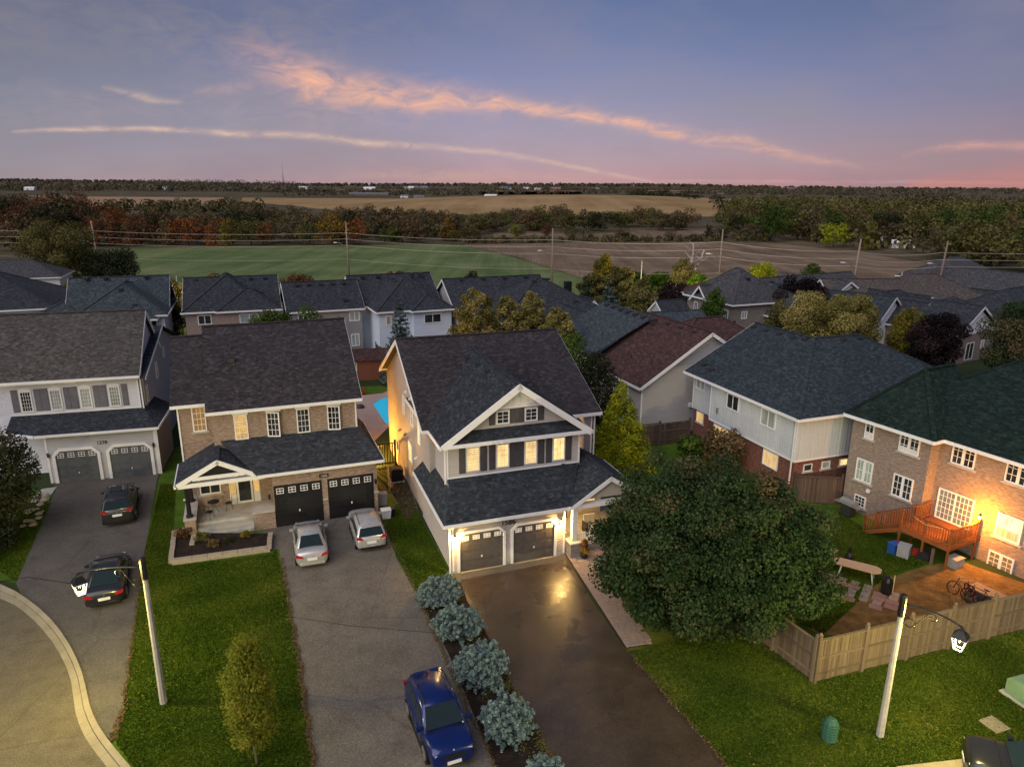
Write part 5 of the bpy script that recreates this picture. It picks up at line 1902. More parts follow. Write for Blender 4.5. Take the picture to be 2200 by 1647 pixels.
for i, (lab, loc, ang, wm, rm, bx, rf) in enumerate([
    ('low house whose dull red brown roof shows behind the grey brick house', (29, 97), 20, 'siding_taupe', 'shingle_red', [('w', 0, 13, 0, 11, 0, 4.8)], [('h', -.4, 13.4, -.4, 11.4, 4.9, .5)]),
    ('slate roofed house with a white gable between the dark maples', (44, 99), 28, 'siding_white', 'shingle_grey', [('g', 0, 9, 0, 12, 4.4, 7.0, 'y')], [('g', -.4, 9.4, -.4, 12.4, 4.5, 7.2, 'y'), ('g', -6, 14, 3, 11, 4.9, 7.4, 'x')]),
    ('house with dark blue green roof and long white rake, right of the olive trees', (44.5, 85.5), 42, 'siding_white', 'shingle_teal', [('g', 0, 9, 0, 16, 3.9, 6.6, 'y')], [('g', -.4, 9.4, -.4, 16.4, 4.0, 6.9, 'y')]),
    ('brown shingled house stretching behind the other roofs on the right', (53, 98), 5, 'siding_white', 'shingle_tan', [('w', 0, 13, 0, 11, 0, 4.6)], [('h', -.4, 15.4, -.4, 11.4, 4.7, .55), ('g', -8, 6, 2, 9, 4.9, 7.3, 'x')]),
    ('small white gabled house front between the brown and black roofs', (53.5, 92.6), 35, 'siding_white', 'shingle_black', [('g', 0, 5, 0, 8, 4.2, 5.9, 'y')], [('g', -.4, 5.4, -.4, 8.4, 4.3, 6.2, 'y')]),
    ('black roofed house with a narrow white dormer gable beside the dark purple tree', (49.5, 86.3), 32, 'siding_white', 'shingle_black', [('g', 0, 5, 0, 7, 4.0, 5.9, 'y'), ('w', 2, 13, 3, 12, 0, 4)], [('g', -.4, 5.4, -.4, 7.4, 4.1, 6.3, 'y'), ('h', 1, 14, 2.6, 12.4, 4.1, .5)]),
    ('house with tall pale vinyl gable over a tan brick wall and patio door', (51.6, 80.6), 32, 'brick_brown', 'shingle_black', [('g', 0, 9, 0, 12, 3.6, 6.3, 'y', 'siding_white'), ('w', -.02, 9.02, -.03, 11, 0, 3.4, 'brick_brown')], [('g', -.4, 9.4, -.4, 12.4, 3.7, 6.7, 'y'), ('h', 7, 17, 2, 12, 3.8, .5)]),
    ('house with peaked grey hip roof and front gable at the far right', (75, 116), 28, 'siding_white', 'shingle_grey', [('g', 0, 7, 0, 8, 4.4, 6.8, 'y'), ('w', 2, 16, 3, 14, 0, 5)], [('g', -.4, 7.4, -.4, 8.4, 4.5, 7.1, 'y'), ('h', 1.6, 16.4, 2.6, 14.4, 4.8, .6)]),
    ('red brick house with gabled front and lit porch lamps at the right edge', (76, 104.5), 25, 'brick_red', 'shingle_grey', [('g', 0, 9, 0, 10, 4.6, 7.2, 'y')], [('g', -.5, 9.5, -.5, 10.4, 4.6, 7.5, 'y')]),
    ('black hip roofed house with a bright white gable end near the right edge', (63, 98), 40, 'siding_white', 'shingle_black', [('g', 6.5, 10, -1, 6, 3.6, 5.4, 'y'), ('w', 0, 12, 1, 11, 0, 4)], [('h', -.4, 12.4, .6, 11.4, 4.1, .6), ('g', 6.1, 10.4, -1.4, 6, 3.6, 5.8, 'y')]),
    ('dark roofed house low behind the fence trees at the right edge', (66, 90), 30, 'brick_brown', 'shingle_black', [('w', 0, 14, 0, 10, 0, 3.8)], [('h', -.4, 14.4, -.4, 10.4, 3.9, .55)]),
    ('grey roof of a house at the far left edge beyond the big willow', (-94, 118), 20, 'siding_white', 'shingle_grey', [('w', 0, 16, 0, 10, 0, 4.2)], [('h', -.4, 16.4, -.4, 10.4, 4.3, .5)]),
]):
    wn_l = []
    if i == 6:
        wn_l = [(place(0, -.04, 0), 2.4, .3, 1.8, 2.1), (place(0, -.04, 0), 5.8, 1.4, .7, 1.0)]
    if i == 8:
        wn_l = [(fr_(), 1.4, 1.6, 1.5, 1.6), (fr_(), 4.0, 1.6, 1.5, 1.6), (fr_(), 6.4, 1.2, 1.4, 1.8, 'lit_dim'), (fr_(), 3.6, 4.9, 1.4, .9)]
    back_house(lab, loc, ang, wm, rm, bx, rf, wn_l, [], 'houses by the far street')
point('far_porch_light', wpos(Hs.e, 3, -3.5, 2.0), 35, (1.0, .55, .15), .1)
point('far_brick_porch_light', (81.5, 105.5, 2.6), 30, (1.0, .8, .45), .1)

# ================================================================== poles, wires, lamps
PL = [(-87, 150, 12.6), (-34.6, 150, 12.5), (7.4, 134, 12.5), (37.2, 128, 12.8), (57, 119, 11.9), (72.6, 121, 11.5)]
for i, (x, y, h) in enumerate(PL):
    pe = empty('utility_pole', (x, y, 0), 0, ('wooden power pole left of all the others', 'wooden power pole with lamp arm rising over the green field', 'wooden power pole at the edge of the green and brown fields',
               'wooden power pole beside the dead tree', 'wooden power pole leaning slightly, second from the right', 'wooden power pole with guy wires, farthest right')[i],
               'power pole', 'power poles along the road')
    lean = .5 if i > 3 else (-.4 if i == 0 else 0)
    MB().tube([(0, 0, -.2), (lean, 0, h)], [.22, .13], 8).build('pole', 'wood_pole', pe)
    zz = h * .58
    MB().tube([(lean * .5, 0, zz), (lean * .5 - 1.3, -.2, zz + 1.0), (lean * .5 - 2.1, -.3, zz + 1.15)], .05, 5).build('lamp_arm', 'metal_grey', pe)
    MB().box(lean * .5 - 2.75, lean * .5 - 2.05, -.45, -.15, zz + 1.08, zz + 1.25).build('lamp_head', 'plastic_white', pe)
    for k in (.83, .73, .63):
        MB().tube([(lean * k - .1, 0, h * k), (lean * k - .28, 0, h * k)], .06, 5).build('insulator', 'plastic_grey', pe)
ends = [(-190, 172, 12.6)] + PL + [(130, 130, 12)]
for lv, (k, lab) in enumerate(((.83, 'topmost power line strung between the wooden poles'), (.73, 'second power line below the top wire'), (.63, 'third power line strung below the other two'), (.40, 'lowest thin cable along the wooden poles'))):
    P = []
    for a, b in zip(ends[:-1], ends[1:]):
        for t in range(8):
            f = t / 8
            P.append((a[0] + (b[0] - a[0]) * f - .3, a[1] + (b[1] - a[1]) * f, (a[2] + (b[2] - a[2]) * f) * k - .55 * 4 * f * (1 - f)))
    tag(MB().tube(P, .028 if lv < 3 else .02, 4, smooth=False).build('power_line', 'bark_dead'), lab, 'power line', 'power lines between the poles')
for (x, y, lab) in ((-45.5, 96, 'slim white street pole between the second row houses'), (34 - 12.3, 120, 'white street post in the lit road gap'), (58, 106, 'thin pale pole behind the brown roof on the right')):
    tag(MB().tube([(0, 0, 0), (0, 0, 8)], [.11, .07], 6).build('street_pole', 'pole_concrete', loc=(x, y, 0)), lab, 'pole')


def street_lamp(x, y, h, hx, hy, hz, label, power, col=(1.0, .78, .20)):
    lp = empty('street_lamp', (x, y, 0), 0, label, 'street lamp', 'lantern street lamps')
    mb = MB()
    mb.lathe([(.145, -.05), (.14, .3), (.09, h)], 8)
    mb.build('pole', 'pole_concrete', lp)
    MB().lathe([(.125, h - .75), (.125, h + .02), (.1, h + .12), (.03, h + .16)], 8).build('pole_cap', 'metal_black', lp)
    dx, dy, L_ = hx - x, hy - y, math.hypot(hx - x, hy - y)
    ux, uy = dx / L_, dy / L_
    z0_ = h - .25
    dz = (hz + .62) - z0_
    pts = []
    for k in range(9):
        f = k / 8
        pts.append((dx * f, dy * f, z0_ + (dz * max(0, (f - .35) / .65) ** 2)))
    MB().tube(pts, .035, 6).build('arm', 'metal_black', lp)
    sc = []
    for k in range(15):
        t = k / 14 * math.pi * 2.2
        r_ = .20 * (1 - k / 22)
        sc.append((ux * (.95 - r_ * math.cos(t)), uy * (.95 - r_ * math.cos(t)), z0_ - .28 + r_ * math.sin(t)))
    MB().tube([(ux * .12, uy * .12, z0_ - .75), (ux * .35, uy * .35, z0_ - .85), (ux * .55, uy * .55, z0_ - .6)] + sc, .018, 5).build('scroll', 'metal_black', lp)
    MB().tube([(ux * (.3 + .17 * math.cos(t)), uy * (.3 + .17 * math.cos(t)), z0_ - .68 + .17 * math.sin(t)) for t in np.linspace(0, 6, 12)], .018, 5).build('scroll', 'metal_black', lp)
    hd = MB()
    hd.cur = 0
    hd.lathe([(.34, .24), (.33, .28), (.22, .42), (.1, .50), (.06, .62), (.02, .66)], 4, (0, 0))
    head = hd.build('lantern_hood', 'metal_black', lp, loc=(dx, dy, hz))
    g = MB()
    for k in range(4):
        a = k * math.pi / 2
        b_ = a + math.pi / 2
        g.beam((.30 * math.cos(a), .30 * math.sin(a), .235), (.30 * math.cos(b_), .30 * math.sin(b_), .235), .03, .03, False)
        g.beam((.30 * math.cos(a), .30 * math.sin(a), .235), (.17 * math.cos(a), .17 * math.sin(a), -.22), .03, .03, False)
        g.beam((.17 * math.cos(a), .17 * math.sin(a), -.22), (.17 * math.cos(b_), .17 * math.sin(b_), -.22), .035, .035, False)
    g.build('lantern_frame', 'lamp_glow', head)
    MB().lathe([(.03, .05), (.05, .12), (.03, .2)], 8).build('bulb', 'lamp_glow', head)
    point('street_lamp_light', (hx, hy, hz - .05), power, col, .12)
    return lp


street_lamp(-13.85, 23.79, 6.35, -16.35, 23.75, 5.2, 'tall concrete street lamp with lantern hanging over the black cars by the kerb', 1700)
street_lamp(14.03, 22.28, 5.95, 15.65, 21.35, 4.75, 'concrete street lamp with scrolled arm in front of the wooden fence', 1300)
street_lamp(-24.5, 9.0, 6.4, -22.6, 10.0, 5.4, 'street lamp across the court, outside the left of the view', 4500, (1.0, .86, .50))
street_lamp(19.0, 5.0, 6.2, 18.0, 7.0, 5.2, 'street lamp on the near side of the road at the right', 8000, (1.0, .84, .42))
point('far_street_lamp_light', (26, 114, 6.5), 3500, (1.0, .78, .32), .2)
point('far_street_lamp_light', (-46.5, 99.5, 6), 1500, (1.0, .75, .3), .2)
point('far_street_lamp_light', (54, 87, 4), 160, (1.0, .8, .35), .2)
point('far_street_lamp_light', (-30, 120, 6), 350, (1.0, .85, .3), .2)
flat('far_road', [(-60, 112), (40, 113.5), (40, 121), (-60, 119)], .02, 'asphalt_road')
flat('lit_road', [(20, 108), (34, 103), (40, 122), (20, 122)], .026, 'asphalt_road').name = 'far_crossing'


def rail_fence(a, b, label, n):
    fe = empty('rail_fence', (*a, 0), 0, label, 'fence')
    for k in range(n + 1):
        f = k / n
        MB().box(-.08, .08, -.08, .08, 0, 1.35).build('post', 'white_dirty', fe, loc=((b[0] - a[0]) * f, (b[1] - a[1]) * f, 0))
    for z in (.45, .8, 1.15):
        MB().beam((0, 0, z), (b[0] - a[0], b[1] - a[1], z), .05, .12).build('rail', 'white_dirty', fe)


rail_fence((-52, 125), (-28, 127.5), 'white horse rail fence at the near edge of the green field', 10)
rail_fence((-27, 127.6), (-6, 130), 'white rail fence showing between two second row roofs', 9)
rail_fence((13, 128), (30, 124), 'white rail fence beside the lit road in the middle distance', 8)
# wire fence between the green and ploughed fields
wf = empty('wire_fence', (*(-16.32, 247.45), 0), 0, 'old post and wire fence between the green field and the ploughed field', 'fence')
fa, fb, fc_ = Vector((*(-19.01, 251.23), 0)), Vector((*(-0.23, 210.15), 0)), Vector((*(18.51, 149.18), 0))
pts_ = [fa.lerp(fb, k / 16) for k in range(16)] + [fb.lerp(fc_, k / 22) for k in range(23)]
f0 = Vector((*(-16.32, 247.45), 0))
pst = MB().box(-.09, .09, -.09, .09, 0, 1.5).mesh('post')
pst.materials.append(MATS['wood_fence'])
for p in pts_:
    o = bpy.data.objects.new('post', pst)
    COL.objects.link(o)
    o.parent = wf
    o.location = p - f0
    o.scale = (1, 1, random.uniform(.75, 1.1))
MB().tube([tuple(p - f0 + Vector((0, 0, 1))) for p in pts_], .02, 3).build('wire', 'metal_grey', wf)

# ================================================================== fields
def field(name, pts, z, mat_):
    o = flat(name, pts, z, mat_)
    return o


field('green_field', [(-87.44, 126.95), (-129.32, 190.35), (-128.29, 210.56), (-126.25, 228.34), (-92.86, 237.95), (-54.19, 244.62), (-23.23, 252.95), (-16.20, 245.51), (-0.23, 208.74), (11.16, 173.21), (18.42, 148.46), (9.04, 125.38), (-44.11, 133.30), (-67.68, 127.74)], .05, 'field_green')
field('ploughed_field', [(-18.20, 251.30), (25.43, 265.28), (69.79, 271.06), (98.93, 264.45), (111.47, 226.41), (114.26, 197.38), (112.16, 169.91), (96.30, 143.60), (67.44, 127.62), (43.55, 132.20), (18.91, 148.48), (1.13, 208.83)], .04, 'field_ploughed')
field('strip_field', [(-8.45, 312.13), (40.44, 316.71), (74.23, 362.85), (121.96, 352.17), (113.19, 320.36), (76.22, 296.57), (18.14, 286.26), (-7.76, 286.63)], .05, 'field_ploughed')
field('left_stubble_field', [(-1075.89, 1607.63), (-801.66, 1570.94), (-505.67, 1330.12), (-302.74, 762.11), (-286.93, 678.11), (-357.58, 619.84), (-553.04, 882.84), (-797.21, 1195.54)], .05, 'field_pink')
field('right_stubble_field', [(482.45, 2689.67), (754.02, 2777.99), (814.45, 2145.51), (1000.66, 2025.47), (875.57, 1247.62), (496.17, 704.51), (473.10, 758.06), (495.09, 1012.26), (573.98, 1744.69), (501.61, 1985.81), (363.05, 2022.47)], .05, 'field_pink')
field('middle_stubble_field', [(-494.83, 1335.13), (-381.17, 1323.93), (-139.54, 1082.37), (-38.95, 979.52), (-25.23, 633.64), (-129.28, 590.50), (-237.32, 739.98), (-331.85, 893.65)], .05, 'field_stubble')


for nm_, q_, m_ in (('far_field', [(-508.00, 1806.20), (-232.03, 1802.81), (-269.18, 2092.22), (-571.17, 2031.44)], 'field_pink'), ('far_field', [(-74.03, 1606.57), (170.34, 1816.69), (204.42, 2181.56), (-86.87, 1885.69)], 'field_stubble'),
                    ('far_field', [(394.64, 2160.63), (597.24, 2148.71), (714.67, 2572.39), (454.74, 2490.64)], 'field_pink'), ('far_meadow', [(-636.51, 1846.04), (-461.22, 1897.37), (-539.57, 2220.54), (-697.80, 2185.85)], 'field_green')):
    flat(nm_, q_, 7.5, m_)


def dome_field(name, cx, cy, rx, ry, h, mat_, rot=0):
    mb = MB()
    n, m_ = 12, 36
    V, F = [(0, 0, h)], []
    for i in range(1, n + 1):
        r = i / n
        for k in range(m_):
            t = 2 * math.pi * k / m_
            V.append((r * rx * math.cos(t), r * ry * math.sin(t), h * (1 - r * r) ** 1.5 if r < 1 else -.5))
    for k in range(m_):
        F.append((0, 1 + k, 1 + (k + 1) % m_))
    for i in range(n - 1):
        for k in range(m_):
            a = 1 + i * m_
            F.append((a + k, a + m_ + k, a + m_ + (k + 1) % m_, a + (k + 1) % m_))
    mb.add(V, F, True)
    o = mb.build(name, mat_, loc=(cx, cy, 0))
    o.rotation_euler = (0, 0, R(rot))
    o['kind'] = 'structure'


dome_field('stubble_hill', 90, 900, 330, 420, 9.5, 'field_stubble', -12)

# ================================================================== trees of the far wood
def far_tree_mesh(kind, seed, n=1050):
    g = np.random.default_rng(seed)
    global rng
    keep, rng = rng, g
    if kind == 'round':
        cl = lump_crown(0, 0, .60, .40, .40, .40, 13, .42, (.25, .8), .12, seed)
    elif kind == 'wide':
        cl = lump_crown(0, 0, .55, .52, .5, .42, 16, .36, (.15, .75), .14, seed)
    else:
        cl = [(.1 * math.cos(i * 2.4), .1 * math.sin(i * 2.4), .12 + .8 * i / 9, .24 * (1 - i / 11) + .04, .24 * (1 - i / 11) + .04, .12, .3 + .5 * g.random()) for i in range(10)]
    C_, N_, t_2 = crown_pts(n, cl, .5, .5)
    k_ = C_[:, 2] > .02
    o = quads('crown', C_[k_], N_[k_], .06 * (.7 + .7 * g.random(k_.sum())), 'leaf_olive', t_2[k_])
    me = o.data
    bpy.data.objects.remove(o)
    rng = keep
    return me


far_meshes = {}
for km in ('leaf_tan', 'leaf_olive', 'leaf_brown', 'leaf_gold', 'leaf_dark', 'leaf_green', 'leaf_orange', 'leaf_rust', 'leaf_amber', 'leaf_yellow'):
    for kd in ('round', 'wide', 'cone'):
        for s_ in (1, 2):
            if kd == 'cone' and s_ == 2: continue
            me = far_tree_mesh(kd, s_ * 10 + len(kd))
            me.materials.clear()
            me.materials.append(MATS[km])
            far_meshes[(km, kd, s_)] = me
tr_mesh = MB().tube([(0, 0, 0), (.02, 0, .7)], [.035, .012], 5).mesh('trunk')
tr_mesh.materials.append(MATS['bark'])
LBL = {'leaf_tan': 'grey brown thinning tree in the autumn wood beyond the fields', 'leaf_olive': 'olive green bushy tree in the autumn wood beyond the fields', 'leaf_brown': 'brown turning tree in the autumn wood beyond the fields', 'leaf_gold': 'dull gold tree in the autumn wood beyond the fields',
       'leaf_dark': 'dark green tree in the autumn wood beyond the fields', 'leaf_green': 'mid green tree in the autumn wood beyond the fields', 'leaf_orange': 'orange maple along the far edge of the green field',
       'leaf_rust': 'rust red bare topped tree at the left of the wood', 'leaf_amber': 'amber yellow tree standing out in the wood', 'leaf_yellow': 'yellow green tree at the wood edge'}


def far_tree(x, y, h, m_, kd='round', label=None, z=0, trunk=False, wide=1.0):
    o = bpy.data.objects.new('tree', far_meshes[(m_, kd, 1 if kd == 'cone' else random.choice((1, 2)))])
    COL.objects.link(o)
    o.location = (x, y, z - .02 * h)
    s_ = h
    o.scale = (s_ * wide * random.uniform(.9, 1.15), s_ * wide * random.uniform(.9, 1.15), s_)
    o.rotation_euler = (0, 0, random.uniform(0, 6.28))
    tag(o, label or LBL[m_], 'tree', None if label else 'trees of the wood beyond the fields: ' + m_.split('_')[1])
    if trunk:
        t = bpy.data.objects.new('trunk', tr_mesh)
        COL.objects.link(t)
        t.parent = o
    return o


def inside(p, poly):
    c = False
    for i in range(len(poly)):
        a, b = poly[i], poly[i - 1]
        if (a[1] > p[1]) != (b[1] > p[1]) and p[0] < (b[0] - a[0]) * (p[1] - a[1]) / (b[1] - a[1]) + a[0]:
            c = not c
    return c


def scatter(poly, n, hr, kinds, wide=1.0, near=True):
    """n trees inside a ground polygon, denser towards the viewer's edge"""
    ys = [p[1] for p in poly]
    xs = [p[0] for p in poly]
    k = 0
    tries = 0
    while k < n and tries < n * 60:
        tries += 1
        y = min(ys) + (max(ys) - min(ys)) * random.random() ** (1.7 if near else 1)
        x = random.uniform(min(xs), max(xs))
        if inside((x, y), poly):
            m_ = random.choice(kinds)
            far_tree(x, y, random.uniform(*hr), m_, random.choice(('round', 'wide', 'round', 'wide', 'cone') if m_ == 'leaf_dark' else ('round', 'wide')), wide=wide)
            k += 1


K1 = ['leaf_olive', 'leaf_tan', 'leaf_brown', 'leaf_tan', 'leaf_olive', 'leaf_brown', 'leaf_dark']
scatter([(-149.89, 209.14), (-294.85, 416.61), (-279.48, 472.68), (-168.61, 303.13), (-143.77, 237.92), (-142.07, 209.65)], 26, (11, 16), ['leaf_rust', 'leaf_dark', 'leaf_rust', 'leaf_brown'])
scatter([(-148.94, 241.36), (-123.66, 247.27), (-90.92, 249.80), (-106.74, 294.18), (-176.03, 302.42)], 16, (8, 12), ['leaf_orange', 'leaf_brown', 'leaf_dark', 'leaf_rust'])
scatter([(-95.71, 245.41), (-20.46, 259.48), (-7.98, 294.67), (-14.94, 374.29), (-102.65, 397.28), (-144.43, 372.98)], 62, (6.5, 10.5), K1, 1.3)
scatter([(-65.52, 251.76), (96.66, 277.90), (104.81, 301.83), (-18.64, 283.12)], 24, (3.5, 6.5), ['leaf_olive', 'leaf_brown', 'leaf_dark', 'leaf_tan'], 1.3, False)
scatter([(-12.97, 324.54), (68.12, 332.45), (107.95, 366.43), (124.96, 425.10), (54.29, 427.44), (-15.87, 397.66)], 50, (6, 10), K1, 1.3)
scatter([(92.26, 312.30), (105.95, 273.95), (121.87, 235.35), (119.89, 202.69), (127.37, 172.52), (249.19, 343.05), (218.33, 378.14), (174.88, 420.40), (132.81, 415.39)], 100, (8, 13), ['leaf_olive', 'leaf_green', 'leaf_dark', 'leaf_tan', 'leaf_olive', 'leaf_brown', 'leaf_olive'], 1.15)
# named individuals
for (p, h, m_, kd, lab) in (
        ((-138.59, 238.30), 9.5, 'leaf_orange', 'cone', 'bright orange conical maple left of the long row'), ((-132.65, 238.75), 10, 'leaf_rust', 'cone', 'dull red tree with bare twiggy top in the row'),
        ((-125.94, 239.25), 10.5, 'leaf_rust', 'cone', 'tall russet tree in the row behind the power lines'), ((-116.32, 241.89), 9.8, 'leaf_brown', 'cone', 'pinkish brown bare tree left of the round orange maples'),
        ((-109.50, 242.40), 10, 'leaf_orange', 'wide', 'wide round orange maple in the middle of the row'), ((-101.87, 242.98), 8, 'leaf_orange', 'cone', 'small orange maple at the right end of the row'),
        ((-96.52, 243.38), 9, 'leaf_gold', 'cone', 'pale slender tree with a white trunk at the field edge'), ((-89.52, 245.88), 9, 'leaf_olive', 'wide', 'pale olive rounded tree right of the white trunk'),
        ((-85.64, 246.17), 7, 'leaf_orange', 'round', 'small orange topped tree at the edge of the green field'), ((-70.01, 247.36), 8.5, 'leaf_olive', 'wide', 'light olive willow like tree before the golden one'),
        ((-62.14, 247.96), 11, 'leaf_amber', 'wide', 'golden spreading tree behind the second power pole'), ((-55.03, 248.50), 8.5, 'leaf_orange', 'round', 'reddish gold tree right of the second power pole'),
        ((-42.03, 257.79), 8, 'leaf_green', 'cone', 'fresh green conical tree before the brown wood'), ((-23.94, 270.44), 10, 'leaf_amber', 'cone', 'tall bright yellow tree at the right end of the green field'),
        ((1.14, 290.04), 5, 'leaf_yellow', 'round', 'small yellow green tree at the left end of the strip field'), ((13.31, 285.84), 6, 'leaf_rust', 'round', 'rusty round tree behind the third power pole'),
        ((98.66, 273.36), 14, 'leaf_green', 'round', 'big bright green tree at the corner of the ploughed field'), ((111.05, 249.07), 9, 'leaf_yellow', 'wide', 'yellow green leaning tree along the right wood edge'),
        ((120.02, 242.26), 9, 'leaf_gold', 'cone', 'golden thin tree in the right wood edge'), ((288.59, 1696.76), 16, 'leaf_rust', 'round', 'red brown tree on the far hedge line')):
    far_tree(*p, h, m_, kd, lab, trunk=True)


def mass(name, label, poly, n, h, mat_, leaf, kind='stuff', zf=None, nq=26):
    """a far wood that reads as one mass"""
    xs = [p[0] for p in poly]
    ys = [p[1] for p in poly]
    Cs, Ns, Ts = [], [], []
    k = 0
    while k < n:
        x, y = random.uniform(min(xs), max(xs)), random.uniform(min(ys), max(ys))
        if not inside((x, y), poly):
            continue
        hh = h * random.uniform(.55, 1.25)
        zb = zf(x, y) if zf else 0
        d = sphere_pts(nq)
        d[:, 2] = np.abs(d[:, 2])
        c = np.array([x, y, zb + hh * .2]) + d * np.array([hh * .6, hh * .6, hh * .8])
        Cs.append(c)
        Ns.append(d + rng.normal(size=(nq, 3)) * .4)
        Ts.append(np.full(nq, random.uniform(.1, .9)) + rng.normal(size=nq) * .12)
        k += 1
    o = quads(name, np.concatenate(Cs), np.concatenate(Ns), leaf, mat_, np.concatenate(Ts), kind=kind)
    o['label'] = label
    return o


mass('far_woodland', 'dark belt of woodland below the horizon on the left', [(-1298.50, 1698.55), (-639.45, 1669.39), (-463.72, 1576.80), (-611.35, 2080.44), (-1166.45, 2288.22), (-1695.23, 2219.16)], 600, 17, 'far_wood', 5.0, zf=hill_z)
mass('far_woodland', 'dark belt of woodland below the horizon on the right', [(167.54, 1917.08), (764.29, 2013.01), (1415.40, 1859.65), (3285.21, 4323.94), (1420.46, 3746.34), (315.61, 3617.73)], 620, 13, 'far_wood', 5.0, zf=hill_z)
mass('far_woodland', 'broken groves and hedgerows before the horizon in the centre', [(-360.33, 1126.23), (198.37, 1579.23), (384.04, 3063.44), (-193.36, 2970.73), (-697.80, 2185.85)], 210, 12, 'far_wood', 4.0, zf=hill_z)
for k, (poly_, lab_, n_m, h_m) in enumerate((
        ([(-608.35, 1587.94), (218.87, 2506.66), (258.48, 2961.59), (-712.28, 1860.11)], 'thin hedgerow across the far fields left of centre', 240, 9), ([(-359.52, 1221.33), (286.42, 1981.16), (315.06, 2179.91), (-405.03, 1376.58)], 'hedgerow along the back of the stubble fields', 260, 9),
        ([(-202.57, 3112.32), (3285.21, 4323.94), (4464.97, 5878.78), (-236.31, 3631.37)], 'long belt of woods on the right before the horizon', 520, 14), ([(472.88, 1871.73), (919.41, 1813.73), (1103.12, 2177.29), (570.99, 2261.32)], 'dark conifer clump below the red barn', 140, 13),
        ([(617.83, 1248.32), (664.30, 907.89), (797.69, 1091.35), (763.96, 1544.97)], 'hedge dividing the pink fields on the right', 120, 8), ([(235.71, 741.83), (418.21, 579.64), (532.24, 739.26), (339.05, 971.48)], 'scattered trees round the farmyard on the right', 190, 9))):
    mass('hedgerow', lab_, poly_, n_m, h_m, 'far_wood', 3.2, zf=hill_z, nq=40)
for (pq, n_m, h_m, lab_) in (
        ([(-1023.20, 2006.54), (-675.90, 2300.64), (-786.64, 2678.42), (-1166.45, 2288.22)], 230, 24, 'higher wooded rise on the horizon left of the mast'),
        ([(-1331.98, 2010.73), (-1217.15, 2122.73), (-1398.87, 2440.45), (-1518.90, 2293.67)], 70, 22, 'dark wood at the far left horizon'),
        ([(-426.39, 2218.83), (-297.79, 2315.06), (-333.20, 2590.86), (-474.74, 2470.99)], 40, 20, 'grove round the far white houses'),
        ([(-141.80, 2177.60), (227.15, 2424.88), (292.12, 3120.40), (-177.25, 2722.92)], 150, 20, 'wooded village rise in the centre of the horizon'),
        ([(337.56, 2336.08), (714.67, 2572.39), (889.60, 3203.52), (410.95, 2845.38)], 120, 17, 'wood behind the hedge line on the horizon'),
        ([(497.70, 1711.09), (653.32, 1779.64), (780.92, 2128.40), (590.47, 2031.17)], 90, 15, 'dark pines left of the red barn'),
        ([(750.53, 1742.58), (861.61, 1789.38), (1031.01, 2142.33), (893.51, 2075.66)], 60, 16, 'dark grove right of the red barn'),
        ([(741.66, 1426.04), (902.38, 1481.61), (1102.49, 1811.45), (898.68, 1729.18)], 40, 12, 'clumps of trees on the pink field')):
    mass('grove', lab_, pq, n_m, h_m, 'far_wood', 3.6, zf=hill_z, nq=44)
mass('horizon_hills_wood', 'low wooded ridge all along the horizon', [(-9000, 6500), (9000, 6500), (9000, 9500), (-9000, 9500)], 2600, 22, 'far_wood', 26.0, zf=hill_z, nq=12)
mass('right_woodland', 'continuous autumn wood filling the middle distance on the right', [(121.76, 414.07), (249.19, 343.05), (377.75, 523.00), (336.90, 549.52), (285.56, 559.30), (287.07, 752.39), (198.53, 650.25)], 420, 11, 'leaf_olive', 1.5, nq=150)
mass('hedge_line', 'dark hedge line climbing the side of the stubble hill', [(235.96, 1595.79), (197.58, 842.53), (157.00, 492.11), (218.43, 653.88), (271.09, 1070.41), (316.83, 1796.07)], 90, 10, 'leaf_dark', 1.8, nq=90)
mass('hedgerow', 'brown hedgerow between the stubble field and the wood on the left', [(-328.88, 576.11), (-215.73, 622.22), (-170.08, 489.45), (-256.11, 447.45)], 70, 8, 'scrub', 2.0, nq=60)
mass('hedgerow', 'scrub and rough ground under the left wood', [(-294.85, 416.61), (-147.85, 381.93), (-15.48, 387.98), (-11.77, 294.33), (-100.33, 257.50), (-154.98, 216.41)], 380, 5, 'scrub', 1.5, nq=40)
mass('hedgerow', 'undergrowth below the trees of the right wood', [(96.96, 328.50), (130.92, 177.49), (365.95, 506.48), (195.58, 614.54)], 600, 6, 'scrub', 1.8, nq=36)
mass('hedgerow', 'weedy strip along the upper edge of the ploughed field', [(-18.49, 255.39), (97.67, 275.61), (101.13, 285.61), (-19.11, 263.97)], 120, 2.2, 'scrub', .8, nq=40)

# ================================================================== far farm buildings
def barn(p, w, d, h, wallm, roofm, rot, label, name='barn', cat='barn', z=None):
    z = hill_z(*p) if z is None else z
    b = empty(name, (p[0], p[1], z), rot, label, cat)
    MB().prof([(0, 0), (d, 0), (d, h), (d / 2, h * 1.5), (0, h)], 0, w, 'x').build('wall', wallm, b)
    mb = MB()
    mb.slab([(-.3, -.4, h), (w + .3, -.4, h), (w + .3, d / 2, h * 1.52 + .1), (-.3, d / 2, h * 1.52 + .1)], .3)
    mb.slab([(-.3, d / 2, h * 1.52 + .1), (w + .3, d / 2, h * 1.52 + .1), (w + .3, d + .4, h), (-.3, d + .4, h)], .3)
    mb.build('roof', roofm, b)
    MB().box(w * .3, w * .3 + h * .6, -.1, -.02, 0, h * .7).build('door', 'door_grey', b)
    MB().box(w * .7, w * .7 + h * .3, -.1, -.02, h * .4, h * .7).build('window', 'glass_dark', b)
    return b


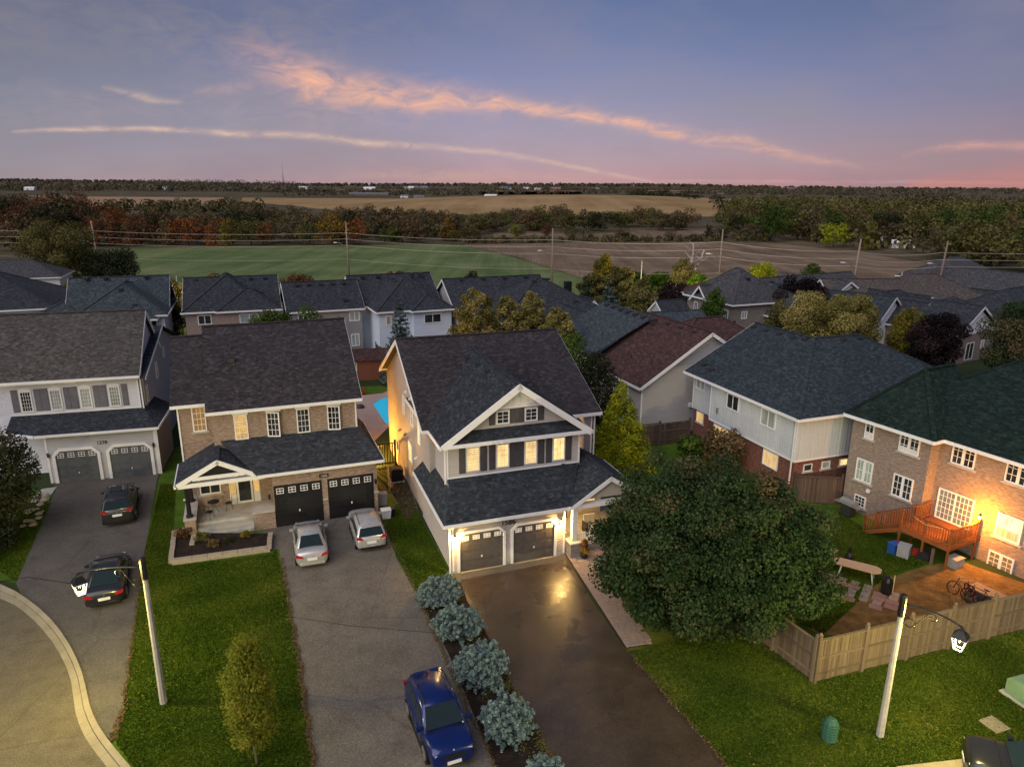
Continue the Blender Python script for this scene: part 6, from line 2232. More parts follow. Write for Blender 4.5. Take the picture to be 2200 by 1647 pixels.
barn((1168.66, 3166.15), 60, 22, 9, 'plastic_red', 'metal_grey', -4, 'long red barn with silver roof on the far hill', z=6)
barn((359.36, 679.57), 22, 9, 4, 'white', 'metal_grey', -25, 'pale farm shed at the left of the yard in the right distance', z=0)
barn((416.53, 762.62), 20, 10, 4.5, 'white_dirty', 'metal_grey', 5, 'grey roofed farm building in the middle of the yard', z=0)
barn((399.23, 700.19), 12, 8, 4, 'white', 'metal_grey', -30, 'white farm shed at the right of the yard', z=0)
barn((309.77, 563.01), 14, 8, 3, 'white', 'white', 10, 'low white arched shelter in front of the farm buildings', z=0)
for (p, w, lab, m_) in (((135.26, 260.85), 9, 'white roofed shed just visible among the right hand trees, upper one', 'white'), ((130.98, 248.61), 8, 'white roofed shed just visible among the right hand trees, lower one', 'white'),
                        ((-1130.16, 1692.24), 22, 'small white farmhouse at the left end of the long stubble field', 'white'), ((-898.24, 1865.77), 24, 'white shed below the dark horizon wood on the left', 'white'),
                        ((-281.08, 1253.00), 60, 'long low tan building on the far field', 'wood_fence'), ((-183.96, 1191.92), 13, 'small pink roofed house by the far hedgerow', 'white'), ((-151.15, 1117.37), 15, 'grey shed with pink gable beside the far hedgerow', 'metal_grey'),
                        ((-422.40, 2061.39), 34, 'white buildings on the horizon left of centre', 'white'), ((-368.47, 2453.00), 40, 'bright white house catching the light near the horizon', 'white'), ((-322.52, 2389.50), 44, 'orange tinted farmhouse near the horizon', 'paver_tan'),
                        ((-45.86, 1153.77), 20, 'white house at the right end of the far hedgerow', 'white'), ((-43.77, 2505.13), 40, 'pale farmhouse group at the centre horizon', 'white_dirty'), ((28.42, 2559.14), 30, 'small white house left among the far village trees', 'white'),
                        ((69.43, 2402.89), 26, 'white house with orange light in the far village', 'white'), ((118.77, 2352.24), 34, 'red roofed house in the far village', 'plastic_red'), ((330.69, 3020.17), 30, 'white church like building in the far wood', 'white'),
                        ((-652.92, 2222.25), 30, 'white sheds beside the dark round trees far left of centre', 'white'), ((-695.46, 2017.50), 26, 'tiny white buildings by the far left hedges', 'white')):
    bb_ = barn(p, w, w * .5, w * .22, m_, 'white' if 'white' in lab else 'metal_grey', random.uniform(-20, 20), lab, 'farmhouse', 'farm building', z=max(0, hill_z(*p)) + (3 if w > 20 else 0))
    if 'long low' in lab: bb_.scale = (1.2, .4, .2)
tag(MB().tube([(0, 0, 0), (0, 0, 75)], [1.6, .5], 4).build('radio_mast', 'metal_grey', loc=(*(-736.15, 2353.22), 10)), 'thin radio mast rising above the horizon on the left', 'mast')

# ================================================================== garden and street trees
tree('maple_tree', 'large dense dark green maple with bronze top covering the drive side of the cream house', 'tree', 9.15, 29.5, 7.9, 5.1, 'leaf_maple', .135, 165000, 210, 4.9, .0,
     tint=(.12, .52), tr=.24, seed=5, rsub=.185, shell=.85, topred=.38, up=.5)
tree('street_tree', 'slender columnar young tree with yellow green leaves on the front lawn', 'tree', *(-9.05, 20.75), 5.4, .66, 'leaf_lime', .08, 10500, 60, .66, .18, tint=(.2, .9), tr=.05, seed=9, shape='column', aspect=1.3, rsub=.3)
tree('yellow_tree', 'bright yellow green pyramidal maple beside the right wall of the cream house', 'tree', 7.6, 47.0, 7.4, 2.8, 'leaf_yellow', .15, 14500, 70, 2.7, .05, tint=(.1, 1.0), shape='cone', seed=3, sub=.62, shell=.8)
tree('dark_tree', 'dense dark upright tree between the cream house and the red roof', 'tree', 6.6, 53.5, 7.6, 1.9, 'leaf_dark', .17, 9000, 26, base=.05, tint=(.3, .8), seed=4)
tree('garden_tree', 'loose fresh green tree rising behind the right ridge of the cream house', 'tree', 5.1, 58.5, 8.3, 1.7, 'leaf_green', .19, 6500, 24, base=.1, tint=(.4, 1), shape='column', seed=6)
tree('front_tree', 'dark leafy tree with reddish tips at the left edge in front of the grey garage', 'tree', -30.6, 38.2, 6.4, 2.3, 'leaf_dark', .14, 20000, 46, base=.08, tint=(.1, 1.0), seed=8, topred=.3)
tree('front_bush', 'dark low bush with a few red leaves beside the left driveway', 'bush', -29.4, 35.8, 1.3, 1.6, 'leaf_dark', .12, 5000, 18, base=.0, tint=(.0, .5), seed=18)
for (x, h, r_, s_, lab) in ((-3.4, 11.0, 2.1, 21, 'leftmost birch of the clump with straw coloured leaves'), (-.6, 10.2, 1.9, 22, 'second birch of the clump with a forked white trunk'), (1.9, 10.4, 1.8, 23, 'third birch of the clump, thin crowned'),
                            (4.2, 9.3, 1.8, 24, 'right hand leaning birch of the clump behind the brown roof')):
    tree('birch_tree', lab, 'birch', x, 66 + (s_ % 3) * 1.3, h, r_, 'leaf_birch', .17, 13000, 34, base=.2, tint=(.2, .9), bark='bark_birch', tr=.13, seed=s_, shape='column', group='birch clump', aspect=1.6, rsub=.3, shell=.9, sub=.7)
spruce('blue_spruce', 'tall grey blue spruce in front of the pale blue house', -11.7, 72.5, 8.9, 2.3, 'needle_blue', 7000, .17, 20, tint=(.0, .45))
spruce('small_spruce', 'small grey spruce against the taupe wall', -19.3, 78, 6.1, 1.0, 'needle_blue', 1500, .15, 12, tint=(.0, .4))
T_ = [
    ('garden_tree', 'deep green bushy tree behind the ridge of the tan brick house, left', -24.6, 70.5, 8.0, 2.6, 'leaf_green', 6000, 'round'),
    ('garden_tree', 'deep green small tree behind the ridge of the tan brick house, right', -20.6, 70, 8.2, 1.3, 'leaf_green', 3000, 'round'),
    ('lit_tree', 'bright yellow leafed tree lit beside the taupe house', -20.6, 95, 8.3, 1.2, 'leaf_yellow', 2500, 'column'),
    ('hedge_tree', 'dark golden hedge tree between the slate blue and the pinkish brick houses', -47.5, 94, 8.2, 3.6, 'leaf_gold', 5000, 'round'),
    ('hedge_tree', 'black green cedar beside the pinkish brick house', -43.6, 88, 7.4, 1.6, 'leaf_dark', 3500, 'column'),
    ('round_tree', 'small brown round tree above the roof of the pinkish brick house', -47.0, 112, 6.6, 1.8, 'leaf_brown', 1800, 'round'),
    ('round_tree', 'russet round tree at the green field behind the taupe house', -32.5, 108, 7.2, 2.4, 'leaf_rust', 2500, 'round'),
    ('round_tree', 'red brown round tree above the pale blue house', -18.4, 110, 7.4, 1.9, 'leaf_rust', 2200, 'round'),
    ('round_tree', 'small olive tree above the white gabled house', -6.4, 112, 6.8, 1.5, 'leaf_dark', 1800, 'round'),
    ('round_tree', 'dark small conical tree by the black hip roof', 3.0, 101, 7.2, 1.4, 'leaf_dark', 1500, 'cone'),
    ('willow_tree', 'big green willow with yellow tips at the left side', -88, 138, 13.5, 6.5, 'leaf_olive', 12000, 'round'),
    ('willow_tree', 'dark lower willow right of the big one', -79, 139, 7.8, 4.6, 'leaf_dark', 6000, 'round'),
    ('round_tree', 'golden bush behind the left end of the second row', -68, 112, 5.4, 3.0, 'leaf_gold', 3000, 'round'),
    ('round_tree', 'yellow green bushes by the far left house gable', -60.5, 104, 5.6, 2.6, 'leaf_gold', 3000, 'round'),
    ('garden_tree', 'golden slim poplar in front of the ploughed field', 15.8, 122, 9.2, 1.7, 'leaf_gold', 3500, 'column'),
    ('garden_tree', 'olive loose tree left of the slim poplar', 12.4, 112, 6.8, 2.1, 'leaf_olive', 3000, 'round'),
    ('garden_tree', 'wide tan green tree in the middle of the far street', 17.6, 114, 7.4, 2.3, 'leaf_olive', 5500, 'round'),
    ('garden_tree', 'tall thin green weeping tree right of the blue spruce', 18.6, 102, 7.6, 1.9, 'leaf_olive', 3500, 'column'),
    ('hedge_tree', 'dark green hedge in front of the ploughed field, left part', 22.5, 131, 4.8, 2.6, 'leaf_green', 3000, 'round'),
    ('hedge_tree', 'dark green hedge in front of the ploughed field, right part', 27.5, 133, 4.6, 2.6, 'leaf_green', 3000, 'round'),
    ('garden_tree', 'pale green upright tree left of the lit green one', 30.5, 127, 8.0, 2.2, 'leaf_olive', 3500, 'column'),
    ('lit_tree', 'bright green spreading tree lit by the street light', 34.3, 123, 5.2, 4.2, 'leaf_bright', 6500, 'round'),
    ('purple_tree', 'dark purple leafed plum tree by the lit road', 25.2, 108, 5.8, 3.0, 'leaf_purple', 5000, 'round'),
    ('garden_tree', 'columnar green tree against the grey brick house', 25.0, 87, 8.2, 1.6, 'leaf_green', 5000, 'column'),
    ('juniper', 'very dark juniper below the grey brick house, left', 26.8, 84.5, 4.6, 1.7, 'leaf_dark', 3500, 'cone'),
    ('juniper', 'very dark juniper below the grey brick house, right', 29.6, 84, 4.4, 1.3, 'leaf_dark', 2800, 'cone'),
    ('garden_tree', 'green conical tree at the right end of the grey brick house', 33.2, 87, 7.0, 1.4, 'leaf_olive', 3000, 'column'),
    ('purple_tree', 'blackish purple tree behind the big tan maple', 37.2, 91, 9.0, 3.2, 'leaf_purple', 6500, 'round'),
    ('purple_tree', 'black leafed slim tree left of the tan maple', 34.4, 84, 7.4, 1.7, 'leaf_purple', 4000, 'column'),
    ('autumn_maple', 'broad tan and green maple behind the white board and batten house', 35.2, 78.5, 8.4, 4.4, 'leaf_birch', 15000, 'round'),
    ('autumn_maple', 'second tan green maple, right of the broad one', 39.6, 81.5, 8.0, 2.7, 'leaf_birch', 9000, 'round'),
    ('garden_tree', 'golden green columnar tree left of the black purple tree', 45.4, 80, 7.0, 1.9, 'leaf_gold', 4500, 'column'),
    ('purple_tree', 'large black purple maple right of the golden column tree', 44.4, 72.5, 7.8, 2.4, 'leaf_purple', 8000, 'round'),
    ('garden_tree', 'big dark green tree at the right edge behind the green roof', 53.5, 70, 9.2, 4.6, 'leaf_maple', 15000, 'round'),
    ('garden_tree', 'yellow crowned tree beyond the grey brick house', 41.0, 117, 8.2, 2.8, 'leaf_yellow', 3500, 'round'),
    ('garden_tree', 'light green tree top above the blackish purple tree', 48.5, 116, 8.0, 2.0, 'leaf_green', 2500, 'round'),
    ('garden_tree', 'reddish brown thin tree in the garden behind the big maple', 14.9, 47.4, 3.6, 1.5, 'leaf_brown', 1500, 'round'),
    ('sapling', 'little green sapling on the dark rear lawn', 12.9, 47.6, 2.9, 1.0, 'leaf_green', 1400, 'round'),
    ('hedge_tree', 'dark bush in the gap between the grey and tan brick houses', -22.6, 51, 2.6, 1.2, 'leaf_dark', 2200, 'round'),
    ('hedge_tree', 'tall shrub in the side gap further back', -26.0, 62, 4.0, 1.4, 'leaf_dark', 2500, 'round'),
    ('corner_bush', 'orange brown bush behind the green roof', 36.5, 62.0, 3.4, 1.7, 'leaf_brown', 2500, 'round'),
]
for nm, lab, x, y, h, r_, m_, n_, shp in T_:
    tree(nm, lab, 'tree' if 'bush' not in nm else 'bush', x, y, h, r_, m_, .21 if y < 90 else .30, int(n_ * 1.8), 22, base=.08 if shp != 'round' else .14, tint=(.15, .9), shape=shp, tr=.12, rsub=.36, shell=.6)
spruce('blue_spruce', 'blue grey spruce behind the blue grey roof', 13.8, 101, 6.9, 2.9, 'needle_blue', 5000, .24, 12, tint=(.0, .4))
spruce('dark_spruce', 'dark spruce left of the blue grey one', 10.9, 105, 7.4, 1.9, 'needle_green', 2800, .24, 12)
spruce('dark_spruce', 'small dark spruce before the far left house', -87, 124, 5.6, 2.6, 'needle_green', 2500, .26, 10)
# pollarded dead tree
dt = empty('dead_tree', (*(43.15, 171.04), 0), 0, 'bare pale dead tree with broken limbs in the ploughed field', 'dead tree')
limbs(MB(), (0, 0, 0), (-.3, 0, 7.2), .55, .16, 7, 3.2, 4, .3).build('trunk', 'bark_dead', dt)
limbs(MB(), (.5, 0, 0), (2.6, .4, 5.6), .45, .14, 5, 2.4, 8, .4).build('limb', 'bark_dead', dt)

# globe blue spruces in the mulch bed
for (u, rx_, hh, lab) in (((-3.57, 31.13), 1.0, 1.05, 'round blue spruce nearest the garage, first of the bed'), ((-2.42, 28.48), 1.06, 1.15, 'second globe blue spruce in the bed, counting from the garage'),
                          ((-1.20, 25.42), 1.06, 1.3, 'third globe blue spruce, with a notch in its top'), ((-0.10, 22.33), .88, 1.25, 'fourth globe blue spruce, narrower than the others'),
                          ((1.23, 19.70), .7, 1.0, 'fifth globe blue spruce, cut by the bottom of the view')):
    ge = empty('globe_spruce', (*u, 0), random.uniform(0, 360), lab, 'blue spruce', 'globe blue spruces between the driveways')
    n_ = 26000
    boughs = 230
    i = np.arange(boughs) + .5
    ph = np.arccos(1 - 1.55 * i / boughs)
    th = math.pi * (1 + 5 ** .5) * i + rng.normal(size=boughs) * .15
    D_ = np.stack([np.cos(th) * np.sin(ph), np.sin(th) * np.sin(ph), np.cos(ph)], 1)
    D_ += rng.normal(size=D_.shape) * .07
    rr = (1 + rng.normal(size=boughs) * .10) * (1 + .10 * np.sin(th * 1.0 + u[0] * 3) * np.sin(ph * 2 + u[1]))
    notch = 1 - .35 * np.exp(-((D_[:, 0] - .1) ** 2 + D_[:, 1] ** 2) / .05) if 'notch' in lab else 1
    tips = D_ * rr[:, None] * np.array([rx_, rx_, hh * .58])
    tips[:, 2] *= notch
    ctr = np.array([0, 0, hh * .46])
    idx = rng.integers(0, boughs, n_)
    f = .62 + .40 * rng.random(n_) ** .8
    base_c = ctr + tips[idx] * f[:, None]
    side = rng.normal(size=(n_, 3)) * (.16 * (1.15 - f))[:, None] * rx_
    C_ = base_c + side
    N_ = rng.normal(size=(n_, 3)) * .6 + np.array([0, 0, .6])
    U_ = np.cross(D_[idx] + rng.normal(size=(n_, 3)) * .25, N_)
    kp = C_[:, 2] > .04
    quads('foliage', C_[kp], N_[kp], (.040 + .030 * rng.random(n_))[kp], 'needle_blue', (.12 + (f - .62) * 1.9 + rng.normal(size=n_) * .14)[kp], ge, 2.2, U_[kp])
    MB().tube([(0, 0, 0), (0, 0, hh * .6)], .06, 5).build('stem', 'bark', ge)
# small weeds in the bed
Cq = []
for _ in range(110):
    f = random.random()
    a = Vector((-4.19, 30.75)).lerp(Vector((0.42, 20.62)), f)
    b = Vector((-1.94, 29.60)).lerp(Vector((1.58, 20.62)), f)
    p = a.lerp(b, random.choice((random.random(), .95)))
    Cq.append((p.x, p.y))
Cq = np.array(Cq)
idx = rng.integers(0, len(Cq), 2600)
CC = np.concatenate([Cq[idx] + rng.normal(size=(2600, 2)) * .12, .03 + rng.random((2600, 1)) * .14], 1)
quads('ground_cover', CC, rng.normal(size=(2600, 3)) + np.array([0, 0, 1]), .06, 'leaf_olive', rng.random(2600), kind='stuff')['label'] = 'sparse weeds and ground cover in the mulch bed'

# ================================================================== cars
def grid_loft(mb, rows, close=True, smooth=True):
    n = len(rows[0])
    V = [p for r_ in rows for p in r_]
    F = []
    for i in range(len(rows) - 1):
        for k in range(n - 1):
            F.append((i * n + k, i * n + k + 1, (i + 1) * n + k + 1, (i + 1) * n + k))
    if close:
        F.append(tuple(range(n - 1, -1, -1)))
        F.append(tuple((len(rows) - 1) * n + k for k in range(n)))
    mb.add(V, F, smooth)


def car(name, label, cat, x, y, heading, paint, L=4.5, W=1.8, H=1.45, kind='sedan', group=None, z=0, tail=True, deck=None):
    """x axis of the car points forward"""
    c = empty(name, (x, y, z), heading, label, cat, group)
    hl, hw = L / 2, W / 2
    suv = kind in ('suv', 'hatch')
    belt = H * (.62 if suv else .60)
    hood = H * (.60 if suv else .55)
    rear = H * (.66 if suv else .66)
    g = .18 if not suv else .22
    # (x, half width, bottom, top) stations back to front
    if kind == 'sedan':
        st = [(-hl, .80, .34, .62), (-hl + .10, .90, .27, rear), (-hl + .45, .965, g, rear + .02), (-hl + 1.0, 1, g, belt + .04), (-.6, 1, g, belt), (.5, 1, g, belt - .01),
              (1.05, .99, g, belt - .05), (hl - .75, .96, g, hood + .03), (hl - .28, .90, .22, hood - .06), (hl - .06, .82, .27, hood - .2), (hl, .74, .34, hood - .28)]
        cab = [(-hl + .62, belt + .03, .78), (-hl + 1.35, H - .03, .62), (-.25, H, .63), (.25, H - .04, .64), (1.05, belt - .03, .80)]
    else:
        st = [(-hl, .84, .36, belt - .12), (-hl + .08, .92, .28, belt), (-hl + .4, .98, g, belt + .02), (-hl + 1.0, 1, g, belt + .02), (-.6, 1, g, belt), (.4, 1, g, belt - .01),
              (.95, .99, g, belt - .04), (hl - .75, .97, g, hood + .06), (hl - .25, .92, .24, hood), (hl - .05, .86, .28, hood - .12), (hl, .78, .36, hood - .25)]
        cab = [(-hl + .10, belt, .86), (-hl + .42, H - .06, .75), (-.3, H, .77), (.25, H - .03, .75), (.98, belt - .03, .88)]
    rows = []
    for (sx_, wf_, zb, zt) in st:
        w = hw * wf_
        m_ = (zb + zt) / 2
        rows.append([(sx_, -w * .90, zb), (sx_, -w * .99, zb + .14), (sx_, -w, m_), (sx_, -w * .985, zt - .10), (sx_, -w * .90, zt - .01), (sx_, -w * .5, zt + .035),
                     (sx_, 0, zt + .045), (sx_, w * .5, zt + .035), (sx_, w * .90, zt - .01), (sx_, w * .985, zt - .10), (sx_, w, m_), (sx_, w * .99, zb + .14), (sx_, w * .90, zb)])
    mb = MB()
    grid_loft(mb, rows)
    b = mb.build('body', paint, c)
    sb = b.modifiers.new('smooth', 'SUBSURF')
    sb.levels = sb.render_levels = 1
    # cabin shell (roof and pillars)
    rows = []
    for (sx_, zt, wf_) in cab:
        w = hw * wf_
        wb = hw * .93
        zb = belt - .08
        rows.append([(sx_, -wb if zt < H * .8 else -hw * .93, zb), (sx_, -(w + (wb - w) * .25), zb + (zt - zb) * .75), (sx_, -w * .92, zt - .015), (sx_, 0, zt + .02),
                     (sx_, w * .92, zt - .015), (sx_, (w + (wb - w) * .25), zb + (zt - zb) * .75), (sx_, wb if zt < H * .8 else hw * .93, zb)])
    mb = MB()
    grid_loft(mb, rows)
    ro_ = mb.build('cabin', paint, c)
    # glass panes slightly proud of the shell
    def pane(nm, q, off=.012):
        v = [Vector(p) for p in q]
        nn = (v[1] - v[0]).cross(v[3] - v[0]).normalized()
        cc = sum(v, Vector()) / 4
        if nn.dot(cc - Vector((0, 0, H * .55))) < 0:
            nn = -nn
        mb_ = MB()
        a = [p + nn * off for p in v]
        mb_.add([tuple(p) for p in a + v], [(0, 1, 2, 3), (4, 7, 6, 5), (0, 4, 5, 1), (1, 5, 6, 2), (2, 6, 7, 3), (3, 7, 4, 0)])
        return mb_.build(nm, 'glass_car', c)
    def cabpt(i, side, t):   # point on the shell side at station i, t 0 belt .. 1 roof
        sx_, zt, wf_ = cab[i]
        zb = belt - .08
        w = hw * wf_
        top = w + (hw * .93 - w) * .25
        zz = zb + (zt - zb) * .75 * t
        return (sx_, side * (hw * .93 + (top - hw * .93) * t), zz)
    def lerp3(a, b_, t): return tuple(a[k] + (b_[k] - a[k]) * t for k in range(3))
    # windscreen / rear screen
    for nm, lo, hi in (('windscreen', 4, 3), ('rear_window', 0, 1)):
        xl, zl, wl_ = cab[lo]
        xh, zh, wh = cab[hi]
        f0_, f1_ = .06, .90
        xa, za = xl + (xh - xl) * f0_, zl + (zh - zl) * f0_
        xb, zb2 = xl + (xh - xl) * f1_, zl + (zh - zl) * f1_
        wa_, wb_ = hw * (wl_ * .92), hw * (wh * .86)
        pane(nm, [(xa, -wa_, za + .015), (xa, wa_, za + .015), (xb, wb_, zb2 + .005), (xb, -wb_, zb2 + .005)], .02)
    for s_ in (-1, 1):
        zt_ = .93
        def SP(xx, t):
            # side surface point by x
            for i in range(len(cab) - 1):
                if cab[i][0] <= xx <= cab[i + 1][0]:
                    k = (xx - cab[i][0]) / (cab[i + 1][0] - cab[i][0])
                    return lerp3(cabpt(i, s_, t), cabpt(i + 1, s_, t), k)
            return cabpt(0 if xx < cab[0][0] else -1, s_, t)
        xr0, xr1 = cab[1][0], cab[3][0]
        mids = [(xr0 + .12, -.42), (-.34, xr1 - .05)] if kind == 'sedan' else [(xr0 + .15, xr0 + .62), (xr0 + .70, -.30), (-.22, xr1 - .05)]
        for (a, b_) in mids:
            lo_a = a - (.25 if a == mids[0][0] else 0)
            hi_b = b_ + (.55 if b_ == mids[-1][1] else 0)
            pane('side_window', [SP(lo_a, .30), SP(hi_b, .30), SP(b_, .96), SP(a, .96)], .014)
        # lights
        m_ = 'light_red'
        zr = belt - .10 if kind == 'sedan' else belt - .03
        MB().prof([(s_ * hw * .50, zr - .10), (s_ * hw * .93, zr - .02), (s_ * hw * .93, zr + .10), (s_ * hw * .60, zr + .03)], -hl - .012, -hl + .16, 'x').build('tail_light', m_, c)
        zf_ = hood - .20
        MB().prof([(s_ * hw * .44, zf_ - .05), (s_ * hw * .78, zf_ - .04), (s_ * hw * .76, zf_ + .03), (s_ * hw * .50, zf_ + .02)], hl - .24, hl - .045, 'x').build('headlight', 'light_clear', c)
        # mirror
        MB().prof([(.0, 0), (.2, .02), (.2, .13), (.0, .14)], .70, .85, 'x').build('mirror', paint, c, loc=(0, s_ * hw * .96 if s_ > 0 else -hw * .96 - .2, belt - .02))
        # wheels
        for wx in (-hl + .82, hl - .86):
            wr = .33 if not suv else .35
            MB(Matrix.Translation((wx, s_ * (hw - .09), wr)) @ Matrix.Rotation(R(90), 4, 'X')).lathe([(wr + .05, -.07), (wr + .05, .085)], 20).build('wheel_arch', 'rubber', c)
            T = Matrix.Translation((wx, s_ * (hw - .12), wr)) @ Matrix.Rotation(R(90), 4, 'X')
            wh_ = MB(T).lathe([(wr - .05, -.12), (wr, -.08), (wr, .08), (wr - .05, .12)], 22).build('wheel', 'rubber', c)
            mbr = MB(Matrix.Translation((wx, s_ * (hw - .01), wr)) @ Matrix.Rotation(R(90), 4, 'X'))
            for k in range(5):
                a = k * 2 * math.pi / 5
                mbr.beam((0, 0, 0), (math.cos(a) * wr * .7, math.sin(a) * wr * .7, 0), .06, .03, False)
            mbr.lathe([(wr * .74, -.02), (wr * .74, .02)], 20)
            mbr.build('rim', 'rim', wh_)
    sm_ = MB()
    for xx in ((-hl + 1.25, -.30, .80) if suv else (-.95, .12, .98)):
        for s_ in (-1, 1):
            sm_.box(xx - .008, xx + .008, s_ * hw * 1.0 - .006, s_ * hw * 1.0 + .006, .34, belt - .10)
    sm_.box(hl - .98, hl - .965, -hw * .8, hw * .8, belt - .0, belt + .045)
    sm_.build('panel_gap', 'rubber', c)
    for s_ in (-1, 1):
        for xx in ((-.42, .42) if suv else (-.10, .82)):
            MB().box(xx - .22, xx - .06, s_ * hw * 1.0 - .012, s_ * hw * 1.0 + .02, belt - .17, belt - .14).build('door_handle', paint, c)
        MB().box(-hl + .9, hl - .95, s_ * hw * .99 - .02, s_ * hw * .99 + .018, .2, .30).build('sill_trim', 'rubber', c)
    MB().box(-hl - .035, -hl + .02, -.26, .26, belt - .35, belt - .22).build('licence_plate', 'plastic_white', c)
    MB().box(hl - .06, hl + .025, -.26, .26, .36, .48).build('licence_plate', 'plastic_white', c)
    MB().box(hl - .12, hl + .012, -hw * .45, hw * .45, hood - .38, hood - .24).build('grille', 'rubber', c)
    MB().box(-hl - .02, -hl + .1, -hw * .72, hw * .72, .26, .36).build('bumper_trim', 'rubber' if suv else paint, c)
    MB().lathe([(.045, 0), (.04, .008)], 10).build('badge', 'rim', c, loc=(-hl + .02 if tail else hl - .05, 0, belt - .12))
    if suv:
        MB().prof([(-hw * .56, 0), (hw * .56, 0), (hw * .54, .03), (-hw * .54, .03)], -hl + .40, -hl + .56, 'x').build('spoiler', paint, c, loc=(0, 0, H - .075))
    if suv:
        for s_ in (-1, 1):
            MB().tube([(-hl + .7, s_ * hw * .62, H), (-hl + .8, s_ * hw * .64, H + .05), (.1, s_ * hw * .64, H + .05), (.25, s_ * hw * .62, H - .01)], .018, 5).build('roof_rail', 'metal_black', c)
    MB().prof([(0, 0), (.12, 0), (.02, .07)], -.015, .015, 'y').build('antenna', 'metal_black', c, loc=(cab[1][0] + .15, 0, cab[1][1]))
    return c


car('sedan', 'silver sedan parked at the left black garage door', 'car', -11.45, 36.35, 109, 'car_silver', 4.65, 1.80, 1.46, 'sedan', 'parked cars')
car('hatchback', 'silver hatchback parked at the right black garage door', 'car', -8.55, 37.95, 110, 'car_silver', 4.2, 1.78, 1.48, 'hatch', 'parked cars')
car('black_sedan', 'black sedan parked under the street lamp on the left driveway', 'car', -20.75, 32.4, 115, 'car_black', 4.7, 1.80, 1.42, 'sedan', 'parked cars')
sv = car('dark_suv', 'dark grey sport utility car parked near the grey garage doors', 'car', -24.7, 41.0, 114.5, 'car_grey', 4.65, 1.84, 1.68, 'suv', 'parked cars')
MB().box(-.75, .05, -.42, .42, 0, .02).build('sunroof', 'glass_car', sv, loc=(0, 0, 1.695))
car('blue_suv', 'deep blue small sport utility car parked low on the middle driveway', 'car', -2.72, 22.35, -67.5, 'car_blue', 4.05, 1.78, 1.64, 'suv', 'parked cars', tail=False)
car('black_car', 'black car cut off by the lower right corner', 'car', 18.3, 19.9, 155, 'car_black', 4.5, 1.82, 1.5, 'hatch', 'parked cars')

# ================================================================== wooden fences
bd = [MB().box(0, .135, 0, .022, 0, 1.82 + d).mesh('board') for d in (0, .01, -.015)]
for m_ in bd:
    m_.materials.append(MATS['wood_fence'])
bdk = MB().box(0, .135, 0, .022, 0, 1.78).mesh('board')
bdk.materials.append(MATS['wood_fence_dark'])


def fence(a, b, label, h=2.0, m_='wood_fence', rails='front', span=2.44, boards=True, dark=False, caps=True, maxb=300):
    A_, B_ = Vector((*a, 0)), Vector((*b, 0))
    L_ = (B_ - A_).length
    ang = math.degrees(math.atan2(B_.y - A_.y, B_.x - A_.x))
    fe = empty('fence', A_, ang, label, 'fence')
    n = max(1, round(L_ / span))
    for k in range(n + 1):
        x = L_ * k / n
        MB().box(x - .065, x + .065, -.10, .03, 0, h + .22).build('post', m_, fe)
        if caps:
            MB().lathe([(.05, h + .222), (.09, h + .26), (.07, h + .34), (.02, h + .38)], 6, (x, -.035)).build('post_cap', m_, fe)
    for k in range(n):
        x0, x1 = L_ * k / n + .07, L_ * (k + 1) / n - .07
        zj = random.uniform(-.05, .03)
        MB().box(x0, x1, -.07, .05, h + zj, h + .05 + zj).build('cap_rail', m_, fe)
        for z in (.42, 1.18):
            MB().box(x0, x1, -.055, -.012, z + zj, z + .09 + zj).build('rail', m_, fe)
    if boards:
        nb_ = min(maxb, int(L_ / .142))
        for k in range(nb_):
            o = bpy.data.objects.new('board', bdk if dark else random.choice(bd))
            COL.objects.link(o)
            o.parent = fe
            o.location = (.02 + k * L_ / nb_, -.01 + random.uniform(-.004, .004), .06 + random.uniform(-.015, .02))
            o.rotation_euler = (random.uniform(-.006, .006), random.uniform(-.008, .008), 0)
            o.scale = (L_ / nb_ / .142, 1, h / 1.92)
    return fe


fence((12.74, 25.25), (26.6, 29.85), 'weathered wooden privacy fence with two rails running right behind the street lamp', 2.05)
fence((8.9, 33.6), (12.70, 25.32), 'side of the weathered fence running back under the big maple', 1.95)
fence((9.2, 52.5), (14.4, 54.3), 'dark wooden fence below the grey vinyl gable wall', 1.85, 'wood_fence_dark', dark=True, caps=False)
fence((21.5, 42.6), (18.55, 42.9), 'brown fence between the board and batten house and the brown brick house', 1.9, 'wood_fence_dark', dark=True, caps=False)
fence((-20.6, 76.5), (-12.2, 79.5), 'dark garden fence behind the pool shed', 1.9, 'wood_fence_dark', dark=True, caps=False)
fence((-13.2, 74.5), (-16.2, 82), 'dark side fence between the two back gardens', 1.9, 'wood_fence_dark', dark=True, caps=False)
gt = empty('garden_gate', wpos(C.e, -2.4, 16.2, 0), 19.4, 'black slatted gate between the tan brick and cream houses', 'gate')
for x in (0, 2.3):
    MB().box(x - .07, x + .07, -.07, .07, 0, 2.0).build('post', 'metal_black', gt)
for k in range(11):
    MB().box(.12 + k * .195, .20 + k * .195, -.02, .02, .1, 1.75).build('picket', 'metal_black', gt)
for z in (.2, 1.7):
    MB().box(.07, 2.23, -.03, .03, z, z + .08).build('rail', 'metal_black', gt)

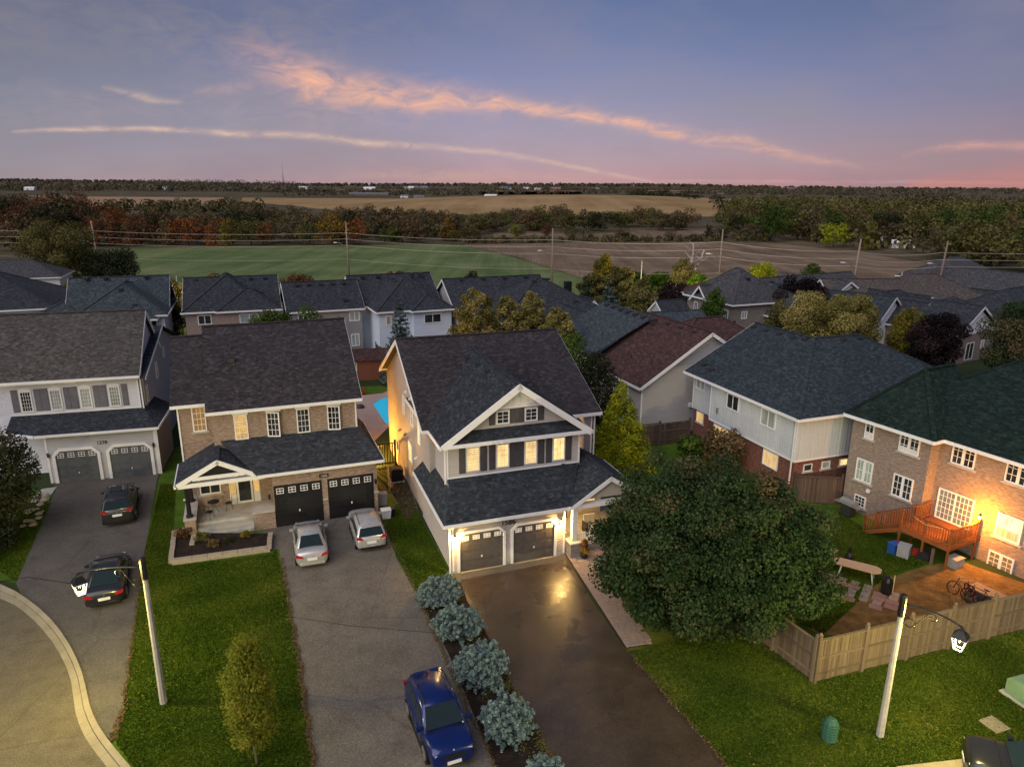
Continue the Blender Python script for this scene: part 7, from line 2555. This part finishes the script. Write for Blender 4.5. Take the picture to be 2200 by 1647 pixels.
# ================================================================== pool garden
flat('pool_deck', [(-17.2, 56), (-11.2, 53.5), (-9.8, 62), (-10.6, 68.5), (-14.6, 69.5), (-17.2, 66)], .03, 'pool_deck')
flat('paver_border', [(-17.6, 52), (-11.6, 50), (-11.3, 53.6), (-12.7, 57.5), (-13.9, 60.2), (-15.6, 66.2), (-18.2, 66)], .036, 'paver_red')
pl = [(-12.9, 65.6), (-13.3, 63.9), (-11.0, 57.9), (-7.0, 59.2), (-9.0, 66.3), (-11.5, 67)]
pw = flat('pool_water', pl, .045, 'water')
mb = MB()
for i in range(len(pl)):
    a, b = pl[i], pl[(i + 1) % len(pl)]
    mb.beam((*a, .085), (*b, .085), .3, .06)
mb.build('pool_coping', 'pool_deck', kind='structure')
flat('planting_bed', [(-16.0, 67.8), (-14.6, 66.9), (-12.9, 67.6), (-12.2, 69.2), (-13.6, 70.3), (-15.4, 69.9)], .05, 'lawn')
shd = empty('garden_shed', (-18.2, 71.8, 0), 14, 'reddish brown wooden shed with a small white window behind the pool', 'shed')
MB().prof([(0, 0), (3.2, 0), (3.2, 2.3), (1.6, 3.0), (0, 2.3)], 0, 5.6, 'x').build('wall', 'wood_shed', shd)
mb = MB()
mb.slab([(-.2, -.3, 2.25), (5.8, -.3, 2.25), (5.8, 1.6, 3.12), (-.2, 1.6, 3.12)], .08)
mb.slab([(-.2, 1.6, 3.12), (5.8, 1.6, 3.12), (5.8, 3.5, 2.25), (-.2, 3.5, 2.25)], .08)
mb.build('roof', 'shingle_red', shd)
wnd = MB().box(1.3, 1.9, -.05, -.005, 1.1, 2.0).build('window', 'white', shd)
for i in range(2):
    for j in range(3):
        MB().box(1.36 + i * .25, 1.58 + i * .25, -.06, -.052, 1.16 + j * .28, 1.38 + j * .28).build('pane', 'glass_dark', wnd)
MB().box(3.2, 4.9, -.04, -.004, .1, 2.0).build('door', 'wood_shed', shd)
fl_ = empty('flamingo_float', (-15.0, 67.2, .04), 30, 'pink pool toy lying on the patio by the pool', 'pool toy')
MB().lathe([(.25, 0), (.42, .08), (.42, .2), (.25, .28)], 14).build('ring', 'light_red', fl_)
MB().tube([(.3, 0, .2), (.42, 0, .5), (.3, 0, .7), (.15, 0, .66)], [.08, .06, .06, .02], 7).build('neck', 'light_red', fl_)
cv_ = empty('rock_cluster', (-14.8, 62.5, .04), 0, 'dark rounded boulders beside the pool at the roof corner', 'rocks')
for (dx, dy, r_) in ((0, 0, .45), (.7, .3, .38), (-.5, .5, .32)):
    MB().lathe([(r_, 0), (r_ * 1.05, r_ * .3), (r_ * .7, r_ * .7), (r_ * .2, r_ * .85)], 8, (dx, dy)).build('boulder', 'metal_dark', cv_)

# air conditioner
ac = empty('air_conditioner', wpos(C.e, -.55, 13.3, 0), 19.4, 'black boxy air conditioner beside the cream side wall', 'air conditioner')
MB().box(-.42, .42, -.42, .42, .1, .95).build('case', 'metal_black', ac)
MB().lathe([(.34, .952), (.36, .98), (.1, .99)], 16).build('fan_grille', 'metal_dark', ac)
MB().box(-.5, .5, -.5, .5, 0, .098).build('pad', 'concrete', ac)
for k in range(6):
    MB().box(-.435, .435, -.435, .435, .2 + k * .12, .215 + k * .12).build('louvre', 'metal_dark', ac)
# bins by the tan brick corner
for (u, m_, h_, lab) in (((-8.38, 42.28), 'plastic_grey', .75, 'grey bin standing at the right corner of the black garage'), ((-7.80, 40.28), 'plastic_white', .55, 'white bag of recycling beside the grey bin'), ((-7.61, 40.54), 'metal_black', .5, 'small black tub behind the recycling bag')):
    bn = empty('bin', (*u, 0), 20, lab, 'bin')
    MB().prof([(-.24, 0), (.24, 0), (.29, h_), (-.29, h_)], -.22, .22, 'y').build('body', m_, bn)
    MB().box(-.31, .31, -.26, .26, h_ + .003, h_ + .05).build('lid', m_, bn)
tag(MB().prof([(0, 0), (.3, .05), (.32, .12), (0, .1)], -.05, .05, 'y').build('garden_light', 'plastic_white', loc=(*(-21.38, 42.38), .1)), 'small white marker on the lawn left of the brick porch', 'marker')

# stones by the left garage
rk = []
for k in range(26):
    p = Vector((-31.24, 43.54)).lerp(Vector((-29.24, 38.87)), random.random())
    r_ = random.uniform(.12, .28)
    o = MB().lathe([(r_ * .8, 0), (r_, r_ * .3), (r_ * .6, r_ * .7), (.02, r_ * .8)], 7)
    rk.append((o, p, r_))
rs = empty('rock_edging', (*(-30.33, 41.42), 0), 0, 'loose pale stones edging the left driveway under the dark tree', 'stones')
for o, p, r_ in rk:
    o.build('stone', 'block_stone', rs, loc=(p[0] - rs.location.x + random.uniform(-.5, .5), p[1] - rs.location.y + random.uniform(-.2, .2), 0))
flat('slab_path', [(-31.87, 44.29), (-31.06, 44.61), (-30.40, 42.47), (-31.32, 42.10)], .02, 'concrete')

# ================================================================== utility pedestals, slab
pd = empty('utility_pedestal', (*(12.00, 22.08), 0), 10, 'dark green ribbed utility pedestal standing in the lawn', 'utility box')
MB().lathe([(.27, 0), (.26, .8), (.2, .9), (.08, .95)], 10).build('post', 'utility_green', pd)
for k in range(6):
    MB().lathe([(.285, .12 + k * .115), (.30, .14 + k * .115), (.285, .19 + k * .115)], 10).build('rib', 'utility_green', pd)
tb = empty('transformer_box', (*(21.05, 24.37), 0), 18, 'pale green transformer box cut by the right edge', 'utility box')
MB().prof([(-.5, .1), (.5, .1), (.5, .75), (.35, .9), (-.5, .9)], -.6, .6, 'x').build('case', 'utility_sage', tb)
MB().box(-.7, .7, -.65, .65, 0, .098).build('pad', 'concrete', tb)
tag(MB().box(-.38, .38, -.38, .38, 0, .05).build('access_slab', 'kerb_concrete', loc=(*(18.76, 22.87), 0)), 'square concrete access slab set in the right lawn', 'slab').rotation_euler = (0, 0, R(20))

# ================================================================== yard of the deck house
def FW(x, y, z=0): return wpos(Fh.e, x, y, z)


bq = empty('barbecue', FW(1.2, -1.0), -62, 'silver lidded barbecue against the brown brick wall', 'barbecue')
MB().box(-.35, .35, -.28, .28, .1, .8).build('cart', 'metal_dark', bq)
MB().prof([(-.28, .82), (.28, .82), (.25, 1.05), (0, 1.15), (-.25, 1.02)], -.5, .5, 'x').build('lid', 'metal_grey', bq)
for s_ in (-1, 1):
    MB().box(s_ * .7 - .18, s_ * .7 + .18, -.25, .25, .78, .82).build('side_shelf', 'metal_grey', bq)
mw_ = empty('hose_reel', FW(-1.2, -.5), 0, 'red hose reel with white handle at the corner of the brick house', 'hose reel')
MB(Matrix.Rotation(R(90), 4, 'X')).lathe([(.35, -.2), (.35, -.15), (.2, -.14), (.2, .14), (.35, .15), (.35, .2)], 14).build('drum', 'plastic_red', mw_, loc=(0, 0, .4))
MB().tube([(-.3, .25, 0), (-.3, .25, .9), (.3, .25, .9), (.3, .25, 0)], .025, 5).build('frame', 'plastic_white', mw_)
ptb = empty('picnic_table', (*(18.39, 33.60), 0), -32, 'rounded wooden picnic table on the patio stones', 'table')
MB().prof([(-1.15, -.1), (-1.0, -.38), (.9, -.42), (1.15, -.2), (1.15, .2), (.9, .42), (-1.0, .38), (-1.15, .1)], .68, .74, 'z').build('table_top', 'table_wood', ptb)
for sx_ in (-1, 1):
    for sy_ in (-1, 1):
        MB().tube([(sx_ * .7, sy_ * .2, .68), (sx_ * .85, sy_ * .38, 0)], .04, 6).build('leg', 'white_dirty', ptb)
    MB().beam((sx_ * .78, -.3, .35), (sx_ * .78, .3, .35), .05, .05).build('brace', 'white_dirty', ptb)
ps = empty('patio_stones', (*(17.56, 32.24), 0), 0, 'patio stones laid under and around the picnic table')
ps['kind'] = 'structure'
pc0 = Vector((*(17.56, 32.24), 0))
stm = [MB().box(-.3, .3, -.2, .2, 0, .05).mesh('stone'), MB().box(-.2, .2, -.2, .2, 0, .05).mesh('stone')]
stm[0].materials.append(MATS['paver_red'])
stm[1].materials.append(MATS['paver_tan'])
for i in range(8):
    for j in range(5):
        if random.random() < .16: continue
        o = bpy.data.objects.new('stone', random.choice(stm))
        COL.objects.link(o)
        o.parent = ps
        a = R(-35)
        u_, v_ = (i - 4) * .62, (j - 2) * .46
        o.location = (u_ * math.cos(a) - v_ * math.sin(a), u_ * math.sin(a) + v_ * math.cos(a), random.uniform(0, .015))
        o.rotation_euler = (0, 0, a + random.uniform(-.06, .06))
ch = empty('patio_chair', (*(17.96, 35.65), 0), 40, 'small wooden table in the shade at the edge of the maple', 'side table')
MB().box(-.3, .3, -.22, .22, .42, .46).build('table_top', 'table_wood', ch)
for sx_ in (-1, 1):
    for sy_ in (-1, 1):
        MB().box(sx_ * .25 - .02, sx_ * .25 + .02, sy_ * .18 - .02, sy_ * .18 + .02, 0, .42).build('leg', 'table_wood', ch)
sm = empty('smoker_grill', (*(19.21, 32.04), 0), 0, 'dark upright smoker drum beside the patio stones', 'smoker')
MB().lathe([(.22, 0), (.27, .1), (.27, .75), (.2, .95), (.05, 1.02)], 14).build('drum', 'metal_black', sm)
MB().box(.3, .34, -.02, .02, 0, 1.05).build('pole', 'rope_light', sm)
cn = empty('chiminea', (*(18.60, 34.95), 0), 0, 'black chiminea standing on the lawn above the picnic table', 'chiminea')
MB().lathe([(.2, 0), (.26, .3), (.2, .55), (.08, .75), (.08, 1.05)], 12).build('body', 'metal_black', cn)
for (u, m_, sz, lab) in (((21.73, 36.22), 'plastic_blue', (.25, .22, .62), 'blue plastic tub under the deck'), ((22.12, 35.86), 'plastic_grey', (.28, .3, .7), 'grey covered bin under the deck front'), ((22.22, 36.76), 'plastic_red', (.12, .12, .45), 'red jerrycan under the deck'),
                         ((22.94, 36.02), 'plastic_red', (.2, .2, .3), 'red toy box under the middle of the deck'), ((23.26, 35.10), 'wood_fence', (.25, .08, .8), 'leaning wooden panel against the deck post'),
                         ((23.16, 35.61), 'metal_dark', (.3, .3, .4), 'black crate stored under the deck'), ((24.41, 34.87), 'plastic_grey', (.35, .3, .5), 'grey covered pile behind the right deck post')):
    bb = empty('storage_box', (*u, 0), random.uniform(0, 60), lab, 'storage')
    MB().prof([(-sz[0], 0), (sz[0], 0), (sz[0] * 1.08, sz[2]), (-sz[0] * 1.08, sz[2])], -sz[1], sz[1], 'y').build('body', m_, bb)
    MB().box(-sz[0] * 1.12, sz[0] * 1.12, -sz[1] * 1.05, sz[1] * 1.05, sz[2] + .002, sz[2] + .04).build('lid', m_, bb)
# bicycles and wooden box
def bicycle(u, rz, tilt, lab, m_='metal_black'):
    bk = empty('bicycle', (*u, .0), rz, lab, 'bicycle', 'bicycles heaped in the bare yard')
    bk.rotation_euler = (R(tilt), 0, R(rz))
    for x in (-.5, .5):
        t = [(x + .33 * math.cos(a), 0, .34 + .33 * math.sin(a)) for a in np.linspace(0, 2 * math.pi, 19)]
        w_ = MB().tube(t, .025, 5, cap=False).build('wheel', 'rubber', bk)
        mb_ = MB()
        for k in range(8):
            a = k * math.pi / 4
            mb_.tube([(x, 0, .34), (x + .32 * math.cos(a), 0, .34 + .32 * math.sin(a))], .006, 3)
        mb_.build('spokes', 'rim', w_)
    mb_ = MB()
    for a, b_ in (((-.5, 0, .34), (-.1, 0, .32)), ((-.5, 0, .34), (-.18, 0, .78)), ((-.1, 0, .32), (-.2, 0, .85)), ((-.1, 0, .32), (.36, 0, .78)), ((-.19, 0, .78), (.34, 0, .84)), ((.5, 0, .34), (.34, 0, .95))):
        mb_.tube([a, b_], .02, 5)
    mb_.build('frame', m_, bk)
    MB().tube([(.3, -.28, .98), (.36, -.1, .96), (.36, .1, .96), (.3, .28, .98)], .015, 5).build('handlebar', 'metal_grey', bk)
    MB().prof([(-.32, -.03), (-.08, -.02), (-.08, .02), (-.32, .07), (-.32, -.03)][:4], .86, .91, 'z').build('saddle', 'rubber', bk)


bicycle((22.77, 31.65), 110, 12, 'child bicycle with its wheel showing at the left of the heap')
bicycle((23.25, 31.45), 80, -10, 'second bicycle of the heap, standing in the middle', 'plastic_red')
bicycle((23.27, 31.04), 130, 18, 'third bicycle of the heap, nearest the wooden box', 'metal_dark')
wb_ = empty('wooden_box', (*(24.06, 31.46), 0), -62, 'low wooden box with pale lid on the bare ground', 'box')
MB().box(-.8, .8, -.4, .4, 0, .45).build('body', 'wood_fence_dark', wb_)
MB().box(-.85, .85, -.45, .45, .452, .5).build('lid', 'table_wood', wb_)
# pallet and bin in the rear garden by the board and batten house
gb = empty('garden_rack', (14.0, 51.0, 0), -70, 'grey slatted rack on the rear lawn by the red brick base', 'rack')
for k in range(7):
    MB().box(-.6 + k * .2, -.5 + k * .2, -.03, .03, 0, .9).build('slat', 'white_dirty', gb)
MB().box(-.62, .75, -.05, .05, .9, .96).build('rail', 'white_dirty', gb)

# ================================================================== grass blades
def blades(name, label, poly, n, hgt, mat_='grass_blade', excl=()):
    xs = np.array([p[0] for p in poly])
    ys = np.array([p[1] for p in poly])
    P = []
    while len(P) < n:
        x, y = random.uniform(xs.min(), xs.max()), random.uniform(ys.min(), ys.max())
        if inside((x, y), poly):
            P.append((x, y))
    P = np.array(P)
    C_ = np.concatenate([P, np.full((n, 1), hgt * .45)], 1)
    N_ = np.stack([rng.normal(size=n), rng.normal(size=n), rng.normal(size=n) * .45 + .25], 1)
    U_ = np.stack([rng.normal(size=n) * .3, rng.normal(size=n) * .3, np.ones(n)], 1)
    o = quads(name, C_, N_, hgt * (.6 + .8 * rng.random(n)), mat_, np.clip(.42 + .24 * rng.normal(size=n) + .16 * np.sin(P[:, 0] * 1.1 + np.sin(P[:, 1] * .7) * 2) * np.cos(P[:, 1] * .9) + .22 * np.maximum(0, np.sin(P[:, 0] * .55 + 2 * np.sin(P[:, 1] * .43)) * np.sin(P[:, 1] * .61 + 1.3 * np.sin(P[:, 0] * .8))) ** 2, 0, 1), kind='stuff', aspect=1.0, U=np.cross(U_, N_))
    o['label'] = label
    return o


blades('grass', 'mown grass of the front lawn between the driveways', [(-13.40, 36.21), (-11.67, 32.35), (-9.26, 26.43), (-7.01, 20.56), (-12.16, 19.52), (-14.55, 21.59), (-15.20, 23.26), (-17.57, 28.70), (-20.77, 36.12), (-24.24, 45.18), (-23.19, 45.20), (-18.47, 34.26), (-13.41, 35.69)], 120000, .075)
blades('grass', 'strip of grass beside the left wall of the cream garage', [(-8.28, 41.06), (-6.40, 35.51), (-4.48, 31.23), (-3.14, 33.35), (-5.98, 41.09), (-7.26, 42.44)], 22000, .07)
blades('grass', 'grass of the corner lawn in front of the wooden fence', [(5.27, 27.21), (7.87, 20.67), (9.69, 19.68), (19.61, 20.98), (25.59, 29.14), (24.16, 28.98), (12.71, 25.19), (11.86, 27.04), (11.14, 29.36)], 110000, .07)
blades('grass', 'dark grass of the rear lawn with the picnic table', [(13.51, 29.76), (14.58, 28.59), (19.93, 33.61), (23.26, 35.10), (21.76, 38.34), (20.92, 41.46), (17.26, 35.54)], 36000, .08)
blades('grass', 'grass at the left of the driveway under the dark tree', [(-30.13, 35.48), (-25.75, 32.64), (-29.88, 42.12), (-31.38, 42.10), (-33.04, 39.43)], 14000, .08)
edge = []
for a, b, n_e in (((-12.75, 35.18), (-11.59, 32.26), 300), ((-11.59, 32.26), (-9.20, 26.37), 900), ((-9.20, 26.37), (-6.97, 20.56), 1300), ((-20.77, 36.12), (-17.59, 28.70), 500), ((-17.59, 28.70), (-15.20, 23.26), 500), ((-15.20, 23.26), (-14.79, 21.70), 500),
                  ((-8.22, 40.73), (-4.51, 31.07), 500), ((5.19, 27.37), (7.82, 20.67), 600), ((-4.52, 30.94), (-0.50, 20.61), 900), ((0.17, 24.73), (1.66, 20.63), 500)):
    for _ in range(n_e):
        f = random.random()
        edge.append((a[0] + (b[0] - a[0]) * f + random.gauss(0, .06) + .05 * math.sin(f * 23), a[1] + (b[1] - a[1]) * f + random.gauss(0, .05), .03 + random.random() * .05))
quads('edge_litter', np.array(edge), rng.normal(size=(len(edge), 3)) * .5 + np.array([0, 0, 1]), .07, 'leaf_brown', rng.random(len(edge)), kind='stuff')['label'] = 'dry grass and leaf litter along the driveway edges'
gs = []
for _ in range(2200):
    f, g_ = random.random(), random.random()
    a = Vector((-8.29, 44.64)).lerp(Vector((-6.52, 39.91)), f)
    b = Vector((-7.57, 47.08)).lerp(Vector((-5.95, 41.09)), f)
    p = a.lerp(b, g_)
    gs.append((p.x, p.y, .03 + random.random() * .04))
quads('gravel_litter', np.array(gs), rng.normal(size=(len(gs), 3)) * .6 + np.array([0, 0, 1]), .11, 'leaf_tan', rng.random(len(gs)) ** 2, kind='stuff')['label'] = 'loose stones and leaf litter in the strip beside the cream house'
# fallen leaves
n_ = 120
Pq = []
polyL = [(-13.40, 36.21), (-7.01, 20.56), (-12.16, 19.52), (-15.20, 23.26), (-20.77, 36.12), (-13.41, 35.69)]
polyR = [(5.27, 27.21), (7.87, 20.67), (19.61, 20.98), (25.59, 29.14), (12.71, 25.19)]
while len(Pq) < n_:
    pl_ = random.choice((polyL, polyR))
    x, y = random.uniform(-20, 25), random.uniform(18, 40)
    if inside((x, y), pl_): Pq.append((x, y, .07))
quads('fallen_leaves', np.array(Pq), rng.normal(size=(n_, 3)) * .2 + np.array([0, 0, 1]), .09, 'leaf_amber', rng.random(n_), kind='stuff')['label'] = 'scattered fallen leaves on the lawns'

# drop the shared prototypes' unused data
for me in list(bpy.data.meshes):
    if me.users == 0:
        bpy.data.meshes.remove(me)
bpy.context.view_layer.update()
